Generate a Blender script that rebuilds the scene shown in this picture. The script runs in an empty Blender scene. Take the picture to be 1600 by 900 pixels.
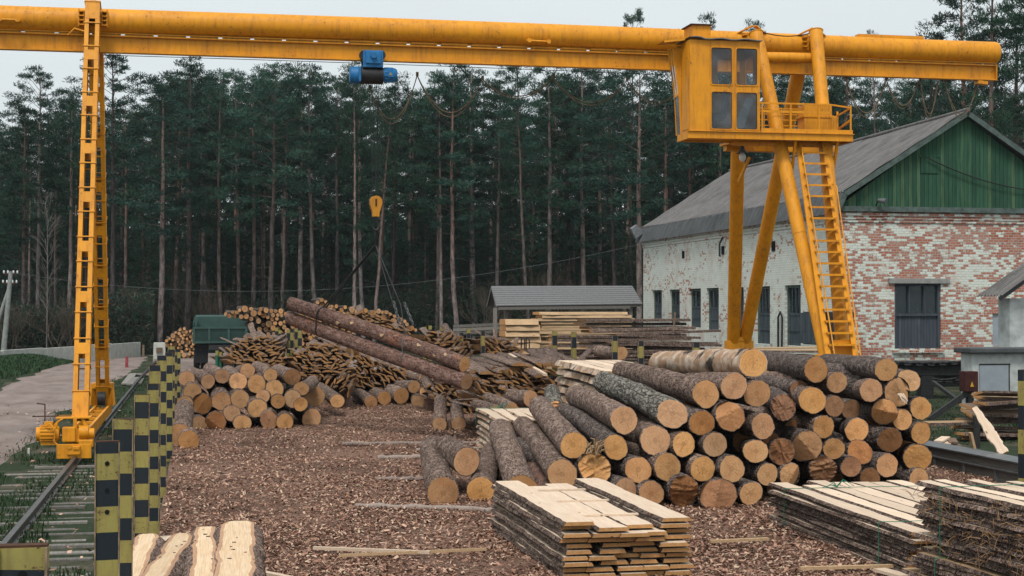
import bpy, math, random
from math import sin, cos, pi, radians, sqrt, atan2
from mathutils import Vector, Matrix, Quaternion, noise
import numpy as np

random.seed(7)
rng = np.random.default_rng(7)
sc = bpy.context.scene
COL = sc.collection

# ---------------------------------------------------------------- camera
CAM_H = 2.7
FPX = 2430.0
YAW = math.atan(491 / 2427.0)
PIT = math.atan(30 / 2430.0)
cam_d = bpy.data.cameras.new("camera")
cam_d.sensor_width = 36.0
cam_d.lens = 36.0 * FPX / 1600.0
cam_d.clip_start = 0.1
cam_d.clip_end = 3000
cam = bpy.data.objects.new("camera", cam_d)
COL.objects.link(cam)
cam.location = (0, 0, CAM_H)
cam.rotation_euler = (pi / 2 + PIT, 0, -YAW)
sc.camera = cam

# ---------------------------------------------------------------- sky and sun (overcast)
SUN_EL, SUN_AZ = radians(58), radians(205)
w = bpy.data.worlds.new("World")
sc.world = w
w.use_nodes = True
nt = w.node_tree
nt.nodes.clear()
wo = nt.nodes.new("ShaderNodeOutputWorld")
bg = nt.nodes.new("ShaderNodeBackground")
sky = nt.nodes.new("ShaderNodeTexSky")
sky.sky_type = 'NISHITA'
sky.sun_disc = False
sky.sun_elevation = SUN_EL
sky.sun_rotation = SUN_AZ
sky.air_density = 1.0
sky.dust_density = 6.0
hs = nt.nodes.new("ShaderNodeHueSaturation")
hs.inputs['Saturation'].default_value = 0.25
mx = nt.nodes.new("ShaderNodeMix")
mx.data_type = 'RGBA'
mx.inputs[0].default_value = 0.93
nt.links.new(sky.outputs[0], hs.inputs['Color'])
nt.links.new(hs.outputs[0], mx.inputs[6])
mx.inputs[7].default_value = (7.7, 8.35, 8.55, 1)      # the even cloud deck
cn_ = nt.nodes.new("ShaderNodeTexNoise"); cn_.inputs['Scale'].default_value = 2.2; cn_.inputs['Detail'].default_value = 5
tc_ = nt.nodes.new("ShaderNodeTexCoord"); mp_ = nt.nodes.new("ShaderNodeMapping"); mp_.inputs['Scale'].default_value = (1, 1, 3.5)
nt.links.new(tc_.outputs['Generated'], mp_.inputs[0]); nt.links.new(mp_.outputs[0], cn_.inputs['Vector'])
mr_ = nt.nodes.new("ShaderNodeMapRange"); nt.links.new(cn_.outputs['Fac'], mr_.inputs[0])
mr_.inputs[1].default_value = .3; mr_.inputs[2].default_value = .7; mr_.inputs[3].default_value = 1.00; mr_.inputs[4].default_value = 1.09
ml_ = nt.nodes.new("ShaderNodeVectorMath"); ml_.operation = 'SCALE'
nt.links.new(mx.outputs[2], ml_.inputs[0]); nt.links.new(mr_.outputs[0], ml_.inputs['Scale'])
nt.links.new(ml_.outputs[0], bg.inputs['Color'])
bg.inputs['Strength'].default_value = 0.097
nt.links.new(bg.outputs[0], wo.inputs['Surface'])

sd = bpy.data.lights.new("sun", 'SUN')
sd.energy = 2.1
sd.angle = radians(16)
sd.color = (1.0, 0.95, 0.88)
sun = bpy.data.objects.new("sun", sd)
COL.objects.link(sun)
# direction of travel of the light
ldir = -Vector((sin(SUN_AZ) * cos(SUN_EL), cos(SUN_AZ) * cos(SUN_EL), sin(SUN_EL)))
sun.rotation_euler = ldir.to_track_quat('-Z', 'Y').to_euler()

sc.view_settings.view_transform = 'Standard'
sc.view_settings.look = 'None'
sc.view_settings.exposure = 0.06
sc.view_settings.gamma = 1.0
sc.view_settings.use_curve_mapping = False
sc.cycles.max_bounces = 5
sc.cycles.diffuse_bounces = 1
sc.cycles.glossy_bounces = 2
sc.cycles.transparent_max_bounces = 6

# ---------------------------------------------------------------- survey: photo pixels (1600 x 900) to points in the yard
CAMP = Vector((0, 0, CAM_H))
FW = Vector((sin(YAW) * cos(PIT), cos(YAW) * cos(PIT), sin(PIT)))
RT = Vector((cos(YAW), -sin(YAW), 0))
UP = RT.cross(FW)
def ray(x, y): return FW + RT * ((x - 800) / FPX) + UP * ((450 - y) / FPX)
def at_d(x, y, d): return CAMP + ray(x, y) * d
def at_z(x, y, z=0.0):
    r = ray(x, y); return CAMP + r * ((z - CAM_H) / r.z)
def at_y(x, y, Y):
    r = ray(x, y); return CAMP + r * (Y / r.y)
def at_x(x, y, X):
    r = ray(x, y); return CAMP + r * (X / r.x)

# ---------------------------------------------------------------- object helpers
def tag(o, label=None, cat=None, group=None, kind=None):
    if label: o['label'] = label
    if cat:
        o['category'] = cat; o['kind'] = 'thing'
    if group: o['group'] = group
    if kind: o['kind'] = kind
    return o
def thing(name, label, cat, loc=(0, 0, 0), group=None, rz=0.0):
    o = bpy.data.objects.new(name, None)
    COL.objects.link(o)
    o.location = loc; o.rotation_euler = (0, 0, rz)
    o.empty_display_size = 0.2
    return tag(o, label, cat, group)
def link_mesh(name, me, parent=None, loc=None):
    o = bpy.data.objects.new(name, me)
    COL.objects.link(o)
    if parent is not None: o.parent = parent
    if loc is not None: o.location = loc
    return o

class MB:
    """collects faces for one mesh"""
    def __init__(s): s.v = []; s.f = []; s.m = []; s.sm = []
    def add(s, vs, fs, mat=0, smooth=False):
        b = len(s.v)
        s.v.extend([tuple(p) for p in vs])
        for f in fs:
            s.f.append([i + b for i in f]); s.m.append(mat); s.sm.append(smooth)
    def box(s, c, size, R=None, mat=0, taper=None):
        hx, hy, hz = size[0] / 2, size[1] / 2, size[2] / 2
        t = taper or 1.0
        P = [(-hx, -hy, -hz), (hx, -hy, -hz), (hx, hy, -hz), (-hx, hy, -hz),
             (-hx * t, -hy * t, hz), (hx * t, -hy * t, hz), (hx * t, hy * t, hz), (-hx * t, hy * t, hz)]
        c = Vector(c)
        P = [(R @ Vector(p) if R else Vector(p)) + c for p in P]
        s.add(P, [(0, 3, 2, 1), (4, 5, 6, 7), (0, 1, 5, 4), (1, 2, 6, 5), (2, 3, 7, 6), (3, 0, 4, 7)], mat)
    def bar(s, a, b, wd, th, up=(0, 0, 1), mat=0):
        """rectangular bar from a to b: wd across, th along up"""
        a = Vector(a); b = Vector(b); d = b - a; L = d.length
        z = d.normalized(); u = Vector(up)
        x = u.cross(z)
        if x.length < 1e-4: x = Vector((1, 0, 0)).cross(z)
        x.normalize(); y = z.cross(x)
        R = Matrix((x, y, z)).transposed()
        s.box((a + b) / 2, (wd, th, L), R, mat)
    def tube(s, pts, r, seg=12, mat=0, smooth=True, caps=True):
        pts = [Vector(p) for p in pts]
        n = len(pts)
        rr = r if isinstance(r, (list, tuple)) else [r] * n
        vs = []; px = None
        for i, p in enumerate(pts):
            t = (pts[min(i + 1, n - 1)] - pts[max(i - 1, 0)]).normalized()
            if px is None:
                px = t.orthogonal().normalized()
            px = (px - t * px.dot(t)).normalized()
            py = t.cross(px)
            for k in range(seg):
                a = 2 * pi * k / seg
                vs.append(p + (px * cos(a) + py * sin(a)) * rr[i])
        fs = []
        for i in range(n - 1):
            for k in range(seg):
                k2 = (k + 1) % seg
                fs.append((i * seg + k, i * seg + k2, (i + 1) * seg + k2, (i + 1) * seg + k))
        s.add(vs, fs, mat, smooth)
        if caps:
            s.add(vs[:seg], [tuple(reversed(range(seg)))], mat)
            s.add(vs[-seg:], [tuple(range(seg))], mat)
    def prism(s, poly, h0, h1, axis='z', mat=0):
        """poly of (u,v); extruded along axis"""
        n = len(poly)
        def mk(u, v, h):
            return {'z': (u, v, h), 'y': (u, h, v), 'x': (h, u, v)}[axis]
        vs = [mk(u, v, h0) for u, v in poly] + [mk(u, v, h1) for u, v in poly]
        fs = [tuple(range(n))[::-1], tuple(range(n, 2 * n))]
        for i in range(n):
            j = (i + 1) % n
            fs.append((i, j, n + j, n + i))
        s.add(vs, fs, mat)
    def mesh(s, name, mats):
        me = bpy.data.meshes.new(name)
        me.from_pydata(s.v, [], s.f)
        mats = mats if isinstance(mats, (list, tuple)) else [mats]
        for m in mats: me.materials.append(m)
        me.polygons.foreach_set("material_index", s.m)
        me.polygons.foreach_set("use_smooth", s.sm)
        me.update()
        return me
    def build(s, name, mats, parent=None, bevel=0.0, loc=None):
        o = link_mesh(name, s.mesh(name, mats), parent, loc)
        if bevel:
            md = o.modifiers.new("bevel", 'BEVEL'); md.width = bevel; md.segments = 2
            md.limit_method = 'ANGLE'; md.angle_limit = radians(50)
        return o

def np_mesh(name, V, F, mats, mi=None):
    """fast mesh of quads or triangles from arrays"""
    me = bpy.data.meshes.new(name)
    n, k = F.shape
    me.vertices.add(len(V)); me.vertices.foreach_set("co", V.astype(np.float32).ravel())
    me.loops.add(n * k); me.loops.foreach_set("vertex_index", F.astype(np.int32).ravel())
    me.polygons.add(n)
    me.polygons.foreach_set("loop_start", np.arange(0, n * k, k, dtype=np.int32))
    me.polygons.foreach_set("loop_total", np.full(n, k, dtype=np.int32))
    for m in mats: me.materials.append(m)
    if mi is not None: me.polygons.foreach_set("material_index", mi.astype(np.int32))
    me.update(calc_edges=True)
    return me

# ---------------------------------------------------------------- materials
class NT:
    def __init__(s, name, rough=0.7, spec=0.3, metal=0.0):
        s.m = bpy.data.materials.new(name); s.m.use_nodes = True
        s.t = s.m.node_tree; s.N = s.t.nodes; s.L = s.t.links
        s.b = s.N['Principled BSDF']
        s.b.inputs['Roughness'].default_value = rough
        s.b.inputs['Specular IOR Level'].default_value = spec
        s.b.inputs['Metallic'].default_value = metal
        s._co = None
    def n(s, t, **kw):
        nd = s.N.new(t)
        for k, v in kw.items(): setattr(nd, k, v)
        return nd
    def link(s, a, b): s.L.new(a, b)
    def coord(s, kind='Object', scale=(1, 1, 1), rnd=True):
        tc = s.n('ShaderNodeTexCoord')
        mp = s.n('ShaderNodeMapping')
        mp.inputs['Scale'].default_value = scale
        s.link(tc.outputs[kind], mp.inputs['Vector'])
        if rnd:
            oi = s.n('ShaderNodeObjectInfo')
            ml = s.n('ShaderNodeVectorMath', operation='SCALE')
            cx = s.n('ShaderNodeCombineXYZ')
            s.link(oi.outputs['Random'], cx.inputs[0]); s.link(oi.outputs['Random'], cx.inputs[1]); s.link(oi.outputs['Random'], cx.inputs[2])
            s.link(cx.outputs[0], ml.inputs[0]); ml.inputs['Scale'].default_value = 37.0
            ad = s.n('ShaderNodeVectorMath', operation='ADD')
            s.link(mp.outputs[0], ad.inputs[0]); s.link(ml.outputs[0], ad.inputs[1])
            return ad.outputs[0]
        return mp.outputs[0]
    def noise(s, v, scale, detail=4, rough=0.55, dist=0.0):
        nd = s.n('ShaderNodeTexNoise')
        nd.inputs['Scale'].default_value = scale; nd.inputs['Detail'].default_value = detail
        nd.inputs['Roughness'].default_value = rough; nd.inputs['Distortion'].default_value = dist
        s.link(v, nd.inputs['Vector']); return nd.outputs['Fac']
    def voro(s, v, scale, feature='F1', rnd=1.0):
        nd = s.n('ShaderNodeTexVoronoi', feature=feature)
        nd.inputs['Scale'].default_value = scale; nd.inputs['Randomness'].default_value = rnd
        s.link(v, nd.inputs['Vector']); return nd
    def ramp(s, fac, stops, interp='LINEAR'):
        r = s.n('ShaderNodeValToRGB'); cr = r.color_ramp; cr.interpolation = interp
        while len(cr.elements) > 1: cr.elements.remove(cr.elements[-1])
        for i, (p, c) in enumerate(stops):
            e = cr.elements[0] if i == 0 else cr.elements.new(p)
            e.position = p
            c = c if hasattr(c, '__len__') else (c, c, c)
            e.color = (c[0], c[1], c[2], 1)
        s.link(fac, r.inputs[0]); return r.outputs[0]
    def mix(s, fac, a, b, mode='MIX'):
        m = s.n('ShaderNodeMix', data_type='RGBA', blend_type=mode)
        for val, i in ((fac, 0), (a, 6), (b, 7)):
            if hasattr(val, 'is_linked'): s.link(val, m.inputs[i])
            elif i == 0: m.inputs[0].default_value = val
            else: m.inputs[i].default_value = (val[0], val[1], val[2], 1)
        return m.outputs[2]
    def math(s, op, a, b=None, c=None):
        m = s.n('ShaderNodeMath', operation=op)
        for i, val in enumerate((a, b, c)):
            if val is None: continue
            if hasattr(val, 'is_linked'): s.link(val, m.inputs[i])
            else: m.inputs[i].default_value = val
        return m.outputs[0]
    def rand(s):
        return s.n('ShaderNodeObjectInfo').outputs['Random']
    def hsv(s, col, h=None, sat=None, val=None):
        x = s.n('ShaderNodeHueSaturation')
        s.link(col, x.inputs['Color'])
        for k, v in (('Hue', h), ('Saturation', sat), ('Value', val)):
            if v is None: continue
            if hasattr(v, 'is_linked'): s.link(v, x.inputs[k])
            else: x.inputs[k].default_value = v
        return x.outputs[0]
    def color(s, c):
        if hasattr(c, 'is_linked'): s.link(c, s.b.inputs['Base Color'])
        else: s.b.inputs['Base Color'].default_value = (c[0], c[1], c[2], 1)
    def bump(s, h, strength=0.5, dist=0.02):
        b = s.n('ShaderNodeBump'); b.inputs['Strength'].default_value = strength; b.inputs['Distance'].default_value = dist
        s.link(h, b.inputs['Height']); s.link(b.outputs[0], s.b.inputs['Normal'])
    def map_range(s, v, a, b, c, d):
        m = s.n('ShaderNodeMapRange')
        s.link(v, m.inputs[0])
        for i, x in enumerate((a, b, c, d)): m.inputs[i + 1].default_value = x
        return m.outputs[0]

def painted(name, col, wear=(0.12, 0.05, 0.02), wear_at=0.66, rough=0.48, dirt=0.35, scale=1.0, spec=0.4):
    t = NT(name, rough, spec)
    co = t.coord('Object', rnd=False)
    n1 = t.noise(co, 1.7 * scale, 5, 0.6)
    n2 = t.noise(co, 14 * scale, 4, 0.65)
    n3 = t.noise(t.coord('Object', (5, 5, 0.8), False), 2.5 * scale, 4)
    c = t.mix(t.map_range(n1, 0.35, 0.75, 0, dirt), col, (col[0] * .62, col[1] * .55, col[2] * .6 + .004))
    c = t.mix(t.map_range(n3, 0.5, 0.72, 0, dirt), c, (col[0] * .5 + .02, col[1] * .42 + .02, col[2] * .5 + .015))
    spots = t.math('MULTIPLY', t.map_range(n2, wear_at, wear_at + .06, 0, 1), t.map_range(n1, .45, .6, 0, 1))
    c = t.mix(spots, c, wear)
    drip = t.noise(t.coord('Object', (9, 9, .45), False), 2.2, 3, .5)
    c = t.mix(t.math('MULTIPLY', t.map_range(drip, .56, .68, 0, dirt * .8), t.map_range(n1, .38, .6, 0, 1)), c, (col[0] * .36 + .015, col[1] * .28 + .012, col[2] * .4 + .012))
    t.color(c)
    t.link(t.map_range(n2, .2, .8, rough - .08, rough + .2), t.b.inputs['Roughness'])
    t.bump(n2, 0.12, 0.01)
    return t.m

def plain(name, col, rough=0.6, spec=0.3, metal=0.0, var=0.25, scale=6.0, bump=0.1):
    t = NT(name, rough, spec, metal)
    co = t.coord('Object')
    n = t.noise(co, scale, 5, 0.6)
    t.color(t.mix(t.map_range(n, .3, .7, 0, 1), [c * (1 - var) for c in col], [min(1, c * (1 + var)) for c in col]))
    if bump: t.bump(n, bump, 0.02)
    return t.m

M = {}
M['yellow'] = painted('yellow_paint', (0.80, 0.325, 0.006), dirt=.55, wear=(.16, .07, .03), wear_at=.62)
M['yellow_old'] = painted('old_yellow_paint', (0.33, 0.285, 0.08), wear=(.09, .04, .02), wear_at=.56, rough=.6, dirt=.6, scale=3)
M['black_old'] = painted('old_black_paint', (0.009, 0.016, 0.023), wear=(.07, .05, .04), wear_at=.62, rough=.45, dirt=.3, scale=3)
M['rust'] = plain('rusty_metal', (.075, .035, .022), .85, .2, 0, .5, 18)
M['blue'] = painted('blue_paint', (0.012, 0.19, 0.46), wear=(.03, .03, .04), wear_at=.6, dirt=.8, scale=3)
M['dark_metal'] = plain('dark_metal', (.03, .03, .032), .55, .4, .3, .4, 12)
M['grey_metal'] = plain('grey_metal', (.16, .17, .18), .5, .4, .5, .3, 8)
M['rail'] = plain('rail_steel', (.10, .095, .095), .4, .5, .7, .35, 10)
M['rubber'] = plain('rubber', (.018, .018, .02), .8, .2, 0, .3, 10)
M['rope'] = plain('steel_rope', (.022, .022, .025), .6, .3, .2, .3, 30)
M['cable'] = plain('cable_tan', (.15, .11, .07), .8, .2, 0, .5, 6)
M['green_truck'] = painted('green_truck_paint', (0.035, 0.090, 0.074), wear=(.05, .045, .035), wear_at=.6, dirt=.7, scale=1.6, rough=.55)
M['green_post'] = painted('green_post_paint', (0.02, 0.13, 0.075), wear_at=.64)
M['concrete'] = plain('concrete', (.50, .51, .47), .9, .2, 0, .18, 3)
M['concrete_grey'] = plain('concrete_grey', (.27, .27, .26), .9, .2, 0, .25, 5)
M['pole_wood'] = plain('grey_pole', (.27, .28, .27), .9, .2, 0, .25, 6)
M['ceramic'] = plain('white_ceramic', (.7, .72, .72), .3, .5, 0, .05, 6)
M['red_old'] = plain('faded_red_paint', (.30, .06, .07), .7, .3, 0, .35, 10)
M['strap'] = plain('green_strap', (.008, .17, .10), .5, .4, 0, .2, 10)

def glass_mat(name, col, rough=.12):
    t = NT(name, rough, .6)
    t.b.inputs['Transmission Weight'].default_value = 0.0
    n = t.noise(t.coord('Object'), 3, 4)
    t.color(t.mix(t.map_range(n, .35, .7, 0, 1), col, [c * 1.7 for c in col]))
    t.link(t.map_range(n, .3, .8, rough, rough + .25), t.b.inputs['Roughness'])
    return t.m
M['window_glass'] = glass_mat('window_glass', (.012, .02, .024))
def clear_glass():
    t = NT('dusty_cab_glass', .08, .5)
    tr = t.n('ShaderNodeBsdfTransparent'); tr.inputs[0].default_value = (.62, .68, .74, 1)
    gl = t.n('ShaderNodeBsdfGlossy'); gl.inputs['Roughness'].default_value = .12; gl.inputs[0].default_value = (.75, .8, .85, 1)
    df = t.n('ShaderNodeBsdfDiffuse'); df.inputs[0].default_value = (.22, .25, .28, 1)
    a = t.n('ShaderNodeMixShader'); b = t.n('ShaderNodeMixShader')
    fr = t.n('ShaderNodeFresnel'); fr.inputs[0].default_value = 1.5
    n = t.noise(t.coord('Object'), 2.2, 5)
    t.link(t.map_range(n, .35, .7, .10, .42), a.inputs[0])
    t.link(tr.outputs[0], a.inputs[1]); t.link(df.outputs[0], a.inputs[2])
    t.link(fr.outputs[0], b.inputs[0]); t.link(a.outputs[0], b.inputs[1]); t.link(gl.outputs[0], b.inputs[2])
    out = [x for x in t.N if x.type == 'OUTPUT_MATERIAL'][0]
    t.link(b.outputs[0], out.inputs[0])
    return t.m
M['cab_glass'] = clear_glass()

def bark(name, dark, light, warm, zs=0.55, sc_=16, warm_at=.62, bs=.9):
    t = NT(name, .95, .12)
    co = t.coord('Object', (1, 1, zs))
    nz = t.noise(co, 9, 3)
    wv = t.n('ShaderNodeVectorMath', operation='ADD')
    cx = t.n('ShaderNodeCombineXYZ')
    sc2 = t.math('MULTIPLY', nz, .12)
    for i in range(3): t.link(sc2, cx.inputs[i])
    t.link(co, wv.inputs[0]); t.link(cx.outputs[0], wv.inputs[1])
    ve = t.voro(wv.outputs[0], sc_, 'DISTANCE_TO_EDGE')
    vc = t.voro(wv.outputs[0], sc_, 'F1')
    edge = t.map_range(ve.outputs['Distance'], 0.0, 0.16, 0, 1)
    fine = t.noise(co, 44, 5, .75)
    big = t.noise(co, 3.2, 3, .6)
    plate = t.mix(t.map_range(fine, .3, .72, 0, 1), dark, light)
    sep = t.n('ShaderNodeSeparateColor'); t.link(vc.outputs['Color'], sep.inputs[0])
    plate = t.mix(t.math('MULTIPLY', sep.outputs[0], .5), plate, [(a + b) / 2.6 for a, b in zip(dark, warm)])
    plate = t.mix(t.map_range(big, warm_at, warm_at + .12, 0, .75), plate, warm)
    c = t.mix(t.math('ADD', t.math('MULTIPLY', edge, .75), .25), [d * .22 for d in dark], plate)
    c = t.mix(t.map_range(t.noise(co, 26, 3, .7), .52, .60, 0, .75), c, [d * .30 for d in dark])
    c = t.mix(t.map_range(t.noise(co, 12, 4, .7), .50, .62, 0, .6), c, [l * .9 for l in light])
    c = t.hsv(c, val=t.map_range(t.rand(), 0, 1, .75, 1.2))
    t.color(c)
    h = t.math('ADD', edge, t.math('MULTIPLY', fine, .7))
    t.bump(h, bs, .022)
    return t.m
M['bark'] = bark('pine_bark', (.11, .072, .058), (.60, .44, .365), (.42, .235, .155), sc_=24, zs=.6)
M['bark_dark'] = bark('dark_pine_bark', (.06, .05, .048), (.42, .335, .30), (.28, .16, .11), sc_=22, zs=.6)
M['bark_red'] = bark('red_upper_pine_bark', (.13, .075, .062), (.48, .31, .26), (.50, .21, .115), warm_at=.56, sc_=34, bs=.6)
M['bark_grey'] = bark('furrowed_grey_bark', (.07, .062, .055), (.50, .46, .40), (.3, .27, .22), zs=.35, sc_=15, bs=1.0)
M['bark_edge'] = bark('board_edge_bark', (.06, .042, .038), (.46, .335, .28), (.38, .22, .14), zs=.8, sc_=34)
def birch():
    t = NT('birch_bark', .7, .25)
    co = t.coord('Object')
    big = t.noise(co, 4.5, 5, .65)
    st = t.noise(t.coord('Object', (1, 1, 9)), 5, 3)
    c = t.mix(t.map_range(big, .36, .54, 0, 1), (.60, .50, .41), (.36, .215, .125))
    c = t.mix(t.map_range(st, .62, .68, 0, .9), c, (.03, .025, .022))
    c = t.mix(t.map_range(t.noise(co, 2.4, 4), .60, .66, 0, 1), c, (.03, .024, .02))
    t.color(c); t.bump(big, .7, .02); return t.m
M['birch'] = birch()

def cut_end(name, base, dark):
    t = NT(name, .85, .15)
    tc = t.n('ShaderNodeTexCoord')
    co = t.coord('Object')
    wob = t.noise(co, 5, 3)
    sx = t.n('ShaderNodeSeparateXYZ'); t.link(tc.outputs['Object'], sx.inputs[0])
    r = t.math('SQRT', t.math('ADD', t.math('MULTIPLY', sx.outputs[0], sx.outputs[0]), t.math('MULTIPLY', sx.outputs[1], sx.outputs[1])))
    rw = t.math('ADD', r, t.math('MULTIPLY', wob, .05))
    ring = t.math('SINE', t.math('MULTIPLY', rw, 420.0))
    ring2 = t.math('SINE', t.math('MULTIPLY', rw, 150.0))
    an = t.math('ARCTAN2', sx.outputs[1], sx.outputs[0])
    big = t.noise(co, 6, 4, .6)
    saw = t.noise(t.coord('Object', (1, 14, 1)), 9, 3)
    c = t.mix(t.map_range(big, .35, .7, 0, 1), base, dark)
    c = t.mix(t.map_range(ring, -1, 1, 0, .26), c, [x * .55 for x in dark])
    c = t.mix(t.map_range(ring2, .2, 1, 0, .22), c, [x * .6 for x in dark])
    c = t.mix(t.map_range(saw, .42, .7, 0, .5), c, [x * .62 for x in base])
    # heart and radial drying cracks
    c = t.mix(t.map_range(rw, .045, .075, .45, 0), c, [x * .62 for x in dark])
    cv = t.n('ShaderNodeCombineXYZ')
    t.link(t.math('MULTIPLY', an, 1.6), cv.inputs[0]); t.link(t.math('MULTIPLY', t.rand(), 91.0), cv.inputs[1])
    t.link(t.math('MULTIPLY', r, 1.2), cv.inputs[2])
    mud = t.noise(co, 2.6, 5, .7)
    c = t.mix(t.map_range(mud, .52, .72, 0, .6), c, [x * .42 for x in dark])
    cn = t.noise(cv.outputs[0], 3.0, 2, .5)
    crack = t.math('LESS_THAN', t.math('ABSOLUTE', t.math('SUBTRACT', cn, .5)), .010)
    crack = t.math('MULTIPLY', crack, t.map_range(r, .16, .06, 0, 1))
    c = t.mix(t.math('MULTIPLY', crack, .85), c, (.06, .03, .018))
    c = t.hsv(c, h=t.map_range(t.rand(), 0, 1, .4965, .5035), sat=t.map_range(t.math('FRACT', t.math('MULTIPLY', t.rand(), 3.1)), 0, 1, .88, 1.06), val=t.map_range(t.math('FRACT', t.math('MULTIPLY', t.rand(), 7.3)), 0, 1, .70, 1.15))
    t.color(c)
    t.bump(t.math('ADD', saw, t.math('MULTIPLY', ring, .15)), .35, .01)
    return t.m
M['cut'] = cut_end('sawn_log_end', (.75, .41, .185), (.60, .29, .115))
M['cut_red'] = cut_end('torn_log_end', (.50, .235, .10), (.33, .145, .06))

def sawn(name, a, b, g, rnd=.2, grey=0.0):
    t = NT(name, .8, .2)
    co = t.coord('Object', (9, .7, 9))
    n = t.noise(co, 3, 5, .6, .6)
    big = t.noise(t.coord('Object'), 2.2, 3)
    c = t.mix(t.map_range(n, .3, .7, 0, 1), a, b)
    c = t.mix(t.map_range(big, .5, .75, 0, .5), c, g)
    gr = t.noise(t.coord('Object', (46, 1.1, 46)), 2.2, 3, .6)
    c = t.mix(t.map_range(gr, .46, .66, 0, .42), c, [x * .62 for x in g])
    kn = t.voro(t.coord('Object', (1, .35, 1)), 5.5)
    c = t.mix(t.map_range(kn.outputs['Distance'], .05, .085, .85, 0), c, (.16, .07, .03))
    c = t.hsv(c, val=t.map_range(t.rand(), 0, 1, 1 - rnd, 1 + rnd * .4))
    t.color(c); t.bump(n, .2, .008); return t.m
M['board'] = sawn('fresh_sawn_wood', (.79, .63, .49), (.70, .53, .385), (.72, .53, .39))
M['board_end'] = sawn('board_end_wood', (.62, .35, .15), (.48, .24, .09), (.36, .17, .07))
M['heart'] = sawn('orange_outer_wood', (.56, .35, .22), (.46, .26, .15), (.42, .23, .14))
M['skid'] = sawn('half_buried_pole_wood', (.42, .345, .30), (.25, .19, .165), (.32, .25, .22), .3)
M['slab_face'] = sawn('warm_slab_face', (.80, .62, .43), (.70, .49, .30), (.66, .43, .25))
M['plank'] = sawn('stored_plank_wood', (.60, .42, .25), (.46, .30, .17), (.38, .25, .15), .3)
M['plank_old'] = sawn('weathered_plank_wood', (.34, .23, .16), (.20, .13, .09), (.12, .09, .07), .45)
M['slab_end'] = sawn('slab_wood', (.46, .25, .105), (.27, .135, .055), (.13, .07, .038), .6)
M['grey_wood'] = sawn('grey_weathered_wood', (.20, .20, .205), (.11, .11, .115), (.16, .16, .165), .3)
M['silver_wood'] = sawn('silvered_timber', (.29, .27, .245), (.15, .14, .125), (.19, .17, .155), .4)

def chips_ground():
    t = NT('wood_chip_ground', .95, .1)
    co = t.coord('Object', rnd=False)
    v = t.voro(co, 42); v2 = t.voro(co, 90)
    s1 = t.n('ShaderNodeSeparateColor'); t.link(v.outputs['Color'], s1.inputs[0])
    s2 = t.n('ShaderNodeSeparateColor'); t.link(v2.outputs['Color'], s2.inputs[0])
    a = t.ramp(s1.outputs[0], [(0, (.10, .055, .042)), (.35, (.27, .145, .10)), (.7, (.44, .265, .195)), (.93, (.58, .39, .29)), (1, (.72, .54, .42))])
    b = t.ramp(s2.outputs[1], [(0, (.08, .045, .034)), (.5, (.28, .155, .112)), (1, (.52, .33, .245))])
    big = t.noise(co, .45, 5, .6)
    c = t.mix(.5, a, b)
    c = t.mix(t.map_range(big, .45, .62, 0, .7), c, (.13, .078, .06))
    t.color(c)
    t.bump(t.math('ADD', v.outputs['Distance'], v2.outputs['Distance']), .9, .03)
    return t.m
M['chips'] = chips_ground()
def grass_ground():
    t = NT('grassy_soil', .95, .1)
    co = t.coord('Object', rnd=False)
    big = t.noise(co, .8, 6, .65); fine = t.noise(co, 16, 5, .7)
    c = t.mix(t.map_range(fine, .3, .7, 0, 1), (.020, .032, .018), (.042, .058, .030))
    c = t.mix(t.map_range(big, .5, .66, 0, .85), c, (.12, .10, .075))
    t.color(c); t.bump(fine, .8, .04); return t.m
M['grass_soil'] = grass_ground()
def dirt():
    t = NT('packed_dirt', .95, .1)
    co = t.coord('Object', rnd=False)
    big = t.noise(t.coord('Object', (1, .35, 1), False), 1.1, 6, .65); fine = t.noise(co, 18, 5, .7)
    c = t.mix(t.map_range(big, .35, .68, 0, 1), (.29, .235, .215), (.17, .13, .115))
    c = t.mix(t.map_range(fine, .52, .75, 0, .5), c, (.12, .09, .085))
    t.color(c); t.bump(t.math('ADD', t.math('MULTIPLY', big, .3), t.math('MULTIPLY', fine, .3)), .35, .04); return t.m
M['dirt'] = dirt()
def leafy(name, a, b, tr=0.0):
    t = NT(name, .7, .2)
    oi = t.rand()
    n = t.noise(t.coord('Object'), .9, 3)
    c = t.mix(t.map_range(n, .35, .65, 0, 1), a, b)
    c = t.hsv(c, h=t.map_range(t.math('FRACT', t.math('MULTIPLY', oi, 9.7)), 0, 1, .475, .52), val=t.map_range(oi, 0, 1, .62, 1.35))
    t.color(c); return t.m
M['needle'] = leafy('pine_needles', (.013, .042, .032), (.029, .072, .048))
M['needle_light'] = leafy('pale_pine_needles', (.030, .080, .052), (.045, .095, .056))  # paler green, mixed in at random among the needles
M['under'] = leafy('undergrowth_leaves', (.014, .034, .028), (.034, .052, .034))
M['under_brown'] = leafy('dry_undergrowth_twigs', (.05, .040, .032), (.095, .068, .048))
M['grass_blade'] = leafy('grass_blades', (.025, .055, .024), (.05, .08, .036))
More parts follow.
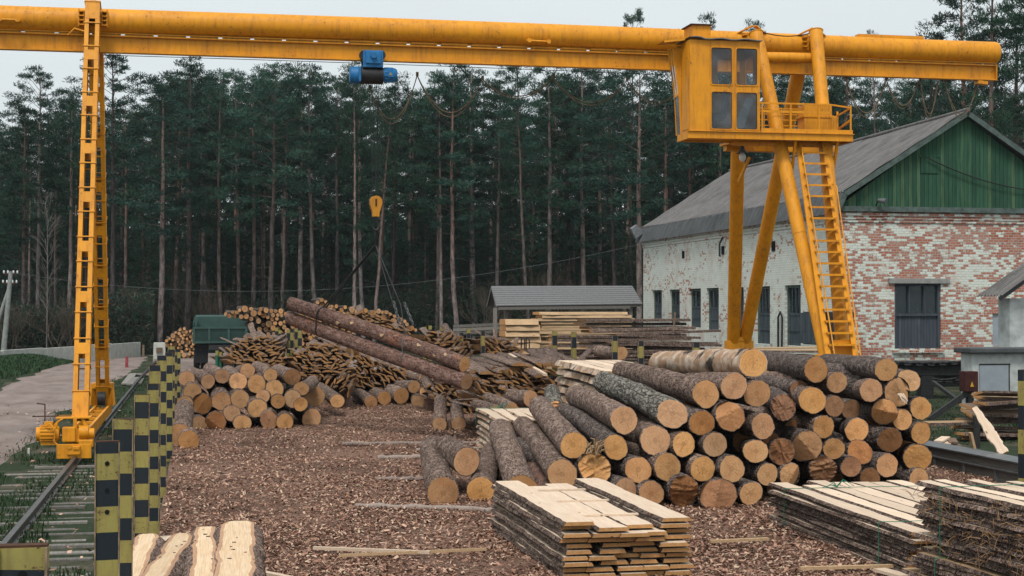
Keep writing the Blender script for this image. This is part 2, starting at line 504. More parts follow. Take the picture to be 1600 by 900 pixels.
def trunk_mat():
    t = NT('pine_trunk', .95, .1)
    co = t.coord('Object', (1, 1, .35))
    n = t.noise(co, 6, 5, .65)
    tc = t.n('ShaderNodeTexCoord'); sx = t.n('ShaderNodeSeparateXYZ'); t.link(tc.outputs['Object'], sx.inputs[0])
    lo = t.mix(t.map_range(n, .35, .68, 0, 1), (.075, .06, .06), (.36, .285, .265))
    hi = t.mix(t.map_range(n, .3, .7, 0, 1), (.13, .075, .06), (.33, .20, .155))
    c = t.mix(t.map_range(sx.outputs[2], 3, 11, 0, .75), lo, hi)
    c = t.hsv(c, sat=t.map_range(t.math('FRACT', t.math('MULTIPLY', t.rand(), 5.7)), 0, 1, .55, 1.15), val=t.map_range(t.rand(), 0, 1, .28, 1.35))
    t.color(c); t.bump(n, .6, .03); return t.m
M['trunk'] = trunk_mat()
M['branch'] = plain('pine_branch', (.085, .07, .06), .95, .1, 0, .4, 3, 0)

def brick_mat(name, ax, whiteness):
    """painted brick, the whitewash flaking off in patches; whiteness shifts how much is left"""
    t = NT(name, .9, .15)
    tc = t.n('ShaderNodeTexCoord'); sx = t.n('ShaderNodeSeparateXYZ'); t.link(tc.outputs['Object'], sx.inputs[0])
    cx = t.n('ShaderNodeCombineXYZ')
    t.link(sx.outputs[ax], cx.inputs[0]); t.link(sx.outputs[2], cx.inputs[1])
    br = t.n('ShaderNodeTexBrick')
    br.inputs['Color1'].default_value = (0, 0, 0, 1); br.inputs['Color2'].default_value = (1, 1, 1, 1); br.inputs['Mortar'].default_value = (.5, .5, .5, 1)
    br.inputs['Scale'].default_value = 1; br.inputs['Brick Width'].default_value = .18; br.inputs['Row Height'].default_value = .082
    br.inputs['Mortar Size'].default_value = .009; br.inputs['Mortar Smooth'].default_value = .2
    t.link(cx.outputs[0], br.inputs['Vector'])
    sp = t.n('ShaderNodeSeparateColor'); t.link(br.outputs['Color'], sp.inputs[0])
    rnd = sp.outputs[0]
    mp = t.n('ShaderNodeMapping'); mp.inputs['Scale'].default_value = (.7, 1.25, 1); t.link(cx.outputs[0], mp.inputs[0])
    big = t.noise(mp.outputs[0], .75, 6, .62)
    mid = t.noise(cx.outputs[0], 2.2, 5, .7)
    fine = t.noise(cx.outputs[0], 20, 4, .7)
    redc = t.ramp(rnd, [(0, (.10, .045, .04)), (.25, (.34, .085, .048)), (.6, (.46, .13, .072)), (1, (.50, .20, .13))])
    redc = t.mix(t.map_range(fine, .35, .7, 0, .6), redc, (.24, .13, .11))
    redc = t.mix(t.map_range(t.noise(cx.outputs[0], 1.1, 4), .42, .68, 0, .55), redc, (.47, .30, .25))
    redc = t.mix(br.outputs['Fac'], redc, (.42, .40, .36))
    wc = t.mix(t.map_range(mid, .3, .7, 0, 1), (.74, .78, .72), (.60, .63, .56))
    wc = t.mix(t.math('MULTIPLY', br.outputs['Fac'], .45), wc, (.36, .37, .35))
    wc = t.mix(t.map_range(t.noise(cx.outputs[0], .9, 4), .55, .72, 0, .55), wc, (.52, .36, .31))
    f = t.math('ADD', t.math('MULTIPLY', big, 1.35), t.math('MULTIPLY', mid, .75))
    f = t.math('ADD', f, t.math('MULTIPLY', rnd, .60))
    f = t.math('ADD', f, t.math('MULTIPLY', fine, .42))
    mask = t.map_range(f, 1.58 + whiteness, 1.68 + whiteness, 0, 1)
    c = t.mix(mask, wc, redc)
    t.color(c)
    h = t.math('SUBTRACT', t.math('MULTIPLY', mask, -.4), br.outputs['Fac'])
    t.bump(h, .7, .02)
    return t.m
M['brick_gable'] = brick_mat('flaking_painted_brick_gable', 0, -.11)
M['brick_side'] = brick_mat('flaking_painted_brick_side', 1, .20)
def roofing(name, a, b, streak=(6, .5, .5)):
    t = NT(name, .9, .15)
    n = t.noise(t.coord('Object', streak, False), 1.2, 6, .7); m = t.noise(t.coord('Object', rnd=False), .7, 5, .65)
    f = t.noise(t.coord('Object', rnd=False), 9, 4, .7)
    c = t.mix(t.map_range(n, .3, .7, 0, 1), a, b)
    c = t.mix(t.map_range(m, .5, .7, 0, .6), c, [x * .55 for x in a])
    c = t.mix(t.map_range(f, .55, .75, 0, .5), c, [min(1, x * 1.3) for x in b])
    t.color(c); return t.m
M['roof'] = roofing('weathered_asbestos_roof', (.09, .086, .086), (.205, .195, .19), (1, 5, 1))
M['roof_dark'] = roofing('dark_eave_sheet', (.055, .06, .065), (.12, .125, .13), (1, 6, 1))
def boards_mat(name, ax, a, b, c2, pitch=.14):
    t = NT(name, .85, .2)
    tc = t.n('ShaderNodeTexCoord'); sx = t.n('ShaderNodeSeparateXYZ'); t.link(tc.outputs['Object'], sx.inputs[0])
    u = t.math('DIVIDE', sx.outputs[ax], pitch)
    idx = t.math('FLOOR', u); fr = t.math('FRACT', u)
    wn = t.n('ShaderNodeTexWhiteNoise', noise_dimensions='1D'); t.link(idx, wn.inputs['W'])
    n = t.noise(t.coord('Object', (8, 8, .8), False), 1.5, 5, .65)
    c = t.ramp(wn.outputs['Value'], [(0, a), (.55, b), (1, c2)])
    c = t.mix(t.map_range(n, .4, .75, 0, .7), c, [x * .45 for x in a])
    gap = t.math('LESS_THAN', fr, .09)
    c = t.mix(gap, c, [x * .2 for x in a])
    t.color(c); t.bump(t.math('SUBTRACT', n, gap), .4, .02); return t.m
M['gable_green'] = boards_mat('green_gable_boards', 0, (.024, .078, .050), (.042, .115, .066), (.095, .16, .085))
M['trim'] = plain('grey_green_trim', (.085, .115, .105), .8, .2, 0, .4, 5)
M['door_paint'] = boards_mat('blue_grey_door_boards_side', 1, (.055, .075, .09), (.075, .095, .11), (.10, .12, .135), .12)
M['door_paint_g'] = boards_mat('blue_grey_door_boards', 0, (.06, .075, .095), (.075, .09, .11), (.10, .11, .135), .11)
M['plaster'] = plain('stained_plaster', (.50, .53, .52), .9, .15, 0, .35, 2.5, .3)
M['steel_door'] = plain('pale_steel_door', (.30, .34, .38), .5, .3, 0, .12, 3)
M['void_shade'] = plain('painted_void_shade', (.012, .013, .014), .9, .1, 0, .3, 3)  # near-black colour stands in for the shade in openings and under the floor

# ================================================================ THE SETTING
def nrect(x0, x1, y0, y1, nx, ny, z, amp=0.0, edge=0.0, f=.6):
    """gridded sheet, softly uneven, with optionally wandering edges"""
    V = []; F = []
    for j in range(ny + 1):
        for i in range(nx + 1):
            u = i / nx; v = j / ny
            x = x0 + (x1 - x0) * u; y = y0 + (y1 - y0) * v
            if edge:
                if i in (0, nx): x += edge * noise.noise((x, y * .5, 3.1)) 
                if j in (0, ny): y += edge * noise.noise((x * .5, y, 7.7))
            V.append((x, y, z + amp * noise.noise((x * f, y * f, 1.3))))
    for j in range(ny):
        for i in range(nx):
            a = j * (nx + 1) + i
            F.append((a, a + 1, a + nx + 2, a + nx + 1))
    return V, F
def sheet(name, V, F, mat):
    m = MB(); m.add(V, F, 0, True)
    return tag(m.build(name, mat), kind='structure')

BX = -0.48          # line of the striped posts
sheet('ground', [(-600, -60, 0), (900, -60, 0), (900, 1400, 0), (-600, 1400, 0)], [(0, 1, 2, 3)], M['grass_soil'])
V, F = nrect(BX + .02, 32, 5, 66, 160, 240, .055, .05, .0, 1.1)
sheet('wood_chip_yard', V, F, M['chips'])
# pale dirt track on the left, edges surveyed from the photo
le = [(-60, 655), (0, 606), (60, 580), (95, 566), (150, 562), (205, 558)]
re = [(-40, 765), (0, 728), (62, 688), (100, 645), (165, 607), (214, 577)]
LE = sorted([at_z(*q) for q in le], key=lambda q: q.y); RE = sorted([at_z(*q) for q in re], key=lambda q: q.y)
def edge_x(E_, y):
    for a_, b_ in zip(E_[:-1], E_[1:]):
        if a_.y <= y <= b_.y: return a_.x + (b_.x - a_.x) * (y - a_.y) / (b_.y - a_.y)
    return E_[0].x if y < E_[0].y else E_[-1].x
V = []; NR = 90
for k in range(NR + 1):
    y = 22 + (86 - 22) * k / NR
    xl = edge_x(LE, y) + .45 * noise.noise((y * .35, 1, 1)) + .12 * noise.noise((y * 1.9, 1, 1)); xr = edge_x(RE, y) + .4 * noise.noise((y * .4, 5, 5)) + .12 * noise.noise((y * 2.1, 5, 5))
    for q in range(11):
        x = xl + (xr - xl) * q / 10
        rut = -.025 * (max(0, 1 - abs(q - 3)) + max(0, 1 - abs(q - 7)))
        V.append((x, y, (.045 + rut + .018 * noise.noise((x * .6, y * .4, 1))) if 0 < q < 10 else -.01))
F = [(j * 11 + i, j * 11 + i + 1, (j + 1) * 11 + i + 1, (j + 1) * 11 + i) for j in range(NR) for i in range(10)]
sheet('dirt_track', V, F, M['dirt'])
# dirt apron round the lorry
V, F = nrect(-2.0, 9, 60, 92, 30, 30, .075, .03, 1.2)
sheet('dirt_apron', V, F, M['dirt'])
# grassy mound against the wall
m = MB(); V = []; nx, ny = 50, 16
P0 = at_z(-30, 600); P1 = at_z(125, 566)
for j in range(ny + 1):
    for i in range(nx + 1):
        u = i / nx; v = j / ny
        p = P0.lerp(P1, u) + Vector((-.25, 1, 0)) * (v * 7.5)
        h = sin(pi * v) ** .8 * (.62 * (1 - u ** 3)) * (.8 + .5 * noise.noise(p * .4)) 
        V.append((p.x, p.y, max(-.05, h - .02) + .03 * noise.noise(p * 2)))
F = [(j * (nx + 1) + i, j * (nx + 1) + i + 1, (j + 1) * (nx + 1) + i + 1, (j + 1) * (nx + 1) + i) for j in range(ny) for i in range(nx)]
sheet('grass_bank', V, F, M['grass_soil'])

# damp air over the yard and the wood: one even box round everything
m = MB(); m.box((150, 675, 49), (1560, 1500, 100))
hz_ = bpy.data.materials.new('haze'); hz_.use_nodes = True; hz_.node_tree.nodes.clear()
_o = hz_.node_tree.nodes.new('ShaderNodeOutputMaterial'); _v = hz_.node_tree.nodes.new('ShaderNodeVolumePrincipled')
_v.inputs['Color'].default_value = (.80, .90, .95, 1); _v.inputs['Density'].default_value = .0002; _v.inputs['Anisotropy'].default_value = .2
hz_.node_tree.links.new(_v.outputs[0], _o.inputs['Volume'])
tag(m.build('haze', hz_), kind='stuff')
# ---------------------------------------------------------------- chips, blades: stuff
def scatter_quads(n, fx, size, aspect, flat, zoff=0.0, up=False):
    P = fx(n); n = len(P)
    s = rng.uniform(size[0], size[1], n)
    az = rng.uniform(0, 2 * pi, n); tl = rng.normal(0, flat, n)
    if up:
        d = np.stack([np.cos(az) * .35, np.sin(az) * .35, np.ones(n)], 1)
        wv = np.stack([-np.sin(az), np.cos(az), np.zeros(n)], 1)
    else:
        d = np.stack([np.cos(az) * np.cos(tl), np.sin(az) * np.cos(tl), np.sin(tl)], 1)
        t2 = rng.normal(0, flat, n)
        wv = np.stack([-np.sin(az) * np.cos(t2), np.cos(az) * np.cos(t2), np.sin(t2)], 1)
    d = d * s[:, None]; wv = wv * (s * rng.uniform(aspect[0], aspect[1], n))[:, None]
    return P, d, wv
def quads_from(P, d, wv):
    n = len(P)
    V = np.stack([P - d * .5 - wv * .5, P + d * .5 - wv * .4, P + d * .5 + wv * .4, P - d * .5 + wv * .5], 1).reshape(-1, 3)
    F = np.arange(n * 4).reshape(n, 4)
    return V, F
def yard_pts(n):
    y = 13.5 + (46 - 13.5) * rng.random(n) ** 1.5
    half = y * 800 / FPX
    x = np.where(True, y * .2023 + rng.uniform(-1.05, 1.05, n) * half, 0)
    k = (x > BX + .05) & (x < 13.5)
    x = x[k]; y = y[k]
    kk = np.array([noise.noise((a * .55, b * .4, 2.2)) + .6 * noise.noise((a * 1.9, b * 1.5, 6)) > -.40 + .3 * q for a, b, q in zip(x, y, rng.normal(0, 1, len(x)))])
    x = x[kk]; y = y[kk]
    return np.stack([x, y, .06 + rng.random(len(x)) * .035], 1)
mats_chip = [plain('chip_dark', (.12, .062, .043), .95, .1, 0, .4, 9, 0), plain('chip_mid', (.35, .195, .138), .95, .1, 0, .35, 9, 0),
             plain('chip_pale', (.54, .36, .265), .95, .1, 0, .3, 9, 0), plain('chip_fresh', (.58, .44, .31), .9, .1, 0, .2, 9, 0)]
P, d, wv = scatter_quads(330000, yard_pts, (.015, .065), (.2, .55), .35)
V, F = quads_from(P, d, wv)
mi = rng.choice(4, len(P), p=[.36, .40, .20, .04])
tag(link_mesh('wood_chips', np_mesh('wood_chips', V, F, mats_chip, mi)), kind='stuff')

def lawn_pts(n):
    y = 13 + (62 - 13) * rng.random(n) ** 1.7
    x = rng.uniform(-9.5, BX - .05, n)
    keep = []
    for i in range(n):
        X, Y = x[i], y[i]
        # keep off the track
        if Y > 22 and edge_x(LE, Y) - .1 < X < edge_x(RE, Y) + .1 * (1 if (i % 3) else -3): continue
        dn = noise.noise((X * .9, Y * .5, 4.4))
        if dn < -.12 + (.10 if (-1.9 < X < BX and Y < 26) else 0): continue
        keep.append(i)
    return np.stack([x[keep], y[keep], np.full(len(keep), .03)], 1)
P, d, wv = scatter_quads(130000, lawn_pts, (.035, .10), (.12, .25), .3, up=True)
V, F = quads_from(P, d, wv)
tag(link_mesh('grass', np_mesh('grass', V, F, [M['grass_blade']])), kind='stuff')
def bank_pts(n):
    u = rng.random(n); v = rng.random(n)
    p0 = np.array(P0); p1 = np.array(P1)
    p = p0[None] * (1 - u)[:, None] + p1[None] * u[:, None] + np.array([-.25, 1, 0])[None] * (v * 7.5)[:, None]
    p[:, 2] = np.sin(pi * v) ** .8 * (.62 * (1 - u ** 3)) * .95 + .03
    return p
P, d, wv = scatter_quads(14000, bank_pts, (.08, .22), (.15, .3), .3, up=True)
V, F = quads_from(P, d, wv)
tag(link_mesh('bank_grass', np_mesh('bank_grass', V, F, [M['grass_blade']])), kind='stuff')
def rlawn_pts(n):
    x = rng.uniform(13.2, 22, n); y = rng.uniform(27, 47, n)
    return np.stack([x, y, np.full(n, .06)], 1)
P, d, wv = scatter_quads(30000, rlawn_pts, (.05, .14), (.15, .3), .3, up=True)
V, F = quads_from(P, d, wv)
tag(link_mesh('yard_grass', np_mesh('yard_grass', V, F, [M['grass_blade']])), kind='stuff')
V, F = nrect(13.1, 30, 25, 60, 30, 60, .09, .03, 0)
sheet('grass_strip', V, F, M['grass_soil'])
def leaf_pts(n):
    y = 14 + 30 * rng.random(n) ** 1.5; x = rng.uniform(-5, BX, n)
    return np.stack([x, y, np.full(n, .06)], 1)
P, d, wv = scatter_quads(650, leaf_pts, (.03, .08), (.5, .8), .3)
V, F = quads_from(P, d, wv)
tag(link_mesh('fallen_leaves', np_mesh('fallen_leaves', V, F, [mats_chip[2], mats_chip[1]], rng.choice(2, len(P)))), kind='stuff')

# ---------------------------------------------------------------- forest
def tree_variant(seed, H=18.0, crown0=.5, r0=.155, spread=1.0, dense=1.0):
    rr = random.Random(seed); g = np.random.default_rng(seed)
    tm = MB()
    n = 9; pts = []; rad = []
    bx, by = rr.uniform(-.5, .5), rr.uniform(-.5, .5)
    for i in range(n + 1):
        t = i / n
        pts.append(Vector((bx * sin(t * 3) * .6 + rr.uniform(-.07, .07), by * sin(t * 2.4) * .6, t * H)))
        rad.append(r0 * (1 - t) ** .75 + .025)
    pts[0] = Vector((0, 0, -.2))
    tm.tube(pts, rad, 8, 0)
    def on(t):
        t = min(max(t, 0), .999) * n; i = int(t); return pts[i].lerp(pts[i + 1], t - i)
    cl = []
    # dead stubs and bare twigs under the crown
    for k in range(7):
        t = rr.uniform(crown0 * .45, crown0); b = on(t); a = rr.uniform(0, 2 * pi); L = rr.uniform(.5, 1.8)
        e = b + Vector((cos(a) * L, sin(a) * L, rr.uniform(-.4, .5)))
        tm.tube([b, (b + e) / 2 + Vector((0, 0, .15)), e], [.022, .015, .006], 4, 1, caps=False)
    nb = int(46 * dense)
    for k in range(nb):
        u = (k + rr.random()) / nb
        t = crown0 + (1 - crown0) * u ** .85
        prof = (sin(min(1, (1 - u) * 1.45 + .12) * pi / 2)) * (.62 + .38 * min(1, u * 5 + .2))
        L = spread * rr.uniform(1.1, 3.3) * prof + .25
        a = k * 2.4 + rr.uniform(-.6, .6); up_ = rr.uniform(-.02, .35) + u * .5
        b = on(t); dv = Vector((cos(a), sin(a), up_)).normalized()
        e = b + dv * L + Vector((0, 0, -.08 * L * L * (1 - u)))
        mid = (b + e) / 2 + Vector((0, 0, .12 * L))
        tm.tube([b, mid, e], [.03 * (1 - u) + .012, .016, .007], 4, 1, caps=False)
        m_ = 1 + int(L * .8)
        for q in range(m_):
            s = .45 + .6 * (q + .5) / m_
            c = b.lerp(e, s) + Vector((rr.gauss(0, .22), rr.gauss(0, .22), rr.gauss(.1, .12)))
            cl.append((c, rr.uniform(.38, .78)))
    C = np.array([c for c, r in cl]); R = np.array([r for c, r in cl])
    per = 100
    n_ = len(C) * per
    dirs = g.normal(0, 1, (n_, 3)); dirs /= np.linalg.norm(dirs, axis=1)[:, None]
    rad_ = np.repeat(R, per) * g.uniform(.15, 1, n_) ** .7
    P = np.repeat(C, per, 0) + dirs * rad_[:, None] * np.array([1, 1, .40])
    d = dirs + g.normal(0, .5, (n_, 3)); d[:, 2] += .45
    d /= np.linalg.norm(d, axis=1)[:, None]
    wv = np.cross(d, g.normal(0, 1, (n_, 3))); wv /= np.linalg.norm(wv, axis=1)[:, None]
    V, F = quads_from(P, d * g.uniform(.10, .23, n_)[:, None], wv * g.uniform(.022, .05, n_)[:, None])
    mi = (g.random(n_) < .11).astype(int)
    return tm.mesh('trunk', [M['trunk'], M['branch']]), np_mesh('crown', V, F, [M['needle'], M['needle_light']], mi)
TV = [tree_variant(11, crown0=.55), tree_variant(12, crown0=.48, spread=1.15), tree_variant(13, crown0=.62, spread=.95),
      tree_variant(14, crown0=.42, dense=1.25, spread=1.0), tree_variant(15, crown0=.58, spread=.85, r0=.16), tree_variant(16, crown0=.5, spread=1.2),
      tree_variant(17, crown0=.30, spread=1.05, dense=1.4, r0=.2), tree_variant(18, crown0=.22, spread=1.25, dense=1.6, r0=.24), tree_variant(19, crown0=.06, spread=1.5, dense=2.2, r0=.13)]
def place_tree(v, x, y, H, rz, lean=(0, 0), label='', fat=1.0, group='pines at the edge of the forest'):
    t = thing('pine_tree', label, 'pine tree', (x, y, 0), group, rz)
    t.rotation_euler = (lean[1], lean[0], rz) if False else (0, 0, 0)
    q = Quaternion((0, 1, 0), lean[0]) @ Quaternion((1, 0, 0), lean[1]) @ Quaternion((0, 0, 1), rz)
    t.rotation_mode = 'QUATERNION'; t.rotation_quaternion = q
    s = H / 18.0
    t.scale = (s * fat, s * fat, s)
    tr = link_mesh('trunk', TV[v][0], t); cr = link_mesh('crown', TV[v][1], t)
    return t
# front row: photo x of the trunk foot, photo y of the top, distance, variant, lean, fat, what tells it apart
front = [
 (-8, 195, 92, 1, 0, 1, 'pine cut by the left picture edge behind the utility pole'),
 (35, 165, 94, 3, 0, 1, 'dark pine behind the utility pole'),
 (58, 118, 97, 0, .0, .9, 'slim pointed pine standing free above the low white wall'),
 (88, 190, 99, 2, 0, .9, 'short pine left of the yellow lattice leg'),
 (108, 150, 96, 4, 0, .9, 'narrow pine just left of the yellow lattice leg'),
 (176, 92, 90, 0, .0, 1.05, 'tall pine with a bare forked top right behind the yellow lattice leg'),
 (198, 165, 101, 1, 0, 1, 'pine between the lattice leg and the tall pale trunk'),
 (250, 132, 90, 3, .025, 1.1, 'pine with the straight pale pink trunk left of the green lorry'),
 (272, 150, 98, 5, .01, 1, 'pine directly left above the green lorry'),
 (293, 98, 95, 6, .0, 1, 'pine with the broad dome crown above the green lorry'),
 (312, 125, 98, 0, .03, .9, 'pine with a trunk leaning right over the green lorry'),
 (322, 118, 101, 5, -.03, .9, 'pine with a thin pale leaning trunk above the lorry tailgate'),
 (347, 125, 93, 3, -.0, .9, 'pine whose pale trunk ends at the right edge of the lorry'),
 (375, 118, 97, 0, -.012, .95, 'pine rising behind the low heap of thin logs beside the lorry'),
 (395, 140, 101, 2, .0, 1, 'pine second to the right of the lorry'),
 (424, 108, 90, 1, .0, 1.15, 'stout pine with a pale grey trunk behind the far log heap'),
 (440, 135, 98, 4, .01, .9, 'thin pine close right of the stout grey trunk'),
 (468, 120, 101, 5, .0, 1, 'pine above the raised end of the hanging logs'),
 (497, 112, 92, 3, -.03, .9, 'pine leaning left behind the dark sling'),
 (527, 128, 98, 0, .0, 1, 'pine left of the blue hoist ropes'),
 (553, 110, 93, 6, .0, .8, 'slim orange trunked pine left of the yellow hook block'),
 (568, 114, 95, 2, .0, .8, 'slim pale pine immediately behind the yellow hook block'),
 (583, 165, 91, 4, .055, .85, 'pine with a trunk leaning right below the hook block'),
 (612, 128, 100, 1, .0, 1, 'pine right of the hook block'),
 (640, 170, 103, 0, .0, .9, 'low pine in the dip of the treeline right of the hoist'),
 (683, 150, 97, 2, .0, .9, 'pine with thin trunk left of the twin trunks above the shed'),
 (690, 128, 95, 5, -.01, .9, 'left one of the twin orange trunks left of the shed'),
 (714, 108, 94, 3, .0, .9, 'right one of the twin orange trunks left of the shed'),
 (742, 98, 99, 6, .0, 1, 'dense pine above the left end of the shed'),
 (775, 92, 97, 5, .0, 1, 'wide crowned pine above the left half of the shed roof'),
 (828, 96, 93, 2, -.05, .9, 'pine with a pale trunk leaning left and dead side branches above the shed'),
 (855, 92, 96, 3, .0, 1, 'pine with a straight brown trunk above the middle of the shed'),
 (884, 100, 101, 1, .0, 1, 'pine above the right half of the shed'),
 (912, 90, 98, 6, .0, 1, 'dense pine above the right end of the shed'),
 (938, 96, 101, 0, .0, .9, 'thin pine near the right end of the shed'),
 (964, 92, 93, 5, -.03, .9, 'pine leaning left beside the corner of the brick building'),
 (984, 20, 106, 0, .0, 1.0, 'tallest pine whose top shows above the yellow beam'),
 (997, 100, 88, 1, .0, 1.1, 'pine with a straight trunk at the far corner of the brick building'),
 (1035, 92, 94, 2, .0, .95, 'pine behind the left end of the grey roof'),
 (1052, 80, 101, 6, .0, 1, 'dense pine below the crane cab behind the roof'),
 (1078, 84, 96, 0, .0, .95, 'pine under the left half of the crane cab'),
 (1102, 32, 99, 3, .0, 1, 'pine whose tip shows beside the box on the cab roof'),
 (1120, 90, 95, 4, .0, .9, 'thin pine under the crane cab beside the lamp'),
 (1142, 86, 99, 2, .0, 1, 'pine behind the hanging lamp'),
 (1172, 42, 97, 5, .0, 1, 'pine whose tip shows behind the first tube head'),
 (1210, 80, 96, 6, .0, 1, 'pine seen between the sloping crane tubes'),
 (1245, 85, 101, 1, .0, 1, 'pine behind the platform railing'),
 (1285, 80, 97, 3, .0, 1, 'pine behind the motor box on the platform'),
 (1330, 75, 99, 7, .0, 1, 'dense pine just right of the platform railing'),
 (1370, 56, 96, 6, .0, 1, 'pine with its tip just above the thin part of the beam'),
 (1415, 62, 93, 7, .0, 1, 'dense pine behind the looping cables'),
 (1455, 48, 90, 6, .0, 1, 'pine under the right end of the beam'),
 (1498, -28, 84, 7, .0, .95, 'tall dense pine rising above the beam beside its right end'),
 (1545, -45, 80, 7, .0, 1.0, 'tallest dense pine rising over the roof ridge'),
 (1595, 30, 86, 6, .0, 1, 'dense pine at the right picture edge above the gable'),
 (1640, -60, 78, 7, .0, 1, 'huge pine mostly beyond the right picture edge'),
]
for i, (x, yt, dd, v, lean, fat, lb) in enumerate(front):
    if 730 < x < 1462:
        if yt in (20, 32, 42, 56): yt += 6; fat *= .5
        else: yt = max(yt, 100) + 22 * ((i * 7) % 3 - .3)
    b = at_d(x, 480, dd); H = (480 - yt) * dd / FPX + CAM_H
    place_tree(v, b.x, b.y, H, (i * 2.1) % 6.28, (lean + .012 * (((i * 13) % 7) - 3) / 3, .01 * (i % 3)), lb, fat * (.8 + .35 * ((i * 37) % 10) / 10))
rr = random.Random(5)
k = 0
for row, (dd, cnt) in enumerate(((102, 12), (107, 22), (114, 30), (123, 34), (134, 36), (146, 36))):
    for i in range(cnt):
        x = -40 + 1700 * (i + rr.uniform(.1, .9)) / cnt
        d_ = dd + rr.uniform(-3, 3)
        top = 178 + rr.uniform(-34, 60) - (25 if 250 < x < 560 else 0) + (18 if x < 150 else 0) - (20 if x > 700 else 0)
        b = at_d(x, 480, d_); H = (480 - top) * d_ / FPX + CAM_H
        place_tree(rr.choice([0, 1, 3, 3, 6, 5, 5, 6]), b.x, b.y, H, rr.uniform(0, 6.28), (rr.gauss(0, .028), rr.gauss(0, .02)),
                   'slender dark pine standing deep among the trunks of the forest', rr.uniform(.75, 1.0), 'pines deep in the forest')
for i in range(34):
    x = -30 + 1100 * (i + rr.uniform(.1, .9)) / 34; dd = rr.uniform(99, 113); b = at_d(x, 480, dd)
    place_tree(8, b.x, b.y, rr.uniform(6, 11.5), rr.uniform(0, 6.28), (0, 0), 'young dark conifer with branches down to the ground between the pine trunks', 1.15, 'young conifers between the pine trunks')
# undergrowth and low spruces along the forest edge, and the far wood as one mass
def mass(name, boxes, n, size, mats, p, up=.4, asp=(.12, .4)):
    xs = []
    for (x0, x1, d0, d1, h) in boxes:
        m_ = int(n / len(boxes)); u = rng.random(m_); dd = rng.uniform(d0, d1, m_); px = x0 + (x1 - x0) * u
        base = np.array([tuple(at_d(a, 480, b)) for a, b in zip(px, dd)])
        hh = np.array([h * (.45 + .75 * (noise.noise((q[0] * .16, q[1] * .16, 2.)) * .5 + .5) + .25 * noise.noise((q[0] * .7, q[1] * .7, 5.))) for q in base])
        z = rng.random(m_) ** .8 * hh
        base[:, 2] = z; xs.append(base)
    P = np.concatenate(xs); n_ = len(P)
    d = rng.normal(0, 1, (n_, 3)); d[:, 2] += up; d /= np.linalg.norm(d, axis=1)[:, None]
    wv = np.cross(d, rng.normal(0, 1, (n_, 3))); wv /= np.linalg.norm(wv, axis=1)[:, None]
    s = rng.uniform(size[0], size[1], n_)
    V, F = quads_from(P, d * s[:, None], wv * (s * rng.uniform(asp[0], asp[1], n_))[:, None])
    tag(link_mesh(name, np_mesh(name, V, F, mats, rng.choice(len(mats), n_, p=p))), kind='stuff')
mass('undergrowth', [(-60, 1050, 95, 101, 4.2), (-60, 1050, 103, 112, 8.0), (-60, 240, 88, 95, 3.6), (960, 1660, 95, 110, 8.0)], 420000, (.07, .30), [M['under'], M['under_brown'], M['needle']], [.42, .28, .30], .4, (.05, .18))
mass('distant_wood', [(-80, 1700, 124, 140, 10.5), (-80, 1700, 145, 175, 14.0)], 170000, (.35, .9), [M['under'], M['needle']], [.4, .6])
# bare grey shrubs and a thin birch by the wall
def bare_shrub(x, y, h, seed, label, spread=1.0, main=False):
    r = random.Random(seed); m = MB()
    def grow(p, d, L, rad, lv):
        q = p + d * L
        m.tube([p, (p + q) / 2 + Vector((r.gauss(0, .03), r.gauss(0, .03), 0)) * L, q], [rad, rad * .8, rad * .55], 4, 0, caps=False)
        if lv == 0: return
        for k in range(3 if lv > 1 else 4):
            dd = (d + Vector((r.gauss(0, .42) * spread, r.gauss(0, .42) * spread, r.uniform(-.05, .3)))).normalized()
            grow(p.lerp(q, r.uniform(.5, 1)), dd, L * r.uniform(.55, .8), rad * .55, lv - 1)
    if main:
        m.tube([(0, 0, 0), (.05, 0, h * .5), (0, 0, h)], [.05, .035, .012], 6, 0)
        for k in range(26):
            z = h * (.25 + .72 * k / 26); a = r.uniform(0, 6.28)
            grow(Vector((0, 0, z)), Vector((cos(a) * .7, sin(a) * .7, 1)).normalized(), h * .10, .018, 2)
    else:
        for k in range(5):
            grow(Vector((r.gauss(0, .2), r.gauss(0, .2), 0)), Vector((r.gauss(0, .3), r.gauss(0, .3), 1)).normalized(), h * .38, .035, 4)
    o = m.build('bare_birch' if main else 'bare_shrub', plain('bare_twigs_' + str(seed), (.17, .15, .14) if main else (.11, .085, .07), .9, .1, 0, .3, 3, 0))
    o.location = (x, y, 0)
    tag(o, label, 'shrub' if not main else 'birch tree')
b = at_d(73, 480, 88); bare_shrub(b.x, b.y, 8.5, 3, 'thin bare birch with pale twigs behind the low white wall', main=True)
for i, (px, dd, h, lb) in enumerate([(20, 87, 3.6, 'bare brown shrub beside the utility pole foot'), (110, 87, 4.2, 'bare shrub behind the wall left of the lattice leg'),
        (85, 86, 3.0, 'low bare shrub below the thin birch'), (190, 90, 4.6, 'bare shrub right of the lattice leg'), (225, 91, 3.4, 'low bare shrub at the end of the rail'),
        (310, 93, 5.0, 'reddish bare shrub above the green lorry'), (352, 93, 4.6, 'bare shrub above the right corner of the lorry'),
        (760, 92, 5.0, 'bare shrub left behind the shed'), (870, 92, 6.0, 'tall bare shrub with pale twigs above the shed roof'), (925, 92, 5.2, 'bare shrub above the right end of the shed roof')]):
    b = at_d(px, 480, dd); bare_shrub(b.x, b.y, h, 20 + i, lb)

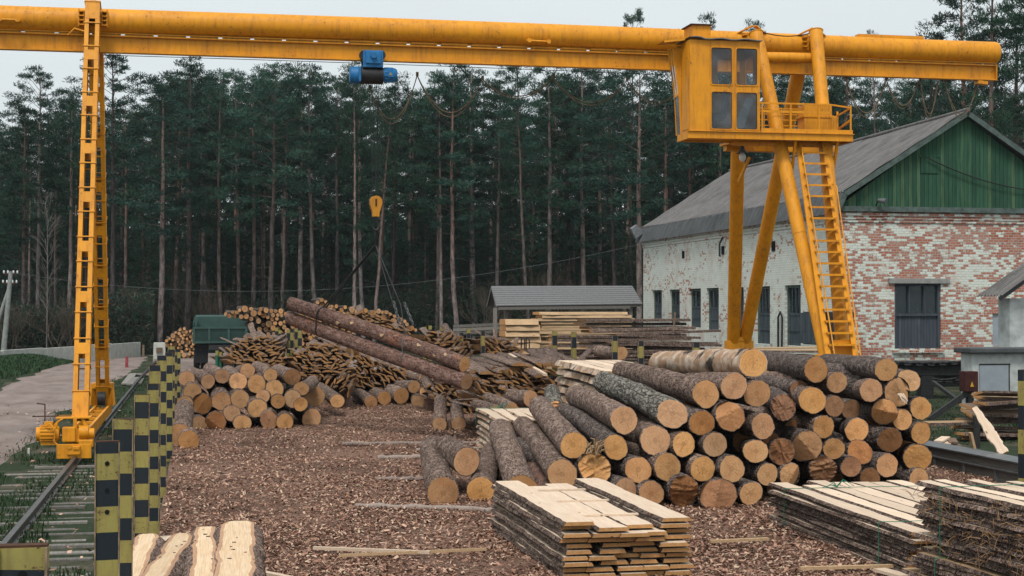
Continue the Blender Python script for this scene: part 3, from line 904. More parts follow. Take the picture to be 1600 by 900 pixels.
# ---------------------------------------------------------------- low wall, utility pole, wire
wl = thing('boundary_wall', 'low pale concrete wall of long panels along the forest edge behind the dirt track', 'wall')
A = at_z(-70, 584); B = at_z(218, 557.5)
npan = 5
for k in range(npan):
    a = A.lerp(B, k / npan); b = A.lerp(B, (k + 1) / npan); dd = (b - a).normalized()
    m = MB(); zt = .80 + .03 * (k % 2)
    m.bar(a + dd * .03 + Vector((0, 0, zt / 2)), b - dd * .03 + Vector((0, 0, zt / 2)), .14, zt, mat=0)
    m.build('wall_panel', M['concrete'], wl, .01)
pf = at_d(5, 480, 82); pf.z = 0
pt = at_d(17, 424, 82)
up_ = thing('utility_pole', 'grey leaning utility pole with white insulators and a side brace', 'pole')
m = MB(); m.tube([pf, pt], [.15, .11], 10); m.build('post', M['pole_wood'], up_)
m = MB(); q = at_d(-22, 560, 82); q.z = 0; m.tube([q, pf.lerp(pt, .82)], [.12, .09], 8); m.build('brace', M['pole_wood'], up_)
m = MB()
for s in (.97, .86):
    c = pf.lerp(pt, s); m.bar(c + Vector((-.35, 0, 0)), c + Vector((.35, 0, 0)), .06, .06)
m.build('crossarm', M['rust'], up_)
for s in (.97, .86):
    for dx in (-.34, -.14, .14, .34):
        c = pf.lerp(pt, s) + Vector((dx, 0, .03)); m = MB()
        m.tube([c, c + Vector((0, 0, .05)), c + Vector((0, 0, .12)), c + Vector((0, 0, .16))], [.03, .05, .045, .02], 8)
        m.build('insulator', M['ceramic'], up_)
def catenary(a, b, sag, n=24):
    return [a.lerp(b, i / n) - Vector((0, 0, sag * 4 * (i / n) * (1 - i / n))) for i in range(n + 1)]
m = MB(); m.tube(catenary(pf.lerp(pt, .96) + Vector((.2, 0, .1)), at_d(1015, 378, 75), 1.6, 40), .008, 4)
tag(m.build('overhead_wire', M['grey_metal']), 'thin overhead wire from the utility pole to the far corner of the brick building', 'wire')

# ---------------------------------------------------------------- brick building
DC = 50.0
cor = at_d(1312, 568, DC)
BXc, BYc = cor.x, cor.y
ZB = cor.z; ZE = at_d(1312, 330, DC).z
far = at_x(1005, 374, BXc); BYf = far.y
rid = at_y(1505, 174, BYc); RX, RZ = rid.x, rid.z
BW = 2 * (RX - BXc); BXr = BXc + BW
brk = at_y(1320, 297, BYc - .3)
bld = thing('brick_workshop', 'long workshop of red brick with flaking white paint, grey corrugated roof and green wooden gable', 'building', (BXc, BYc, 0))
def L(p): return Vector((p[0] - BXc, p[1] - BYc, p[2]))
def opening_wall(name, mat, axis, u0, u1, z0, z1, holes, depth=.35, parent=None, sgn=1):
    """wall in the plane u-z with rectangular holes; thickness goes inwards"""
    us = sorted({u0, u1} | {h[0] for h in holes} | {h[1] for h in holes}); zs = sorted({z0, z1} | {h[2] for h in holes} | {h[3] for h in holes})
    m = MB()
    def pt_(u, z, dp): return (u, dp, z) if axis == 'x' else (dp, u, z)
    for i in range(len(us) - 1):
        for j in range(len(zs) - 1):
            cu, cz = (us[i] + us[i + 1]) / 2, (zs[j] + zs[j + 1]) / 2
            if any(h[0] < cu < h[1] and h[2] < cz < h[3] for h in holes): continue
            m.add([pt_(us[i], zs[j], 0), pt_(us[i + 1], zs[j], 0), pt_(us[i + 1], zs[j + 1], 0), pt_(us[i], zs[j + 1], 0)], [(0, 1, 2, 3)] if axis == 'x' else [(3, 2, 1, 0)])
    for (a, b, c, d) in holes:
        P = [(a, c), (b, c), (b, d), (a, d)]
        for q in range(4):
            p, r = P[q], P[(q + 1) % 4]
            m.add([pt_(p[0], p[1], 0), pt_(r[0], r[1], 0), pt_(r[0], r[1], depth), pt_(p[0], p[1], depth)], [(0, 1, 2, 3)])
    return m.build(name, mat, parent)
# gable wall (faces the camera): window hole
wa = L(at_y(1398, 545, BYc)); wb = L(at_y(1470, 443, BYc)); da = L(at_y(1551, 541, BYc)); db = L(at_y(1580, 490, BYc))
gw = opening_wall('gable_wall', M['brick_gable'], 'x', 0, BW, ZB, ZE, [(wa.x, wb.x, wa.z, wb.z), (da.x, db.x, da.z, db.z)], .3, bld)
# side wall: seven door openings
doors = [(1019, 1034, 453, 500), (1046, 1062, 452, 505), (1077, 1095, 450.5, 512), (1104, 1123, 449.5, 516), (1146, 1162, 448.5, 527), (1180, 1203, 447, 538), (1226, 1251, 445, 541)]
holes = []
for (xa, xb, yt, yb) in doors:
    p = L(at_x(xb, yt, BXc)); q = L(at_x(xa, yt, BXc)); r = L(at_x(xb, yb, BXc))
    holes.append((p.y, q.y, max(r.z, ZB + .12), p.z))
BL = BYf - BYc
opening_wall('side_wall', M['brick_side'], 'y', 0, BL, ZB, ZE, holes, .3, bld)
m = MB(); m.box((BW, BL / 2, (ZB + ZE) / 2), (.3, BL, ZE - ZB)); m.box((BW / 2, BL, (ZB + ZE) / 2), (BW - .4, .3, ZE - ZB)); m.build('rear_wall', M['brick_side'], bld)
m = MB(); m.box((BW / 2 + .1, BL / 2 + .1, ZB / 2 - .01), (BW - .5, BL - .5, ZB - .05)); m.build('foundation', M['void_shade'], bld)  # solid block, painted near black for the dark void under the raised floor
m = MB(); m.box((BW / 2, BL / 2, ZB + .05), (BW - .7, BL - .7, .08)); m.build('floor_slab', M['void_shade'], bld)
# decorative brick courses under the eaves
m = MB()
for k in range(3):
    m.box((BW / 2, -.02 - .015 * k, ZE - .30 + k * .10), (BW + .04, .05 + .03 * k, .085))
m.build('brick_cornice', M['brick_gable'], bld)
m = MB()
for k in range(3):
    m.box((-.02 - .015 * k, BL / 2, ZE - .30 + k * .10), (.05 + .03 * k, BL - .1, .085))
m.build('brick_cornice', M['brick_side'], bld)
# doors
for i, h in enumerate(holes):
    wd = h[1] - h[0]; ht = h[3] - h[2]; yc = (h[0] + h[1]) / 2
    m = MB()
    for dy in (-wd / 2 + .05, wd / 2 - .05): m.box((.15, yc + dy, h[2] + ht / 2), (.10, .1, ht))
    m.box((.15, yc, h[3] - .05), (.10, wd - .2, .1))
    lower = h[2] + ht * .52
    dk = m.build('door_frame', M['trim'], bld)
    m = MB(); m.box((.17, yc, (h[2] + lower) / 2), (.05, wd - .2, lower - h[2])); m.box((.16, yc, lower), (.07, wd - .2, .08)); 
    m.box((.14, yc, h[2] + ht * .25), (.04, wd - .3, .07))
    dr = m.build('door', M['door_paint'], bld)
    m = MB(); m.box((.18, yc, (h[3] - .1 + lower + .04) / 2), (.02, wd - .2, h[3] - lower - .14)); m.build('door_pane', M['window_glass'], dr)
    m = MB()
    nb = 3 if i > 3 else 2
    for q in range(1, nb + 1): m.box((.155, yc - wd / 2 + .1 + (wd - .2) * q / (nb + 1), (h[3] - .1 + lower + .04) / 2), (.03, .035, h[3] - lower - .14))
    m.build('glazing_bar', M['door_paint'], dr)
# gable window
wx0, wx1, wz0, wz1 = wa.x, wb.x, wa.z, wb.z; zm = wz0 + (wz1 - wz0) * .52
win = thing('window', None, None); win.parent = bld
m = MB()
m.box(((wx0 + wx1) / 2, .12, wz1 - .04), (wx1 - wx0, .12, .08)); m.box(((wx0 + wx1) / 2, .12, zm), (wx1 - wx0 - .16, .11, .09)); m.box(((wx0 + wx1) / 2, .12, wz0 + .03), (wx1 - wx0, .12, .06))
for x in (wx0 + .04, wx1 - .04): m.box((x, .12, (wz0 + wz1) / 2), (.08, .12, wz1 - wz0 - .14))
for f in (1 / 3, 2 / 3): m.box((wx0 + (wx1 - wx0) * f, .12, (zm + wz1) / 2), (.06, .10, wz1 - zm - .13))
m.build('window_frame', M['door_paint_g'], win)
m = MB(); m.box(((wx0 + wx1) / 2, .17, (zm + wz1) / 2), (wx1 - wx0 - .1, .02, wz1 - zm - .1)); m.build('window_glass', M['window_glass'], win)
m = MB(); m.box(((wx0 + wx1) / 2, .15, (zm + wz0) / 2), (wx1 - wx0 - .16, .04, zm - wz0 - .1)); m.build('lower_panel', M['door_paint_g'], win)
m = MB(); la = L(at_y(1388, 443, BYc)); lb_ = L(at_y(1483, 436, BYc)); m.box(((la.x + lb_.x) / 2, -.02, (la.z + lb_.z) / 2 + .01), (lb_.x - la.x, .12, .17)); m.build('lintel', M['concrete_grey'], bld, .01)
m = MB()
for k in range(9):
    m.box((wx0 - .1 + (wx1 - wx0 + .2) * (k + .5) / 9, -.04, wz0 - .09), ((wx1 - wx0 + .2) / 9 - .015, .14, .09))
m.build('brick_sill', M['brick_gable'], bld)
m = MB(); m.box(((da.x + db.x) / 2, .1, (da.z + db.z) / 2), (db.x - da.x, .05, db.z - da.z)); m.box(((da.x + db.x) / 2 + .12, .065, (da.z + db.z) / 2), (.03, .02, .5)); m.build('steel_hatch', M['steel_door'], bld)
# green gable: broad trim board, planks up to the verge
ZG = at_y(1400, 325, BYc).z
m = MB(); m.prism([(-.05, ZG + .02), (BW + .05, ZG + .02), (RX - BXc, RZ - .12)], -.03, .06, 'y'); m.build('green_gable_boards', M['gable_green'], bld)
m = MB(); m.box((BW / 2, -.10, ZG - .03), (BW + .3, .12, .13)); m.box((BW / 2, -.17, ZG - .11), (BW + .3, .05, .05)); m.build('gable_ledge', M['trim'], bld)
m = MB(); p = L(at_y(1440, 248, BYc)); m.box((p.x + .25, -.045, p.z - .2), (.62, .03, .55)); m.box((p.x + .25, -.055, p.z + .09), (.72, .04, .05)); m.build('loft_hatch', M['gable_green'], bld)
# roof: main slopes + flared eave skirts, corrugated
bx_, bz_ = brk.x - BXc, brk.z
OV = .35
def slope_sheet(xa, za, xb, zb, y0, y1, pitch, amp, rows=4, sag=0.0, mat=None, name='roof', under=False):
    nyy = int((y1 - y0) / pitch * 6)
    V = []; nrm = Vector((-(zb - za), 0, xb - xa)).normalized()
    if nrm.z < 0: nrm = -nrm
    for i in range(rows + 1):
        t = i / rows
        for j in range(nyy + 1):
            y = y0 + (y1 - y0) * j / nyy
            a = amp * sin(2 * pi * y / pitch) + .012 * (1 if (i % 2) else -1)
            sg = sag * sin(pi * j / nyy) * (1 - .6 * t)
            wob = .035 * noise.noise((y * .35, t * 3, xa))
            V.append((xa + (xb - xa) * t + nrm.x * a, y, za + (zb - za) * t + nrm.z * (a + wob) - sg))
    F = [(i * (nyy + 1) + j, i * (nyy + 1) + j + 1, (i + 1) * (nyy + 1) + j + 1, (i + 1) * (nyy + 1) + j) for i in range(rows) for j in range(nyy)]
    m = MB(); m.add(V, F, 0, True); return m.build(name, mat, bld)
rx = RX - BXc
slope_sheet(rx, RZ, bx_ - .04, bz_ - .05, -OV, BL + OV, .20, .028, 7, .12, M['roof'])
slope_sheet(rx, RZ, BW - bx_ + .04, bz_ - .05, -OV, BL + OV, .20, .028, 7, .12, M['roof'])
ex, ez = -.30, ZE - .08
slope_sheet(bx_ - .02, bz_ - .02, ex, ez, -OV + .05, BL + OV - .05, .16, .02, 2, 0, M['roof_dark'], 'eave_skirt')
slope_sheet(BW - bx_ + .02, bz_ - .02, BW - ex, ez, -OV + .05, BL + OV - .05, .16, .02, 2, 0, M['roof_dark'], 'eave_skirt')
m = MB(); m.tube([(rx, -OV - .02, RZ + .02), (rx, BL / 2, RZ - .10), (rx, BL + OV, RZ + .02)], .07, 8); m.build('ridge_cap', M['roof'], bld)
m = MB()
for (x0, z0, x1, z1) in ((rx, RZ - .09, bx_, bz_ - .13), (bx_, bz_ - .13, ex + .05, ez - .04), (rx, RZ - .09, BW - bx_, bz_ - .13), (BW - bx_, bz_ - .13, BW - ex - .05, ez - .04)):
    m.bar((x0, -OV + .04, z0), (x1, -OV + .04, z1), .04, .17, (0, 1, 0) if False else (0, 0, 1))
m.build('barge_board', M['trim'], bld)
m = MB(); m.box((rx, -OV / 2, bz_ - .05), (BW - .2, OV - .1, .03)) if False else None
for (x0, z0, x1, z1) in ((rx, RZ - .10, bx_, bz_ - .14), (rx, RZ - .10, BW - bx_, bz_ - .14)):
    m.add([(x0, -OV + .05, z0), (x1, -OV + .05, z1), (x1, BL + OV, z1), (x0, BL + OV, z0)], [(0, 1, 2, 3)])
m.build('roof_underside', M['grey_wood'], bld)
# small vents in the side wall, corner lamp, wall hose
for (x, y, s) in ((1068, 398, .28), (1130, 391, .3), (1209, 384.5, .32)):
    p = L(at_x(x, y, BXc)); m = MB(); m.box((-.01, p.y, p.z), (.04, s, s * 1.1)); m.build('vent', M['void_shade'], bld)
p = L(at_x(1130, 385, BXc)); m = MB(); m.tube([p + Vector((0, 0, .4)), p + Vector((-.15, 0, .1)), p + Vector((-.15, 0, -.4))], .04, 6); m.build('bracket', M['dark_metal'], bld)
fl = thing('floodlight', 'grey floodlight on a bracket at the far corner of the brick workshop', 'lamp', far)
m = MB(); m.tube([(0, -.1, -.2), (-.15, -.15, .1), (-.3, -.2, .25)], .035, 6); m.build('bracket', M['dark_metal'], fl)
m = MB(); m.box((-.42, -.25, .35), (.5, .35, .55), Matrix.Rotation(-.6, 3, 'Y'), 0, .7); m.build('lamp_housing', M['grey_metal'], fl, .03)
ll = thing('gable_lamp', 'small lamp on the ledge under the green gable boards', 'lamp', (BXc, BYc, 0))
p = L(at_y(1366, 316, BYc)); m = MB(); m.tube([p + Vector((0, -.1, -.15)), p + Vector((0, -.3, .05)), p + Vector((.1, -.4, 0))], .025, 6); m.build('bracket', M['dark_metal'], ll)
m = MB(); m.tube([p + Vector((.0, -.3, .05)), p + Vector((.18, -.5, -.0))], [.06, .10], 8); m.build('lamp_housing', M['grey_metal'], ll)
m = MB(); a = L(at_y(1444, 246, BYc)); b = L(at_y(1640, 300, BYc)); a.y = b.y = -.15
wr = MB(); wr.tube(catenary(a, b, .25, 16), .022, 4); wo_ = wr.build('gable_cable', M['rope']); wo_.location = (BXc, BYc, 0); tag(wo_, 'black cable slanting across the green gable boards', 'cable')
# electrical cabinets and hose by the side wall
p0 = at_x(1290, 540, BXc - 1.1); p1 = at_x(1252, 487, BXc - 1.1)
cb = thing('switch_cabinet', 'dark open cabinet against the side wall behind the crane ladder', 'cabinet', (BXc - 1.1, p0.y, p0.z))
hh = p1.z - p0.z; ww = abs(p1.y - p0.y)
m = MB(); m.box((.5, ww * .5, hh / 2), (.9, ww, .0 + hh)); m.build('housing', M['dark_metal'], cb, .02)
for q in (0, 1):
    m = MB(); m.box((-.03, ww * (.25 + .5 * q), hh / 2), (.05, ww * .46, hh * .94)); d_ = m.build('cabinet_door', M['door_paint'], cb)
    m = MB(); m.box((-.08, ww * (.25 + .5 * q) + .1, hh / 2), (.03, .03, .15)); m.build('handle', M['grey_metal'], d_)
p = at_x(1219, 505, BXc - .08); m = MB(); m.tube([p + Vector((0, .2, -.9)), p + Vector((0, .2, .2)), p + Vector((0, 0, .4)), p + Vector((0, -.2, .2)), p + Vector((0, -.15, -.9))], .035, 6)
tag(m.build('hose', M['rubber']), 'dark hose looped on the white side wall between two doors', 'hose')

# ---------------------------------------------------------------- little plaster sheds on the right
dS = 41.0
sh = thing('transformer_shed', 'small stained plaster shed with corrugated roof at the right picture edge', 'shed')
a = at_d(1578, 560, dS); top = at_d(1578, 466, dS)
m = MB(); m.box((a.x + 1.5, a.y + .3, top.z / 2), (3, .6, top.z)); m.build('wall', M['plaster'], sh)
e0 = at_d(1560, 462, dS - .4); e1 = at_d(1606, 428, dS)
m = MB(); V = []
for i in range(2):
    for j in range(97):
        y = a.y - .5 + 1.3 * j / 96; t = i
        V.append((e0.x + (e1.x + .6 - e0.x) * t, y, e0.z + (e1.z + .45 - e0.z) * t + .03 * sin(j * 2 * pi / 12)))
m.add(V, [(j, j + 1, 97 + j + 1, 97 + j) for j in range(96)], 0, True); m.build('roof', M['roof'], sh)
m = MB(); m.bar((e0.x + .03, e0.y, e0.z - .08), (e1.x + .6, e0.y, e1.z + .35), .05, .12); m.build('fascia', M['roof_dark'], sh)
dA = 38.0
an = thing('plaster_annex', 'low white plaster annex with a dark slab roof and pale steel door', 'shed')
a = at_d(1520, 650, dA); a.z = 0; t_ = at_d(1520, 552, dA)
m = MB(); m.box((a.x + 2, a.y + .3, t_.z / 2), (4, .6, t_.z)); m.build('wall', M['plaster'], an, .01)
m = MB(); m.box((a.x + 1.95, a.y + .25, t_.z + .065), (4.2, .9, .13)); m.build('roof_slab', M['roof_dark'], an, .03)
p = at_d(1531, 640, dA); q = at_d(1581, 571, dA)
m = MB(); m.box(((p.x + q.x) / 2, a.y - .02, q.z / 2 + .1), (q.x - p.x, .05, q.z - .2)); m.build('steel_door', M['steel_door'], an)
m = MB(); m.box(((p.x + q.x) / 2 + .03, a.y - .015, q.z + .02), (q.x - p.x + .05, .045, .04)); m.box((q.x + .02, a.y - .015, q.z / 2 + .1), (.04, .045, q.z - .2)); m.build('door_frame', M['dark_metal'], an)

# dark beam shelter along the foot of the gable wall
dB = 44.0
ps = thing('loading_gantry', 'dark steel beam with hanging chains on posts below the gable window', 'gantry')
a = at_d(1380, 578, dB); b = at_d(1522, 577, dB)
b.y = a.y
m = MB(); m.box(((a.x + b.x) / 2, a.y, a.z), (b.x - a.x, .25, .34)); m.box(((a.x + b.x) / 2, a.y + .4, a.z + .2), (b.x - a.x, 1.2, .05)); m.build('beam', M['dark_metal'], ps, .01)
def chain(p, q, sag, link=.11, r=.018):
    pts = catenary(Vector(p), Vector(q), sag, int((Vector(q) - Vector(p)).length / link) + 2); m = MB()
    for i in range(len(pts) - 1):
        c = (pts[i] + pts[i + 1]) / 2; d = (pts[i + 1] - pts[i]).normalized()
        s1 = d.orthogonal().normalized(); s1 = s1 if i % 2 else d.cross(s1)
        m.tube([c + d * link * .62 * cos(t) + s1 * link * .3 * sin(t) for t in [k * pi / 4 for k in range(9)]], r, 4, caps=False)
    return m
chain((a.x, a.y - .2, a.z + .22), (b.x, a.y - .2, a.z + .22), .06, .2, .035).build('chain', M['dark_metal'], ps)
c1 = at_d(1462, 594, dB); c2 = at_d(1508, 592, dB)
chain((c1.x, a.y - .1, c1.z), (c2.x, a.y - .1, c2.z), .05, .2, .035).build('chain', M['dark_metal'], ps)
for px in (1388, 1452):
    p = at_d(px, 600, dB); m = MB(); m.box((p.x, a.y, a.z / 2 - .1), (.38, .3, a.z - .15)); m.build('post', M['dark_metal'], ps)
dR = 36.0
es = thing('end_stop', 'rusty red steel post with a yellow triangle and a dark diagonal brace', 'post')
p = at_d(1514, 690, dR); t1 = at_d(1514, 580, dR); mid = at_d(1514, 612, dR)
m = MB(); m.box((p.x, p.y, (t1.z + mid.z) / 2), (.33, .3, t1.z - mid.z)); m.build('box_head', M['red_old'] if False else plain('rust_red', (.055, .018, .016), .8, .2, 0, .4, 8), es, .02)
m = MB(); m.box((p.x + .05, p.y + .05, mid.z / 2), (.14, .14, mid.z)); m.build('post', M['dark_metal'], es)
m = MB(); q = at_d(1452, 690, dR); m.bar((mid.x, p.y, mid.z), (q.x, q.y, .1), .12, .12); m.bar((at_d(1500, 628, dR)), at_d(1458, 597, dR + 3), .08, .08); m.build('brace', M['dark_metal'], es)
m = MB(); m.prism([(p.x - .045, mid.z + .12), (p.x + .045, mid.z + .12), (p.x, mid.z + .24)], p.y - .165, p.y - .155, 'y'); m.build('warning_triangle', painted('sign_yellow', (.62, .36, .02)), es)

# ================================================================ GANTRY CRANE
YB, YF, YR = 31.0, 28.1, 35.3
XL = -2.03
XR = at_y(1310, 558, YF).x
Z_IB = at_y(148, 82, YB).z          # underside of the I beam
IBH = .335; TR = .240
Z_T = Z_IB + IBH + .028 + TR
cr = thing('gantry_crane', 'yellow gantry crane with tubular beam, lattice left legs and glazed operator cab', 'crane', (XL, YB, 0))
def C_(m, name, parent=None, bevel=0.0, mat='yellow'):
    """world coordinate mesh under the crane"""
    o = m.build(name, M[mat] if isinstance(mat, str) else mat, parent or cr, bevel)
    if parent is None: o.matrix_parent_inverse = Matrix.Translation((-XL, -YB, 0))
    return o
xe = at_y(1557, 100, YB).x; xs0 = -13.0
m = MB()
npt = 60
pts = [(xs0 + (xe - .06 - xs0) * i / npt, YB, Z_T + .035 * sin(pi * min(1, max(0, (xs0 + (xe - xs0) * i / npt + 3) / 18)))) for i in range(npt + 1)]
pts += [(xe - .02, YB, Z_T), (xe, YB, Z_T)]
m.tube(pts, [TR] * (npt + 1) + [TR * .985, TR * .90], 40)
for x in [-9.5, -6.2, -3.2, .2, 3.5, 6.6, 9.8, 13.4]:
    zc = Z_T + .035 * sin(pi * min(1, max(0, (x + 3) / 18)))
    m.tube([(x - .012, YB, zc), (x + .012, YB, zc)], TR + .006, 40, caps=False)
tb = C_(m, 'main_tube')
m = MB()   # lifting bar and stiffener marks on the tube
p = at_y(826, 64, YB - TR - .03); q = at_y(856, 66, YB - TR - .03)
m.tube([(p.x, p.y - .05, p.z), (q.x, q.y - .05, q.z)], .022, 8)
for e in (p, q): m.tube([(e.x, e.y - .1, e.z), (e.x, e.y + .12, e.z)], .045, 10)
C_(m, 'lifting_bar', tb); m = MB()
p = at_y(0, 31, YB - TR - .03); q = at_y(28, 32, YB - TR - .03)
m.tube([(p.x, p.y - .05, p.z), (q.x, q.y - .05, q.z)], .022, 8)
for e in (p, q): m.tube([(e.x, e.y - .1, e.z), (e.x, e.y + .12, e.z)], .045, 10)
C_(m, 'lifting_bar', tb)
m = MB(); xi = at_y(1554, 110, YB).x
m.box(((xs0 + xi) / 2, YB, Z_IB + .013), (xi - xs0, .17, .026)); m.box(((xs0 + xi) / 2, YB, Z_IB + IBH - .013), (xi - xs0, .17, .026))
m.box(((xs0 + xi) / 2, YB, Z_IB + IBH / 2), (xi - xs0, .02, IBH - .054)); m.box((xi, YB, Z_IB + IBH / 2 + .003), (.02, .20, IBH + .02))
ib = C_(m, 'runway_beam')
m = MB(); x = xs0 + .1
while x < xi - .2:
    m.box((x, YB - .045, Z_IB + IBH + .04), (.52, .02, .08)); m.box((x, YB + .045, Z_IB + IBH + .04), (.54, .02, .08)); x += .62
m.box(((xs0 + xi) / 2, YB - .075, Z_IB + IBH + .035), (xi - xs0, .03, .02))
C_(m, 'joining_plate', ib)
m = MB(); p = at_y(1340, 66, YB); q = at_y(1442, 66, YB)
m.box(((p.x + q.x) / 2, YB + .05, Z_T + TR + .03), (q.x - p.x, .2, .06)); C_(m, 'cable_tray', tb)
m = MB(); p = at_y(106, 55, YB - TR - .05); q = at_y(132, 49, YB - TR - .12)
m.tube([p, p.lerp(q, .4) + Vector((0, 0, .10)), q], .018, 6); C_(m, 'cable', tb)

def lattice_leg(a, b, wd, dp, panels, rings):
    """box leg of two channels and batten plates; a = foot, b = top"""
    a = Vector(a); b = Vector(b); z = (b - a).normalized(); Ln = (b - a).length
    x = Vector((1, 0, 0)); x = (x - z * x.dot(z)).normalized(); y = z.cross(x)
    R = Matrix((x, y, z)).transposed(); m = MB()
    def bx(u, v, s0, s1, su, sv): m.box(a + x * u + y * v + z * ((s0 + s1) / 2), (su, sv, s1 - s0), R)
    for sx_ in (-1, 1):
        bx(sx_ * (wd / 2 - .006), 0, 0, Ln, .012, dp)
        for sy in (-1, 1): bx(sx_ * (wd / 2 - .045), sy * (dp / 2 - .006), 0.002, Ln - .002, .066, .012)
    for (s0, s1) in panels:
        for sy in (-1, 1): bx(0, sy * (dp / 2 - .004), s0 * Ln, s1 * Ln, wd - .026, .014)
    for s in rings:
        for sy in (-1, 1): bx(0, sy * (dp / 2 + .010), s * Ln - .010, s * Ln + .010, wd + .03, .016)
        for sx_ in (-1, 1): bx(sx_ * (wd / 2 + .007), 0, s * Ln - .010, s * Ln + .010, .014, dp)
    leg = C_(m, 'leg')
    m = MB(); bx(0, 0, Ln - .012, Ln + .012, wd + .03, dp + .03); C_(m, 'cap_plate', leg)
    return leg
fa = at_y(126, 655, YF); fb = at_y(145.5, 8, YB - .38)
pn = [(0, .058)]; rg = [.058]
s = .058
while s < .93:
    pn.append((s + .083, s + .108)); rg += [s + .06, s + .118]; s += .118
pn = [p for p in pn if p[1] < .93] + [(.955, 1)]
lattice_leg(fa, fb, .27, .30, pn, [r for r in rg if r < .95])
ra = at_y(161, 628, YR); rb = at_y(150, 60, YB + .42)
lattice_leg(ra, rb, .27, .30, pn, [r for r in rg if r < .95])
m = MB()   # clamps where the left legs grip the tube
for sx_ in (-1, 1):
    cx = at_y(145, 25, YB - .35).x + sx_ * .21
    for k in range(4): m.box((cx, YB - .23, Z_T + .13 - k * .085), (.10, .24, .022))
    m.box((cx + sx_ * .05, YB - .22, Z_T + .01), (.02, .22, .34)); m.box((cx - sx_ * .04, YB - .22, Z_T + .02), (.02, .2, .26))
C_(m, 'tube_clamp')
m = MB(); p = at_y(145.5, 8, YB - .38); m.box((p.x, p.y, p.z + .05), (.11, .11, .07)); C_(m, 'limit_switch', mat='dark_metal')

# left bogie
lb = thing('bogie', None, None); lb.parent = cr; lb.matrix_parent_inverse = Matrix.Translation((-XL, -YB, 0))
def Bm(m, name, bevel=.004, mat='yellow'): return m.build(name, M[mat], lb, bevel)
m = MB()
for sx_ in (-.14, .14): m.box((XL + sx_, (27.7 + 35.8) / 2, .46), (.05, 8.1, .20))
for y in (28.6, 29.6, 30.6, 31.7, 32.8, 33.9, 34.8): m.box((XL, y, .50), (.24, .08, .06))
m.box((XL + .02, 27.70, .50), (.30, .10, .24)); Bm(m, 'base_frame')
m = MB(); m.box((XL - .02, 27.45, .25), (.57, .10, .24)); m.box((XL - .02, 27.38, .27), (.22, .05, .14)); m.tube([(XL - .09, 27.34, .33), (XL - .09, 27.36, .33)], .04, 10); m.box((XL + .02, 27.345, .31), (.10, .02, .05)); Bm(m, 'buffer_plate')
m = MB(); m.box((XL - .05, 27.95, .80), (.58, .62, .025)); m.bar((XL - .02, 27.66, .40), (XL - .02, 27.66, .79), .06, .06); m.bar((XL + .22, 27.66, .55), (XL + .10, 27.7, .79), .05, .05); m.bar((XL - .50, 27.7, .55), (XL - .25, 27.7, .79), .04, .04); Bm(m, 'top_plate')
m = MB()
m.tube([(XL - .62, 27.7, .53), (XL - .60, 27.7, .53), (XL - .30, 27.7, .53), (XL - .28, 27.7, .53)], [.10, .14, .14, .11], 20)
for k in range(9): a = pi * k / 8; m.bar((XL - .59, 27.7 - .148 * sin(a), .53 + .148 * cos(a)), (XL - .32, 27.7 - .148 * sin(a), .53 + .148 * cos(a)), .02, .02)
m.tube([(XL - .66, 27.7, .53), (XL - .61, 27.7, .53)], .12, 16); m.box((XL - .46, 27.72, .70), (.14, .14, .08)); m.box((XL - .45, 27.72, .37), (.26, .2, .05))
Bm(m, 'travel_motor', 0)
m = MB(); m.box((XL - .12, 27.72, .52), (.22, .26, .26)); m.tube([(XL + .05, 27.7, .55), (XL + .20, 27.7, .55)], .12, 16); m.tube([(XL + .20, 27.7, .53), (XL + .30, 27.7, .53)], .09, 14)
m.box((XL + .16, 27.75, .36), (.24, .28, .14)); Bm(m, 'gearbox', .02)
m = MB(); m.tube([(XL - .50, 27.58, .66), (XL - .42, 27.5, .72), (XL - .34, 27.52, .6), (XL - .36, 27.52, .42), (XL - .30, 27.5, .36)], .014, 6); m.tube([(XL - .33, 27.6, .62), (XL - .3, 27.55, .75), (XL - .22, 27.6, .79)], .014, 6); Bm(m, 'motor_cable', 0)
for y in (28.0, 35.3):
    m = MB(); m.tube([(XL - .05, y, .33), (XL + .05, y, .33)], .18, 24); m.tube([(XL - .07, y, .33), (XL - .05, y, .33)], .21, 24); Bm(m, 'wheel', 0, 'dark_metal')
m = MB()   # rear portal
for sx_ in (-.17, .17): m.bar((XL + sx_ * 1.15, YR - .25, .55), (XL + sx_ * .9, YR - .2, 1.0), .06, .22)
m.box((XL, YR - .1, 1.02), (.46, .45, .05)); m.box((XL, YR - .32, .98), (.44, .02, .10)); Bm(m, 'rear_portal')
m = MB(); m.tube([(XL - .08, YR - .5, .72), (XL + .08, YR - .5, .72)], .15, 20); Bm(m, 'cable_reel', 0, 'dark_metal')
m = MB(); m.bar((XL - .75, 27.9, .82), (XL - .1, 27.9, .82), .02, .02); m.bar((XL - .55, 28.0, .55), (XL - .55, 28.0, 1.02), .02, .02); m.bar((XL - .55, 28.0, 1.02), (XL - .68, 27.95, 1.04), .02, .02); Bm(m, 'rail_feeler', 0, 'rust')

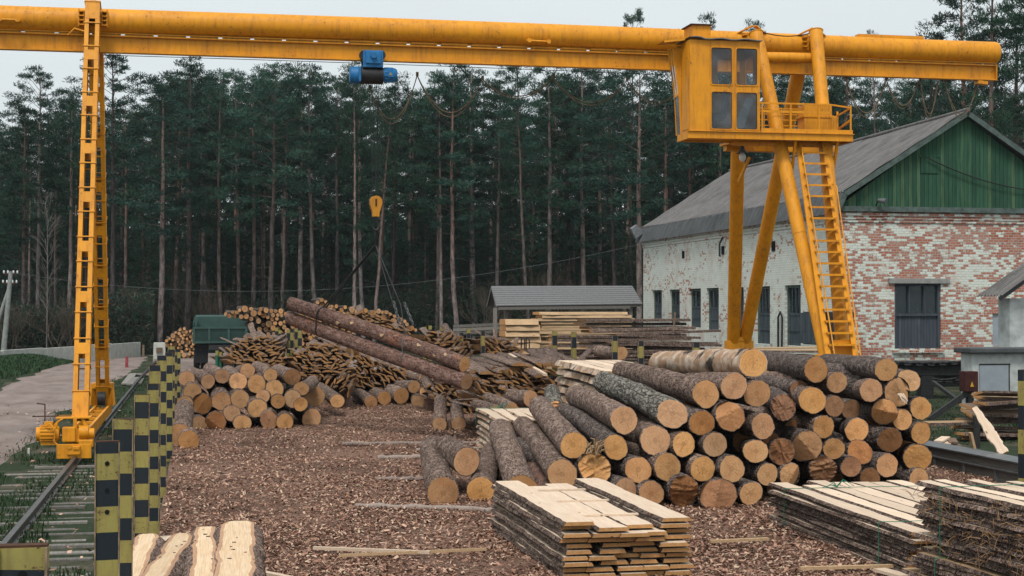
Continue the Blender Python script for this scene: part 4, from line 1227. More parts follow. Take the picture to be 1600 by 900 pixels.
# right legs: four tubes narrowing to two feet on the raised rail
T1a, T1b = at_y(1181, 52, YB - .42), at_y(1291, 556, YF + .15)
T2a, T2b = at_y(1275, 49, YB - .42), at_y(1318, 556, YF + .15)
T4a, T4b = at_y(1250, 100, YB + .42), at_y(1163, 536, YR - .1)
T3a, T3b = at_y(1156, 100, YB + .42), at_y(1146, 536, YR - .1)
for (a, b, r) in ((T1b, T1a, .14), (T2b, T2a, .14), (T3b, T3a, .155), (T4b, T4a, .155)):
    m = MB(); m.tube([a, a.lerp(b, .5), b], r, 24)
    for s in (.36, .72): c = a.lerp(b, s); c2 = a.lerp(b, s + .003); m.tube([c, c2], r + .008, 24, caps=False)
    lg = C_(m, 'leg')
    m = MB(); m.tube([b, b + (b - a).normalized() * .012], r + .012, 24); m.box(b + Vector((0, 0, .03)), (.10, .10, .05)); C_(m, 'cap_plate', lg)
m = MB(); m.tube([at_y(1186, 89, YB - .44), at_y(1276, 91, YB - .44)], .108, 24); C_(m, 'cross_tube')
for T in (T1a, T2a):
    m = MB()
    for sx_ in (-1, 1):
        for k in range(3): m.box((T.x + sx_ * .19, YB - .25, Z_T + .14 - k * .10), (.09, .22, .022))
        m.box((T.x + sx_ * .15, YB - .25, Z_T + .03), (.02, .22, .32))
        m.bar((T.x + sx_ * .02, YB - .3, Z_T + .34), (T.x + sx_ * .3, YB - .15, Z_T + .20), .1, .02)
    C_(m, 'tube_clamp')
m = MB(); m.tube(catenary(at_y(1185, 48, YB - .35), at_y(1272, 50, YB - .35), .10), .012, 5); C_(m, 'cable', tb, 0, 'rope')
# feet
m = MB(); c = (T3b + T4b) / 2; m.box((c.x, c.y, c.z - .12), (.62, .34, .36)); m.box((c.x, c.y - .18, c.z + .1), (.34, .03, .10))
C_(m, 'foot_plate', None, .01)
m = MB(); c = (T1b + T2b) / 2; m.box((c.x, c.y, c.z - .10), (.66, .40, .26)); C_(m, 'foot_plate', None, .01)
rb_ = thing('bogie', None, None); rb_.parent = cr; rb_.matrix_parent_inverse = Matrix.Translation((-XL, -YB, 0))
ZRR = .56
m = MB()
for sx_ in (-.14, .14): m.box((XR + sx_, (27.5 + 35.8) / 2, 1.30), (.05, 8.3, .36)); m.box((XR + sx_, 28.0, 1.0), (.05, .7, .4)); m.box((XR + sx_, 35.2, 1.0), (.05, .7, .4))
for y in (27.6, 29, 30.5, 32, 33.5, 35.7): m.box((XR, y, 1.38), (.23, .08, .12))
m.build('base_frame', M['yellow'], rb_, .004)
for y in (28.0, 35.2):
    m = MB(); m.tube([(XR - .05, y, ZRR + .26), (XR + .05, y, ZRR + .26)], .26, 24); m.tube([(XR - .07, y, ZRR + .26), (XR - .05, y, ZRR + .26)], .29, 24); m.build('wheel', M['dark_metal'], rb_)

# platform and cab
YP = 29.25; PD = .70; CD = .86
pf0 = at_y(1065.5, 218, YP); pf1 = at_y(1333, 218, YP); zt = at_y(1180, 207, YP).z
X0 = at_y(1078, 150, YP).x; X1 = at_y(1187.5, 150, YP).x; PX0 = X0 - .04; PX1 = at_y(1333, 212, YP).x
zb = at_y(1200, 218, YP).z
m = MB(); m.box(((PX0 + PX1) / 2, YP + PD / 2, (zt + zb) / 2 - .01), (PX1 - PX0 - .09, PD - .09, .05)); m.box(((PX0 + PX1) / 2, YP + .02, (zt + zb) / 2 - .0035), (PX1 - PX0, .04, zt - zb - .003)); m.box(((PX0 + PX1) / 2, YP + PD - .02, (zt + zb) / 2 - .01), (PX1 - PX0, .04, zt - zb))
m.box((PX1 - .02, YP + PD / 2, (zt + zb) / 2 - .01), (.035, PD - .1, zt - zb)); m.box((PX0 + .02, YP + PD / 2, (zt + zb) / 2 - .01), (.035, PD - .1, zt - zb))
m.box(((PX0 + PX1) / 2, YP - .01, zt + .005), (PX1 - PX0 + .03, .05, .014))
plat = C_(m, 'platform')
m = MB(); m.box(((X1 + .02 + PX1) / 2, YP + .012, zt + .05), (PX1 - X1 - .03, .015, .085)); C_(m, 'toe_board', plat)
zr = at_y(1200, 160.5, YP).z; zm1 = at_y(1200, 173, YP).z
m = MB()
xs_ = [X1 + .06, at_y(1237, 180, YP).x, at_y(1281, 180, YP).x, PX1 - .03]
for x in xs_: m.box((x, YP + .05, (zt + zr) / 2), (.028, .028, zr - zt))
xb_ = PX1 - .03
m.bar((X1, YP + .05, zr), (at_y(1300, 162, YP).x, YP + .05, zr), .032, .032); m.bar((at_y(1300, 162, YP).x, YP + .05, zr), (xb_, YP + .05, zr - .05), .032, .032)
m.box(((X1 + xs_[2] + .28) / 2, YP + .07, zm1), (xs_[2] + .28 - X1, .01, .05))
m.bar((xb_, YP + .05, zr - .06), (xb_ - .05, YP + PD, zr - .16), .03, .03); m.bar((xb_, YP + .05, (zt + zr) / 2), (xb_, YP + PD, (zt + zr) / 2 - .12), .03, .045); m.box((xb_ - .02, YP + PD - .03, (zt + zr) / 2), (.035, .035, zr - zt - .1))
C_(m, 'railing', plat)
m = MB()
for x in np.linspace(X1 + .15, xs_[2], 7): m.box((x, YP + PD - .03, (zt + zr) / 2), (.022, .022, zr - zt))
for k in range(5): m.box(((X1 + xs_[2]) / 2, YP + PD - .03, zt + (zr - zt) * (k + 1) / 5.2), (xs_[2] - X1 + .1, .02, .022))
C_(m, 'railing', plat)
m = MB(); a = at_y(1254, 206, YP + .35); b = at_y(1299, 165, YP + .35)
m.box(((a.x + b.x) / 2, YP + .45, zt + (b.z - zt) / 2), (b.x - a.x, .35, b.z - zt), None, 0, .94); m.box(((a.x + b.x) / 2, YP + .45, zt + (b.z - zt) * .62), (b.x - a.x + .04, .37, .05)); m.box((b.x + .02, YP + .4, zt + .2), (.12, .3, .4))
C_(m, 'switch_box', plat, .006)
# cab shell
cab = thing('cab', None, None); cab.parent = cr; cab.matrix_parent_inverse = Matrix.Translation((-XL, -YB, 0))
zc0, zc1 = zt, at_y(1150, 64, YP).z
def Cb(m, name, mat='yellow', bevel=0.0, parent=None): return m.build(name, M[mat], parent or cab, bevel)
def panel_with_holes(m, u0, u1, z0, z1, holes, plane, w0, th):
    us = sorted({u0, u1} | {h[0] for h in holes} | {h[1] for h in holes}); zs = sorted({z0, z1} | {h[2] for h in holes} | {h[3] for h in holes})
    for i in range(len(us) - 1):
        for j in range(len(zs) - 1):
            cu, cz = (us[i] + us[i + 1]) / 2, (zs[j] + zs[j + 1]) / 2
            if any(h[0] < cu < h[1] and h[2] < cz < h[3] for h in holes): continue
            c = (cu, w0, cz) if plane == 'y' else (w0, cu, cz)
            sz = (us[i + 1] - us[i], th, zs[j + 1] - zs[j]) if plane == 'y' else (th, us[i + 1] - us[i], zs[j + 1] - zs[j])
            m.box(c, sz)
def px_hole(xa, xb, ya, yb):
    p = at_y(xa, yb, YP); q = at_y(xb, ya, YP); return (p.x, q.x, p.z, q.z)
fh = [px_hole(1110.5, 1144.5, 74, 132.5), px_hole(1149.5, 1184, 74, 132.5), px_hole(1112, 1146, 143, 202), px_hole(1151, 1185, 143, 202)]
m = MB(); 
# front wall built with aligned columns
cols = [(fh[0][0], fh[0][1]), (fh[1][0], fh[1][1])]
hz = [(fh[0][2], fh[0][3]), (fh[2][2], fh[2][3])]
holes_f = [(c[0], c[1], z[0], z[1]) for c in cols for z in hz]
panel_with_holes(m, X0, X1, zc0, zc1, holes_f, 'y', YP + .02, .03)
Cb(m, 'front_wall')
bh = [(X0 + .35, X0 + .72, zc0 + .9, zc1 - .25), (X0 + .85, X1 - .12, zc0 + .9, zc1 - .25)]
m = MB(); panel_with_holes(m, X0, X1, zc0, zc1, bh, 'y', YP + CD - .03, .03); panel_with_holes(m, YP + .037, YP + CD - .047, zc0, zc1, [(YP + .3, YP + .8, zc0 + .9, zc1 - .25)], 'x', X1 - .017, .03)
Cb(m, 'rear_wall')
m = MB(); m.box((X0 + .015, YP + .30, (zc0 + zc1) / 2), (.03, .52, zc1 - zc0)); m.box((X0 - .006, YP + .28, (zc0 + zc1) / 2 - .05), (.012, .40, zc1 - zc0 - .2)); Cb(m, 'corner_panel')
for h in holes_f:
    wn = thing('window', None, None); wn.parent = cab
    m = MB(); cx, cz = (h[0] + h[1]) / 2, (h[2] + h[3]) / 2; W_, H_ = h[1] - h[0], h[3] - h[2]
    # raised rounded frame
    def rrect(w_, h_, r_, n=5):
        P = []
        for (sx_, sz_, a0) in ((1, 1, 0), (-1, 1, pi / 2), (-1, -1, pi), (1, -1, 1.5 * pi)):
            for k in range(n + 1):
                a = a0 + pi / 2 * k / n; P.append((cx + sx_ * (w_ / 2 - r_) + r_ * cos(a), cz + sz_ * (h_ / 2 - r_) + r_ * sin(a)))
        return P
    A = rrect(W_ + .012, H_ + .012, .05); B = rrect(W_ - .03, H_ - .03, .045); n = len(A)
    for y0_, y1_ in ((YP - .008, YP + .03),):
        V = [(u, y0_, z) for u, z in A] + [(u, y0_, z) for u, z in B] + [(u, y1_, z) for u, z in A] + [(u, y1_, z) for u, z in B]
        F = []
        for k in range(n):
            k2 = (k + 1) % n
            F += [(k, n + k, n + k2, k2), (2 * n + k, k, k2, 2 * n + k2), (n + k, 3 * n + k, 3 * n + k2, n + k2)]
        m.add(V, F)
    # corner infill behind the round corners
    for sx_ in (-1, 1):
        for sz_ in (-1, 1): m.add([(cx + sx_ * (W_ / 2 + .004), YP + .012, cz + sz_ * (H_ / 2 + .004)), (cx + sx_ * (W_ / 2 - .03), YP + .012, cz + sz_ * (H_ / 2 + .004)), (cx + sx_ * (W_ / 2 + .004), YP + .012, cz + sz_ * (H_ / 2 - .03))], [(0, 1, 2)])
    m.build('frame', M['yellow'], wn)
    V = [(u, YP + .010, z) for u, z in rrect(W_ - .012, H_ - .012, .05)]
    g = MB(); g.add(V, [tuple(range(n))]); g.build('glass', M['cab_glass'], wn)
    g = MB(); B2 = rrect(W_ - .034, H_ - .034, .04); B3 = rrect(W_ - .050, H_ - .050, .035)
    g.add([(u, YP + .004, z) for u, z in B2] + [(u, YP + .004, z) for u, z in B3], [(k, n + k, n + (k + 1) % n, (k + 1) % n) for k in range(n)]); g.build('seal', M['rubber'], wn)
# slanted side window bay
zs0 = at_y(1062, 150, YP + .7).z; zs1 = zc1 - .08
yb0, yb1 = YP + .56, YP + CD
m = MB()
xo = .13
def bayx(t): return X0 - .04 - xo * t
m.bar((bayx(0), yb0, zs0), (bayx(1), yb0, zs1), .03, .03, (0, 1, 0)); m.bar((bayx(0), yb1, zs0), (bayx(1), yb1, zs1), .03, .03, (0, 1, 0)); m.bar((bayx(.0), (yb0 + yb1) / 2, zs0), (bayx(1), (yb0 + yb1) / 2, zs1), .025, .025, (0, 1, 0))
m.bar((bayx(0), yb0, zs0), (bayx(0), yb1, zs0), .04, .04); m.bar((bayx(1), yb0, zs1), (bayx(1), yb1, zs1), .04, .04)
m.bar((bayx(0), yb0, zs0), (X0, yb0, zc0), .03, .03, (0, 1, 0)); m.bar((bayx(0), yb1, zs0), (X0, yb1, zc0), .03, .03, (0, 1, 0)); m.bar((bayx(1), yb1, zs1), (X0, yb1, zs1), .03, .03, (0, 1, 0))
bay = Cb(m, 'window_bay')
m = MB(); m.add([(bayx(0), yb0, zs0), (bayx(0), yb1, zs0), (bayx(1), yb1, zs1), (bayx(1), yb0, zs1)], [(0, 1, 2, 3)]); m.add([(bayx(0), yb0, zs0), (bayx(0), yb1, zs0), (X0, yb1, zc0), (X0, yb0, zc0)], [(0, 1, 2, 3)]); m.build('glass', M['cab_glass'], bay)
m = MB(); m.add([(bayx(1), yb0, zs1), (X0, yb0, zs1), (X0, yb0, zc0), (bayx(0), yb0, zs0)], [(0, 1, 2, 3)]); m.build('side_sheet', M['yellow'], bay)
# roof
m = MB(); V = []
nx = 14
for i in range(nx + 1):
    x = X0 - .02 + (X1 - X0 + .05) * i / nx
    for y in (YP - .07, YP + CD + .05): V.append((x, y, zc1 + .03 + .012 * sin(i * 1.3) + (.02 if i < 3 else 0) * 1))
V2 = [(a, b, c - .018) for a, b, c in V]; n2 = len(V)
m.add(V + V2, [(2 * i, 2 * i + 2, 2 * i + 3, 2 * i + 1) for i in range(nx)] + [(n2 + 2 * i, n2 + 2 * i + 1, n2 + 2 * i + 3, n2 + 2 * i + 2) for i in range(nx)] + [(2 * i, n2 + 2 * i, n2 + 2 * i + 2, 2 * i + 2) for i in range(nx)])
Cb(m, 'roof', 'grey_metal')
m = MB(); m.box(((X0 + X1) / 2, YP + CD / 2, zc1 + .055), (X1 - X0 - .1, CD - .1, .04)); m.add([(X0 - .42, YP + .35, zc1 + .02), (X0 - .02, YP + .25, zc1 + .06), (X0 - .02, YP + CD + .05, zc1 + .06), (X0 - .42, YP + CD + .05, zc1 + .02)], [(0, 1, 2, 3)]); m.bar((X0 - .42, YP + .35, zc1 + .0), (X0 - .02, YP + .25, zc1 + .04), .02, .04); Cb(m, 'awning')
a = at_y(1082, 63, YP + .15); b = at_y(1111, 40, YP + .15); 
m = MB(); m.box(((a.x + b.x) / 2, YP + .42, (zc1 + b.z) / 2), (b.x - a.x, .52, b.z - zc1)); rbx = Cb(m, 'roof_box')
m = MB(); m.box(((a.x + b.x) / 2 - .01, YP + .42, b.z + .012), (b.x - a.x + .07, .62, .02)); m.build('lid', M['rust'], rbx)
# inside: seat, control desk, coat
m = MB(); m.box((X0 + .70, YP + .55, zc0 + .35), (.38, .38, .12)); m.box((X0 + .92, YP + .55, zc0 + .70), (.08, .38, .6)); m.tube([(X0 + .7, YP + .55, zc0), (X0 + .7, YP + .55, zc0 + .3)], .05, 8); Cb(m, 'seat', 'rubber', .03)
m = MB(); m.box((X0 + .28, YP + .55, zc0 + .45), (.25, .7, .9)); Cb(m, 'control_desk', 'dark_metal', .02)
m = MB(); m.add([(X1 - .33, YP + .10, zc0 + .02), (X1 - .08, YP + .12, zc0 + .72), (X1 - .22, YP + .16, zc0 + .70), (X1 - .58, YP + .14, zc0 + .02)], [(0, 1, 2, 3)]); Cb(m, 'loose_sheet', 'concrete')
# beam and braces under the platform
za = at_y(1200, 237, YB - .2).z; zb2 = at_y(1200, 227, YB - .2).z
xa = at_y(1134, 230, YB - .2).x; xb2 = at_y(1308, 230, YB - .2).x
m = MB(); m.box(((xa + xb2) / 2, YB - .15, (za + zb2) / 2), (xb2 - xa, .22, zb2 - za)); m.box((xa + .16, YB - .25, zb2 - .0), (.42, .6, .05)); m.box(((X0 + PX1) / 2 + .4, YP + .45, zb - .045), (PX1 - X0 - 1.3, .08, .08)); C_(m, 'support_beam', None, .006)
for (p, q) in ((at_y(1243, 220, YP + .15), at_y(1236, 279, YP + .45)), (at_y(1309, 220, YP + .15), at_y(1300, 279, YP + .45)), (at_y(1171, 246, YB - .2), at_y(1154, 284, YB + .1))):
    m = MB(); m.bar(p, q, .05, .05); C_(m, 'brace')
# ladder
la0, la1 = at_y(1247, 222, YP + .35), at_y(1294, 557, YF - .28)
lr0, lr1 = at_y(1288, 222, YP + .35), at_y(1337, 557, YF - .28)
m = MB(); m.bar(la0, la1, .03, .11, (1, 0, 0)); m.bar(lr0, lr1, .03, .11, (1, 0, 0)); lad = C_(m, 'ladder')
nst = 19
for k in range(nst):
    t = (k + 1) / nst; a = la0.lerp(la1, t); b = lr0.lerp(lr1, t)
    a.z = b.z = (a.z + b.z) / 2
    m = MB(); m.box(((a.x + b.x) / 2, (a.y + b.y) / 2, a.z), (b.x - a.x - .03, .17, .022)); m.box(((a.x + b.x) / 2, (a.y + b.y) / 2 - .085, a.z - .01), (b.x - a.x - .03, .012, .035)); C_(m, 'tread', lad)
m = MB()
h0, h1 = at_y(1254, 240, YP + .1), at_y(1305, 560, YF - .5); m.tube([h0, h1], .014, 6); m.bar(h0, la0, .015, .015); m.bar(h1, la1, .015, .015)
h0, h1 = at_y(1307, 290, YP - .1), at_y(1345, 558, YF - .5); m.tube([h0, h1], .014, 6); m.bar(h0, lr0.lerp(lr1, .2), .015, .015); m.bar(h1, lr1, .015, .015); C_(m, 'handrail', lad)
# closed plate between ladder foot and tube
m = MB(); m.box(((T1b.x + T2b.x) / 2 + .08, YF - .08, T1b.z + .14), (.42, .02, .34)); C_(m, 'kick_plate')
# lamp under the platform
m = MB(); p = at_y(1160, 232, YB - .7); m.tube([p + Vector((0, 0, .12)), p, p - Vector((0, 0, .05)), p - Vector((0, 0, .10))], [.02, .045, .07, .13], 16, caps=False); lp = C_(m, 'lamp', None, 0, 'dark_metal')
m = MB(); m.tube([p - Vector((0, 0, .09)), p - Vector((0, 0, .15)), p - Vector((0, 0, .22)), p - Vector((0, 0, .27))], [.04, .07, .07, .03], 12); C_(m, 'bulb', lp, 0, 'ceramic')

# ---------------------------------------------------------------- festoon cables under the beam
fest = [((652, 115), (604, 180), (548, 150), 33), ]
def loops(name, label, pts_px, sags, Y, r=.010, mat='cable'):
    m = MB()
    for k in range(len(pts_px) - 1):
        a = at_y(*pts_px[k], Y); b = at_y(*pts_px[k + 1], Y)
        for dz, dy in ((0, 0), (sags[k] * .12, .06)):
            m.tube(catenary(a, b + Vector((0, dy, 0)), sags[k] + dz, 20), r, 6)
        m.box(a + Vector((0, 0, .03)), (.05, .05, .08))
    tag(m.build(name, M[mat]), label, 'cable')
loops('festoon_cable', 'tan power cable hanging in loops below the beam between hoist and cab', [(652, 118), (754, 124), (864, 122), (980, 126), (1062, 140)], [.72, .36, .48, .35], YB + .35)
loops('festoon_cable', 'power cable draped from the hanger down behind the blue hoist', [(578, 138), (652, 118)], [.75], YB + .35)
loops('festoon_cable', 'tan power cable in wide loops below the right arm of the beam', [(1322, 124), (1385, 124), (1436, 126)], [.72, .55], YB + .1)
loops('festoon_cable', 'narrow double cable loop under the beam above the gable peak', [(1438, 126), (1466, 126)], [.72], YB + .1)
loops('festoon_cable', 'last cable loop below the right end of the beam over the roof ridge', [(1476, 128), (1527, 134)], [.66], YB + .1)
m = MB(); c = at_y(1533, 131, YB); m.box((c.x, YB, c.z + .02), (.22, .2, .07), Matrix.Rotation(.1, 3, 'Y')); tag(m.build('cable_clamp', M['yellow']), 'small yellow cable clamp under the right end of the beam', 'clamp')
m = MB(); m.tube(catenary(at_y(160, 86, YB + .45), at_y(1062, 118, YB + .45), -.02, 8), .008, 4); tag(m.build('guide_wire', M['rope']), 'taut thin wire running just below the crane beam', 'wire')

# ---------------------------------------------------------------- hoist, hook, load
ho = thing('hoist', 'blue electric hoist with black drum running on the lower flange of the crane beam', 'hoist', at_y(580, 110, YB))
hx, hz = ho.location.x, at_y(580, 118, YB).z
def Hm(m, name, mat='blue', bevel=0.0, parent=None):
    for i, v in enumerate(m.v): m.v[i] = (v[0] - ho.location.x, v[1] - ho.location.y, v[2] - ho.location.z)
    return m.build(name, M[mat], parent or ho, bevel)
def hp(x, y): return at_y(x, y, YB)
for sy in (-1, 1):
    m = MB(); a = hp(565, 103); b = hp(598, 82)
    m.box(((a.x + b.x) / 2, YB + sy * .17, (a.z + b.z) / 2 - .02), (b.x - a.x - .02, .035, b.z - a.z + .06)); m.box(((a.x + b.x) / 2, YB + sy * .21, (a.z + b.z) / 2), (b.x - a.x - .12, .05, b.z - a.z - .04)); m.tube([((a.x + b.x) / 2, YB + sy * .2, (a.z + b.z) / 2 + .03), ((a.x + b.x) / 2, YB + sy * .30, (a.z + b.z) / 2 + .03)], .055, 12)
    Hm(m, 'trolley_plate', 'blue', .012)
    for x in (567.5, 594):
        c = hp(x, 88); m = MB(); m.tube([(c.x, YB + sy * .10, c.z + .0), (c.x, YB + sy * .155, c.z)], .095, 20); Hm(m, 'wheel', 'dark_metal')
m = MB()
for x in (569, 594): c = hp(x, 105); m.box((c.x, YB, c.z), (.06, .34, .07))
Hm(m, 'crossbar', 'dark_metal')
m = MB(); a = hp(560, 118); b = hp(598, 118); m.tube([(a.x, YB, hz), (b.x, YB, hz)], .17, 28)
for k in range(10): x = a.x + .05 + k * .045; m.tube([(x, YB, hz), (x + .02, YB, hz)], .178, 28, caps=False)
Hm(m, 'drum', 'dark_metal')
m = MB(); a = hp(546, 118); b = hp(561, 118); m.tube([(a.x, YB, hz), (a.x + .02, YB, hz), (b.x, YB, hz)], [.13, .165, .175], 24); m.box((b.x, YB, hz), (.05, .38, .30)); Hm(m, 'gear_housing', 'blue', .01)
m = MB(); a = hp(598, 118); b = hp(620, 118); m.tube([(a.x, YB, hz + .02), (b.x - .04, YB, hz + .02), (b.x, YB, hz + .02)], [.14, .14, .11], 24)
for k in range(14): an_ = 2 * pi * k / 14; m.bar((a.x + .03, YB + .145 * sin(an_), hz + .02 + .145 * cos(an_)), (b.x - .08, YB + .145 * sin(an_), hz + .02 + .145 * cos(an_)), .014, .014)
m.box(((a.x + b.x) / 2, YB - .14, hz + .02), (.12, .05, .12)); mo = Hm(m, 'motor')
m = MB(); cx = (a.x + b.x) / 2; m.prism([(cx - .035, hz - .01), (cx + .035, hz - .01), (cx, hz + .055)], YB - .172, YB - .168, 'y'); Hm(m, 'warning_triangle', 'yellow_old', 0, mo)
hk = at_y(587, 306, YB)
m = MB()
for (x, dx) in ((576, -.05), (581, .03), (589, .05), (592, .02)):
    a = hp(x, 129); m.tube([a, (hk.x + dx, YB + dx, hk.z - .03)], .008, 5)
Hm(m, 'hoist_rope', 'rope')
hb = thing('hook_block', 'yellow pear shaped hook block hanging on ropes in front of the pines', 'hook block', hk)
m = MB()
prof = [(0, .0), (.075, -.02), (.12, -.08), (.125, -.16), (.095, -.26), (.07, -.34), (.065, -.42), (-.065, -.42), (-.07, -.34), (-.095, -.26), (-.125, -.16), (-.12, -.08), (-.075, -.02)]
for y0, y1 in ((-.09, -.06), (.06, .09)): m.prism([(u, v) for u, v in prof], y0, y1, 'y')
m.box((0, 0, -.38), (.14, .12, .07)); m.build('side_plate', painted('hook_yellow', (.58, .25, .012), dirt=.7), hb, .006)
m = MB(); m.tube([(0, -.055, -.13), (0, .055, -.13)], .125, 22); m.build('sheave', M['dark_metal'], hb)
m = MB(); m.box((-.0, -.095, -.14), (.035, .01, .15)); m.build('label_plate', M['rust'], hb)
m = MB(); m.tube([(0, 0, -.40), (0, 0, -.50), (.05, 0, -.56), (.07, 0, -.63), (.03, 0, -.69), (-.03, 0, -.68), (-.06, 0, -.63)], [.028, .026, .024, .028, .03, .026, .012], 10); m.build('hook', M['dark_metal'], hb)

# raised rail girder, rails, sleepers
xg = at_z(1450, 750).x
XG = XR
g = thing('rail_girder', 'long grey steel sided girder with ledges carrying the raised right crane rail', 'girder')
m = MB(); m.box((XG + .05, 34, .19), (.40, 27, .37)); m.build('girder_wall', M['silver_wood'], g)
m = MB()
for z in (.39, .235, .03): m.box((XG + .05, 34, z), (.47, 27, .022))
for k in range(28): m.box((XG + .05, 20.8 + k, .13), (.45, .06, .18))
m.build('ledge', M['grey_metal'], g)
m = MB(); m.box((XG + .12, 36, .42), (.11, 19, .02)); m.box((XG + .12, 36, .48), (.022, 19, .10)); m.box((XG + .12, 36, .545), (.06, 19, .03)); tag(m.build('crane_rail', M['rail']), 'raised crane rail on the grey girder under the right legs', 'rail')
def railpts():
    return [(XL - .06, 6, 0), (XL - .02, 14, 0), (XL, 20, 0), (XL, 60, 0), (XL + .1, 76, 0)]
m = MB(); pr_ = [(-.055, .03), (.055, .03), (.055, .045), (.012, .06), (.012, .125), (.034, .135), (.034, .165), (-.034, .165), (-.034, .135), (-.012, .125), (-.012, .06), (-.055, .045)]
rp = railpts()
V = [(x + u, y, v) for (x, y, z) in rp for u, v in pr_]; n = len(pr_)
F = [(i * n + k, i * n + (k + 1) % n, (i + 1) * n + (k + 1) % n, (i + 1) * n + k) for i in range(len(rp) - 1) for k in range(n)]
m.add(V, F); tag(m.build('crane_rail', M['rail']), 'crane rail at ground level running from the left bogie back to the concrete block', 'rail')
y = 13.2; k = 0; rs_ = random.Random(6)
sl0 = None
while y < 27.6:
    Ls = 2.1 + .5 * noise.noise((k * 1.7, 0, 0)); 
    Ls = rs_.uniform(1.0, 2.1); m = MB(); m.box((0, 0, 0), (Ls, rs_.uniform(.07, .15), .12))
    for i, v in enumerate(m.v): m.v[i] = (v[0] + .03 * noise.noise((k, i, 1)), v[1] + .03 * noise.noise((k, i, 5)), v[2] + .01 * noise.noise((k, i, 9)))
    o = m.build('sleeper', M['silver_wood'], None, .01)
    o.location = (XL + .1 + rs_.uniform(-.35, .5), y, rs_.uniform(-.058, -.022)); o.rotation_euler = (0, 0, .03 * noise.noise((k, 2, 2)))
    tag(o, 'grey weathered sleeper half sunk in the grass under the left crane rail', 'sleeper', 'sleepers under the left crane rail')
    y += .50 + .12 * noise.noise((k * 1.3, 0, 3)); k += 1
tag(o, 'last visible sleeper right in front of the yellow bogie buffer', 'sleeper', 'sleepers under the left crane rail')

# ---------------------------------------------------------------- striped channel posts
M['post_edge'] = plain('chipped_post_edge', (.24, .17, .11), .8, .2, 0, .6, 14)
def post(name, label, x, y, h, wd=.135, dp=.05, bands=None, n0=0, rz=0.0, holes=(), group='striped posts along the rail', diag=False, bh_=.148):
    t = thing(name, label, 'post', (x, y, 0), group, rz)
    prof = [(-wd / 2, -dp / 2), (wd / 2, -dp / 2), (wd / 2, dp / 2), (wd / 2 - .012, dp / 2), (wd / 2 - .012, -dp / 2 + .01), (-wd / 2 + .012, -dp / 2 + .01), (-wd / 2 + .012, dp / 2), (-wd / 2, dp / 2)]
    m = MB(); z = h; k = n0; n = len(prof); first = True
    zs = [h]
    while zs[-1] > -.2:
        zs.append(zs[-1] - bh_ * (.45 if first else 1) * (1 + .08 * noise.noise((x * 3, y * 3, zs[-1] * 5)))); first = False
    zs = zs[::-1]; zs[0] = -.25
    V = []; 
    for z in zs:
        for i, (u, v) in enumerate(prof):
            V.append((u + .002 * noise.noise((u * 20, y, z * 3)), v, z + (.006 * noise.noise((u * 30, y, z)) if z < h else .012 * noise.noise((u * 25, y, z)))))
    for j in range(len(zs) - 1):
        kk = (len(zs) - 2 - j + n0) % 2
        m.add([V[j * n + i] for i in range(n)] + [V[(j + 1) * n + i] for i in range(n)], [(i, (i + 1) % n, n + (i + 1) % n, n + i) for i in range(n)], kk)
    m.add(V[-n:], [(0, 1, 4, 5), (1, 2, 3, 4), (5, 6, 7, 0)], 2)
    for sx_ in ((-1, 1) if wd > .1 else ()): m.box((sx_ * (wd / 2 - .003), -dp / 2 - .006, (h - .2) / 2 - .002), (.007, .012, h + .2), None, 3)
    b = m.build('striped_post', [M['yellow_old'], M['black_old'], M['rust'], M['post_edge']], t)
    m = MB()
    for z in holes: m.tube([(0, -dp / 2 - .004, z), (0, -dp / 2 + .004, z)], .013, 12)
    if holes: m.build('bolt_hole', M['void_shade'], t)
    if wd > .1:
        m = MB(); m.box((0, 0, h + .002), (wd * .98, dp * .9, .006)); m.build('rusty_rim', M['rust'], t)
    return t
def at_line(px, ytop):
    """point of the post row seen at photo column px with its top at ytop"""
    d = 1227.0 / (309 - px); p = at_d(px, ytop, d); return p.x, p.y, p.z
posts = [(37, 853, 0, (.08,), 'nearest striped post, rusty topped, in the bottom left picture corner', .12),
         (168, 690, 1, (.12, .27, .39), 'tall striped post with three bolt holes, first right of the yellow bogie', 0),
         (192, 655, 0, (), 'striped post with a rusty yellow top, second right of the yellow bogie', 0),
         (222, 617, 0, (), 'striped post with yellow top band, third from the front in the row', 0),
         (239.5, 600, 1, (), 'black topped striped post, fourth from the front in the row', 0),
         (242, 571, 1, (), 'fully black topped post half hidden behind the fourth post', 0),
         (253, 556, 1, (), 'striped post left of the leftmost sawn logs', 0),
         (264, 551, 1, (), 'striped post touching the left end of the near log heap', 0),
         (272, 550, 0, (), 'slim striped post behind the left end of the near log heap', 0),
         (278, 546, 1, (), 'far striped post in front of the green lorry corner', 0),
         (268, 541, 0, (), 'small far striped post beside the concrete block', 0)]
for i, (px, yt, n0, hl, lb_, ex_) in enumerate(posts):
    x, y, z = at_line(px, yt)
    post('striped_post', lb_, x, y, z, .135 if i else .138, .05, None, n0, .02 * (i % 3 - 1), [z - q for q in hl])
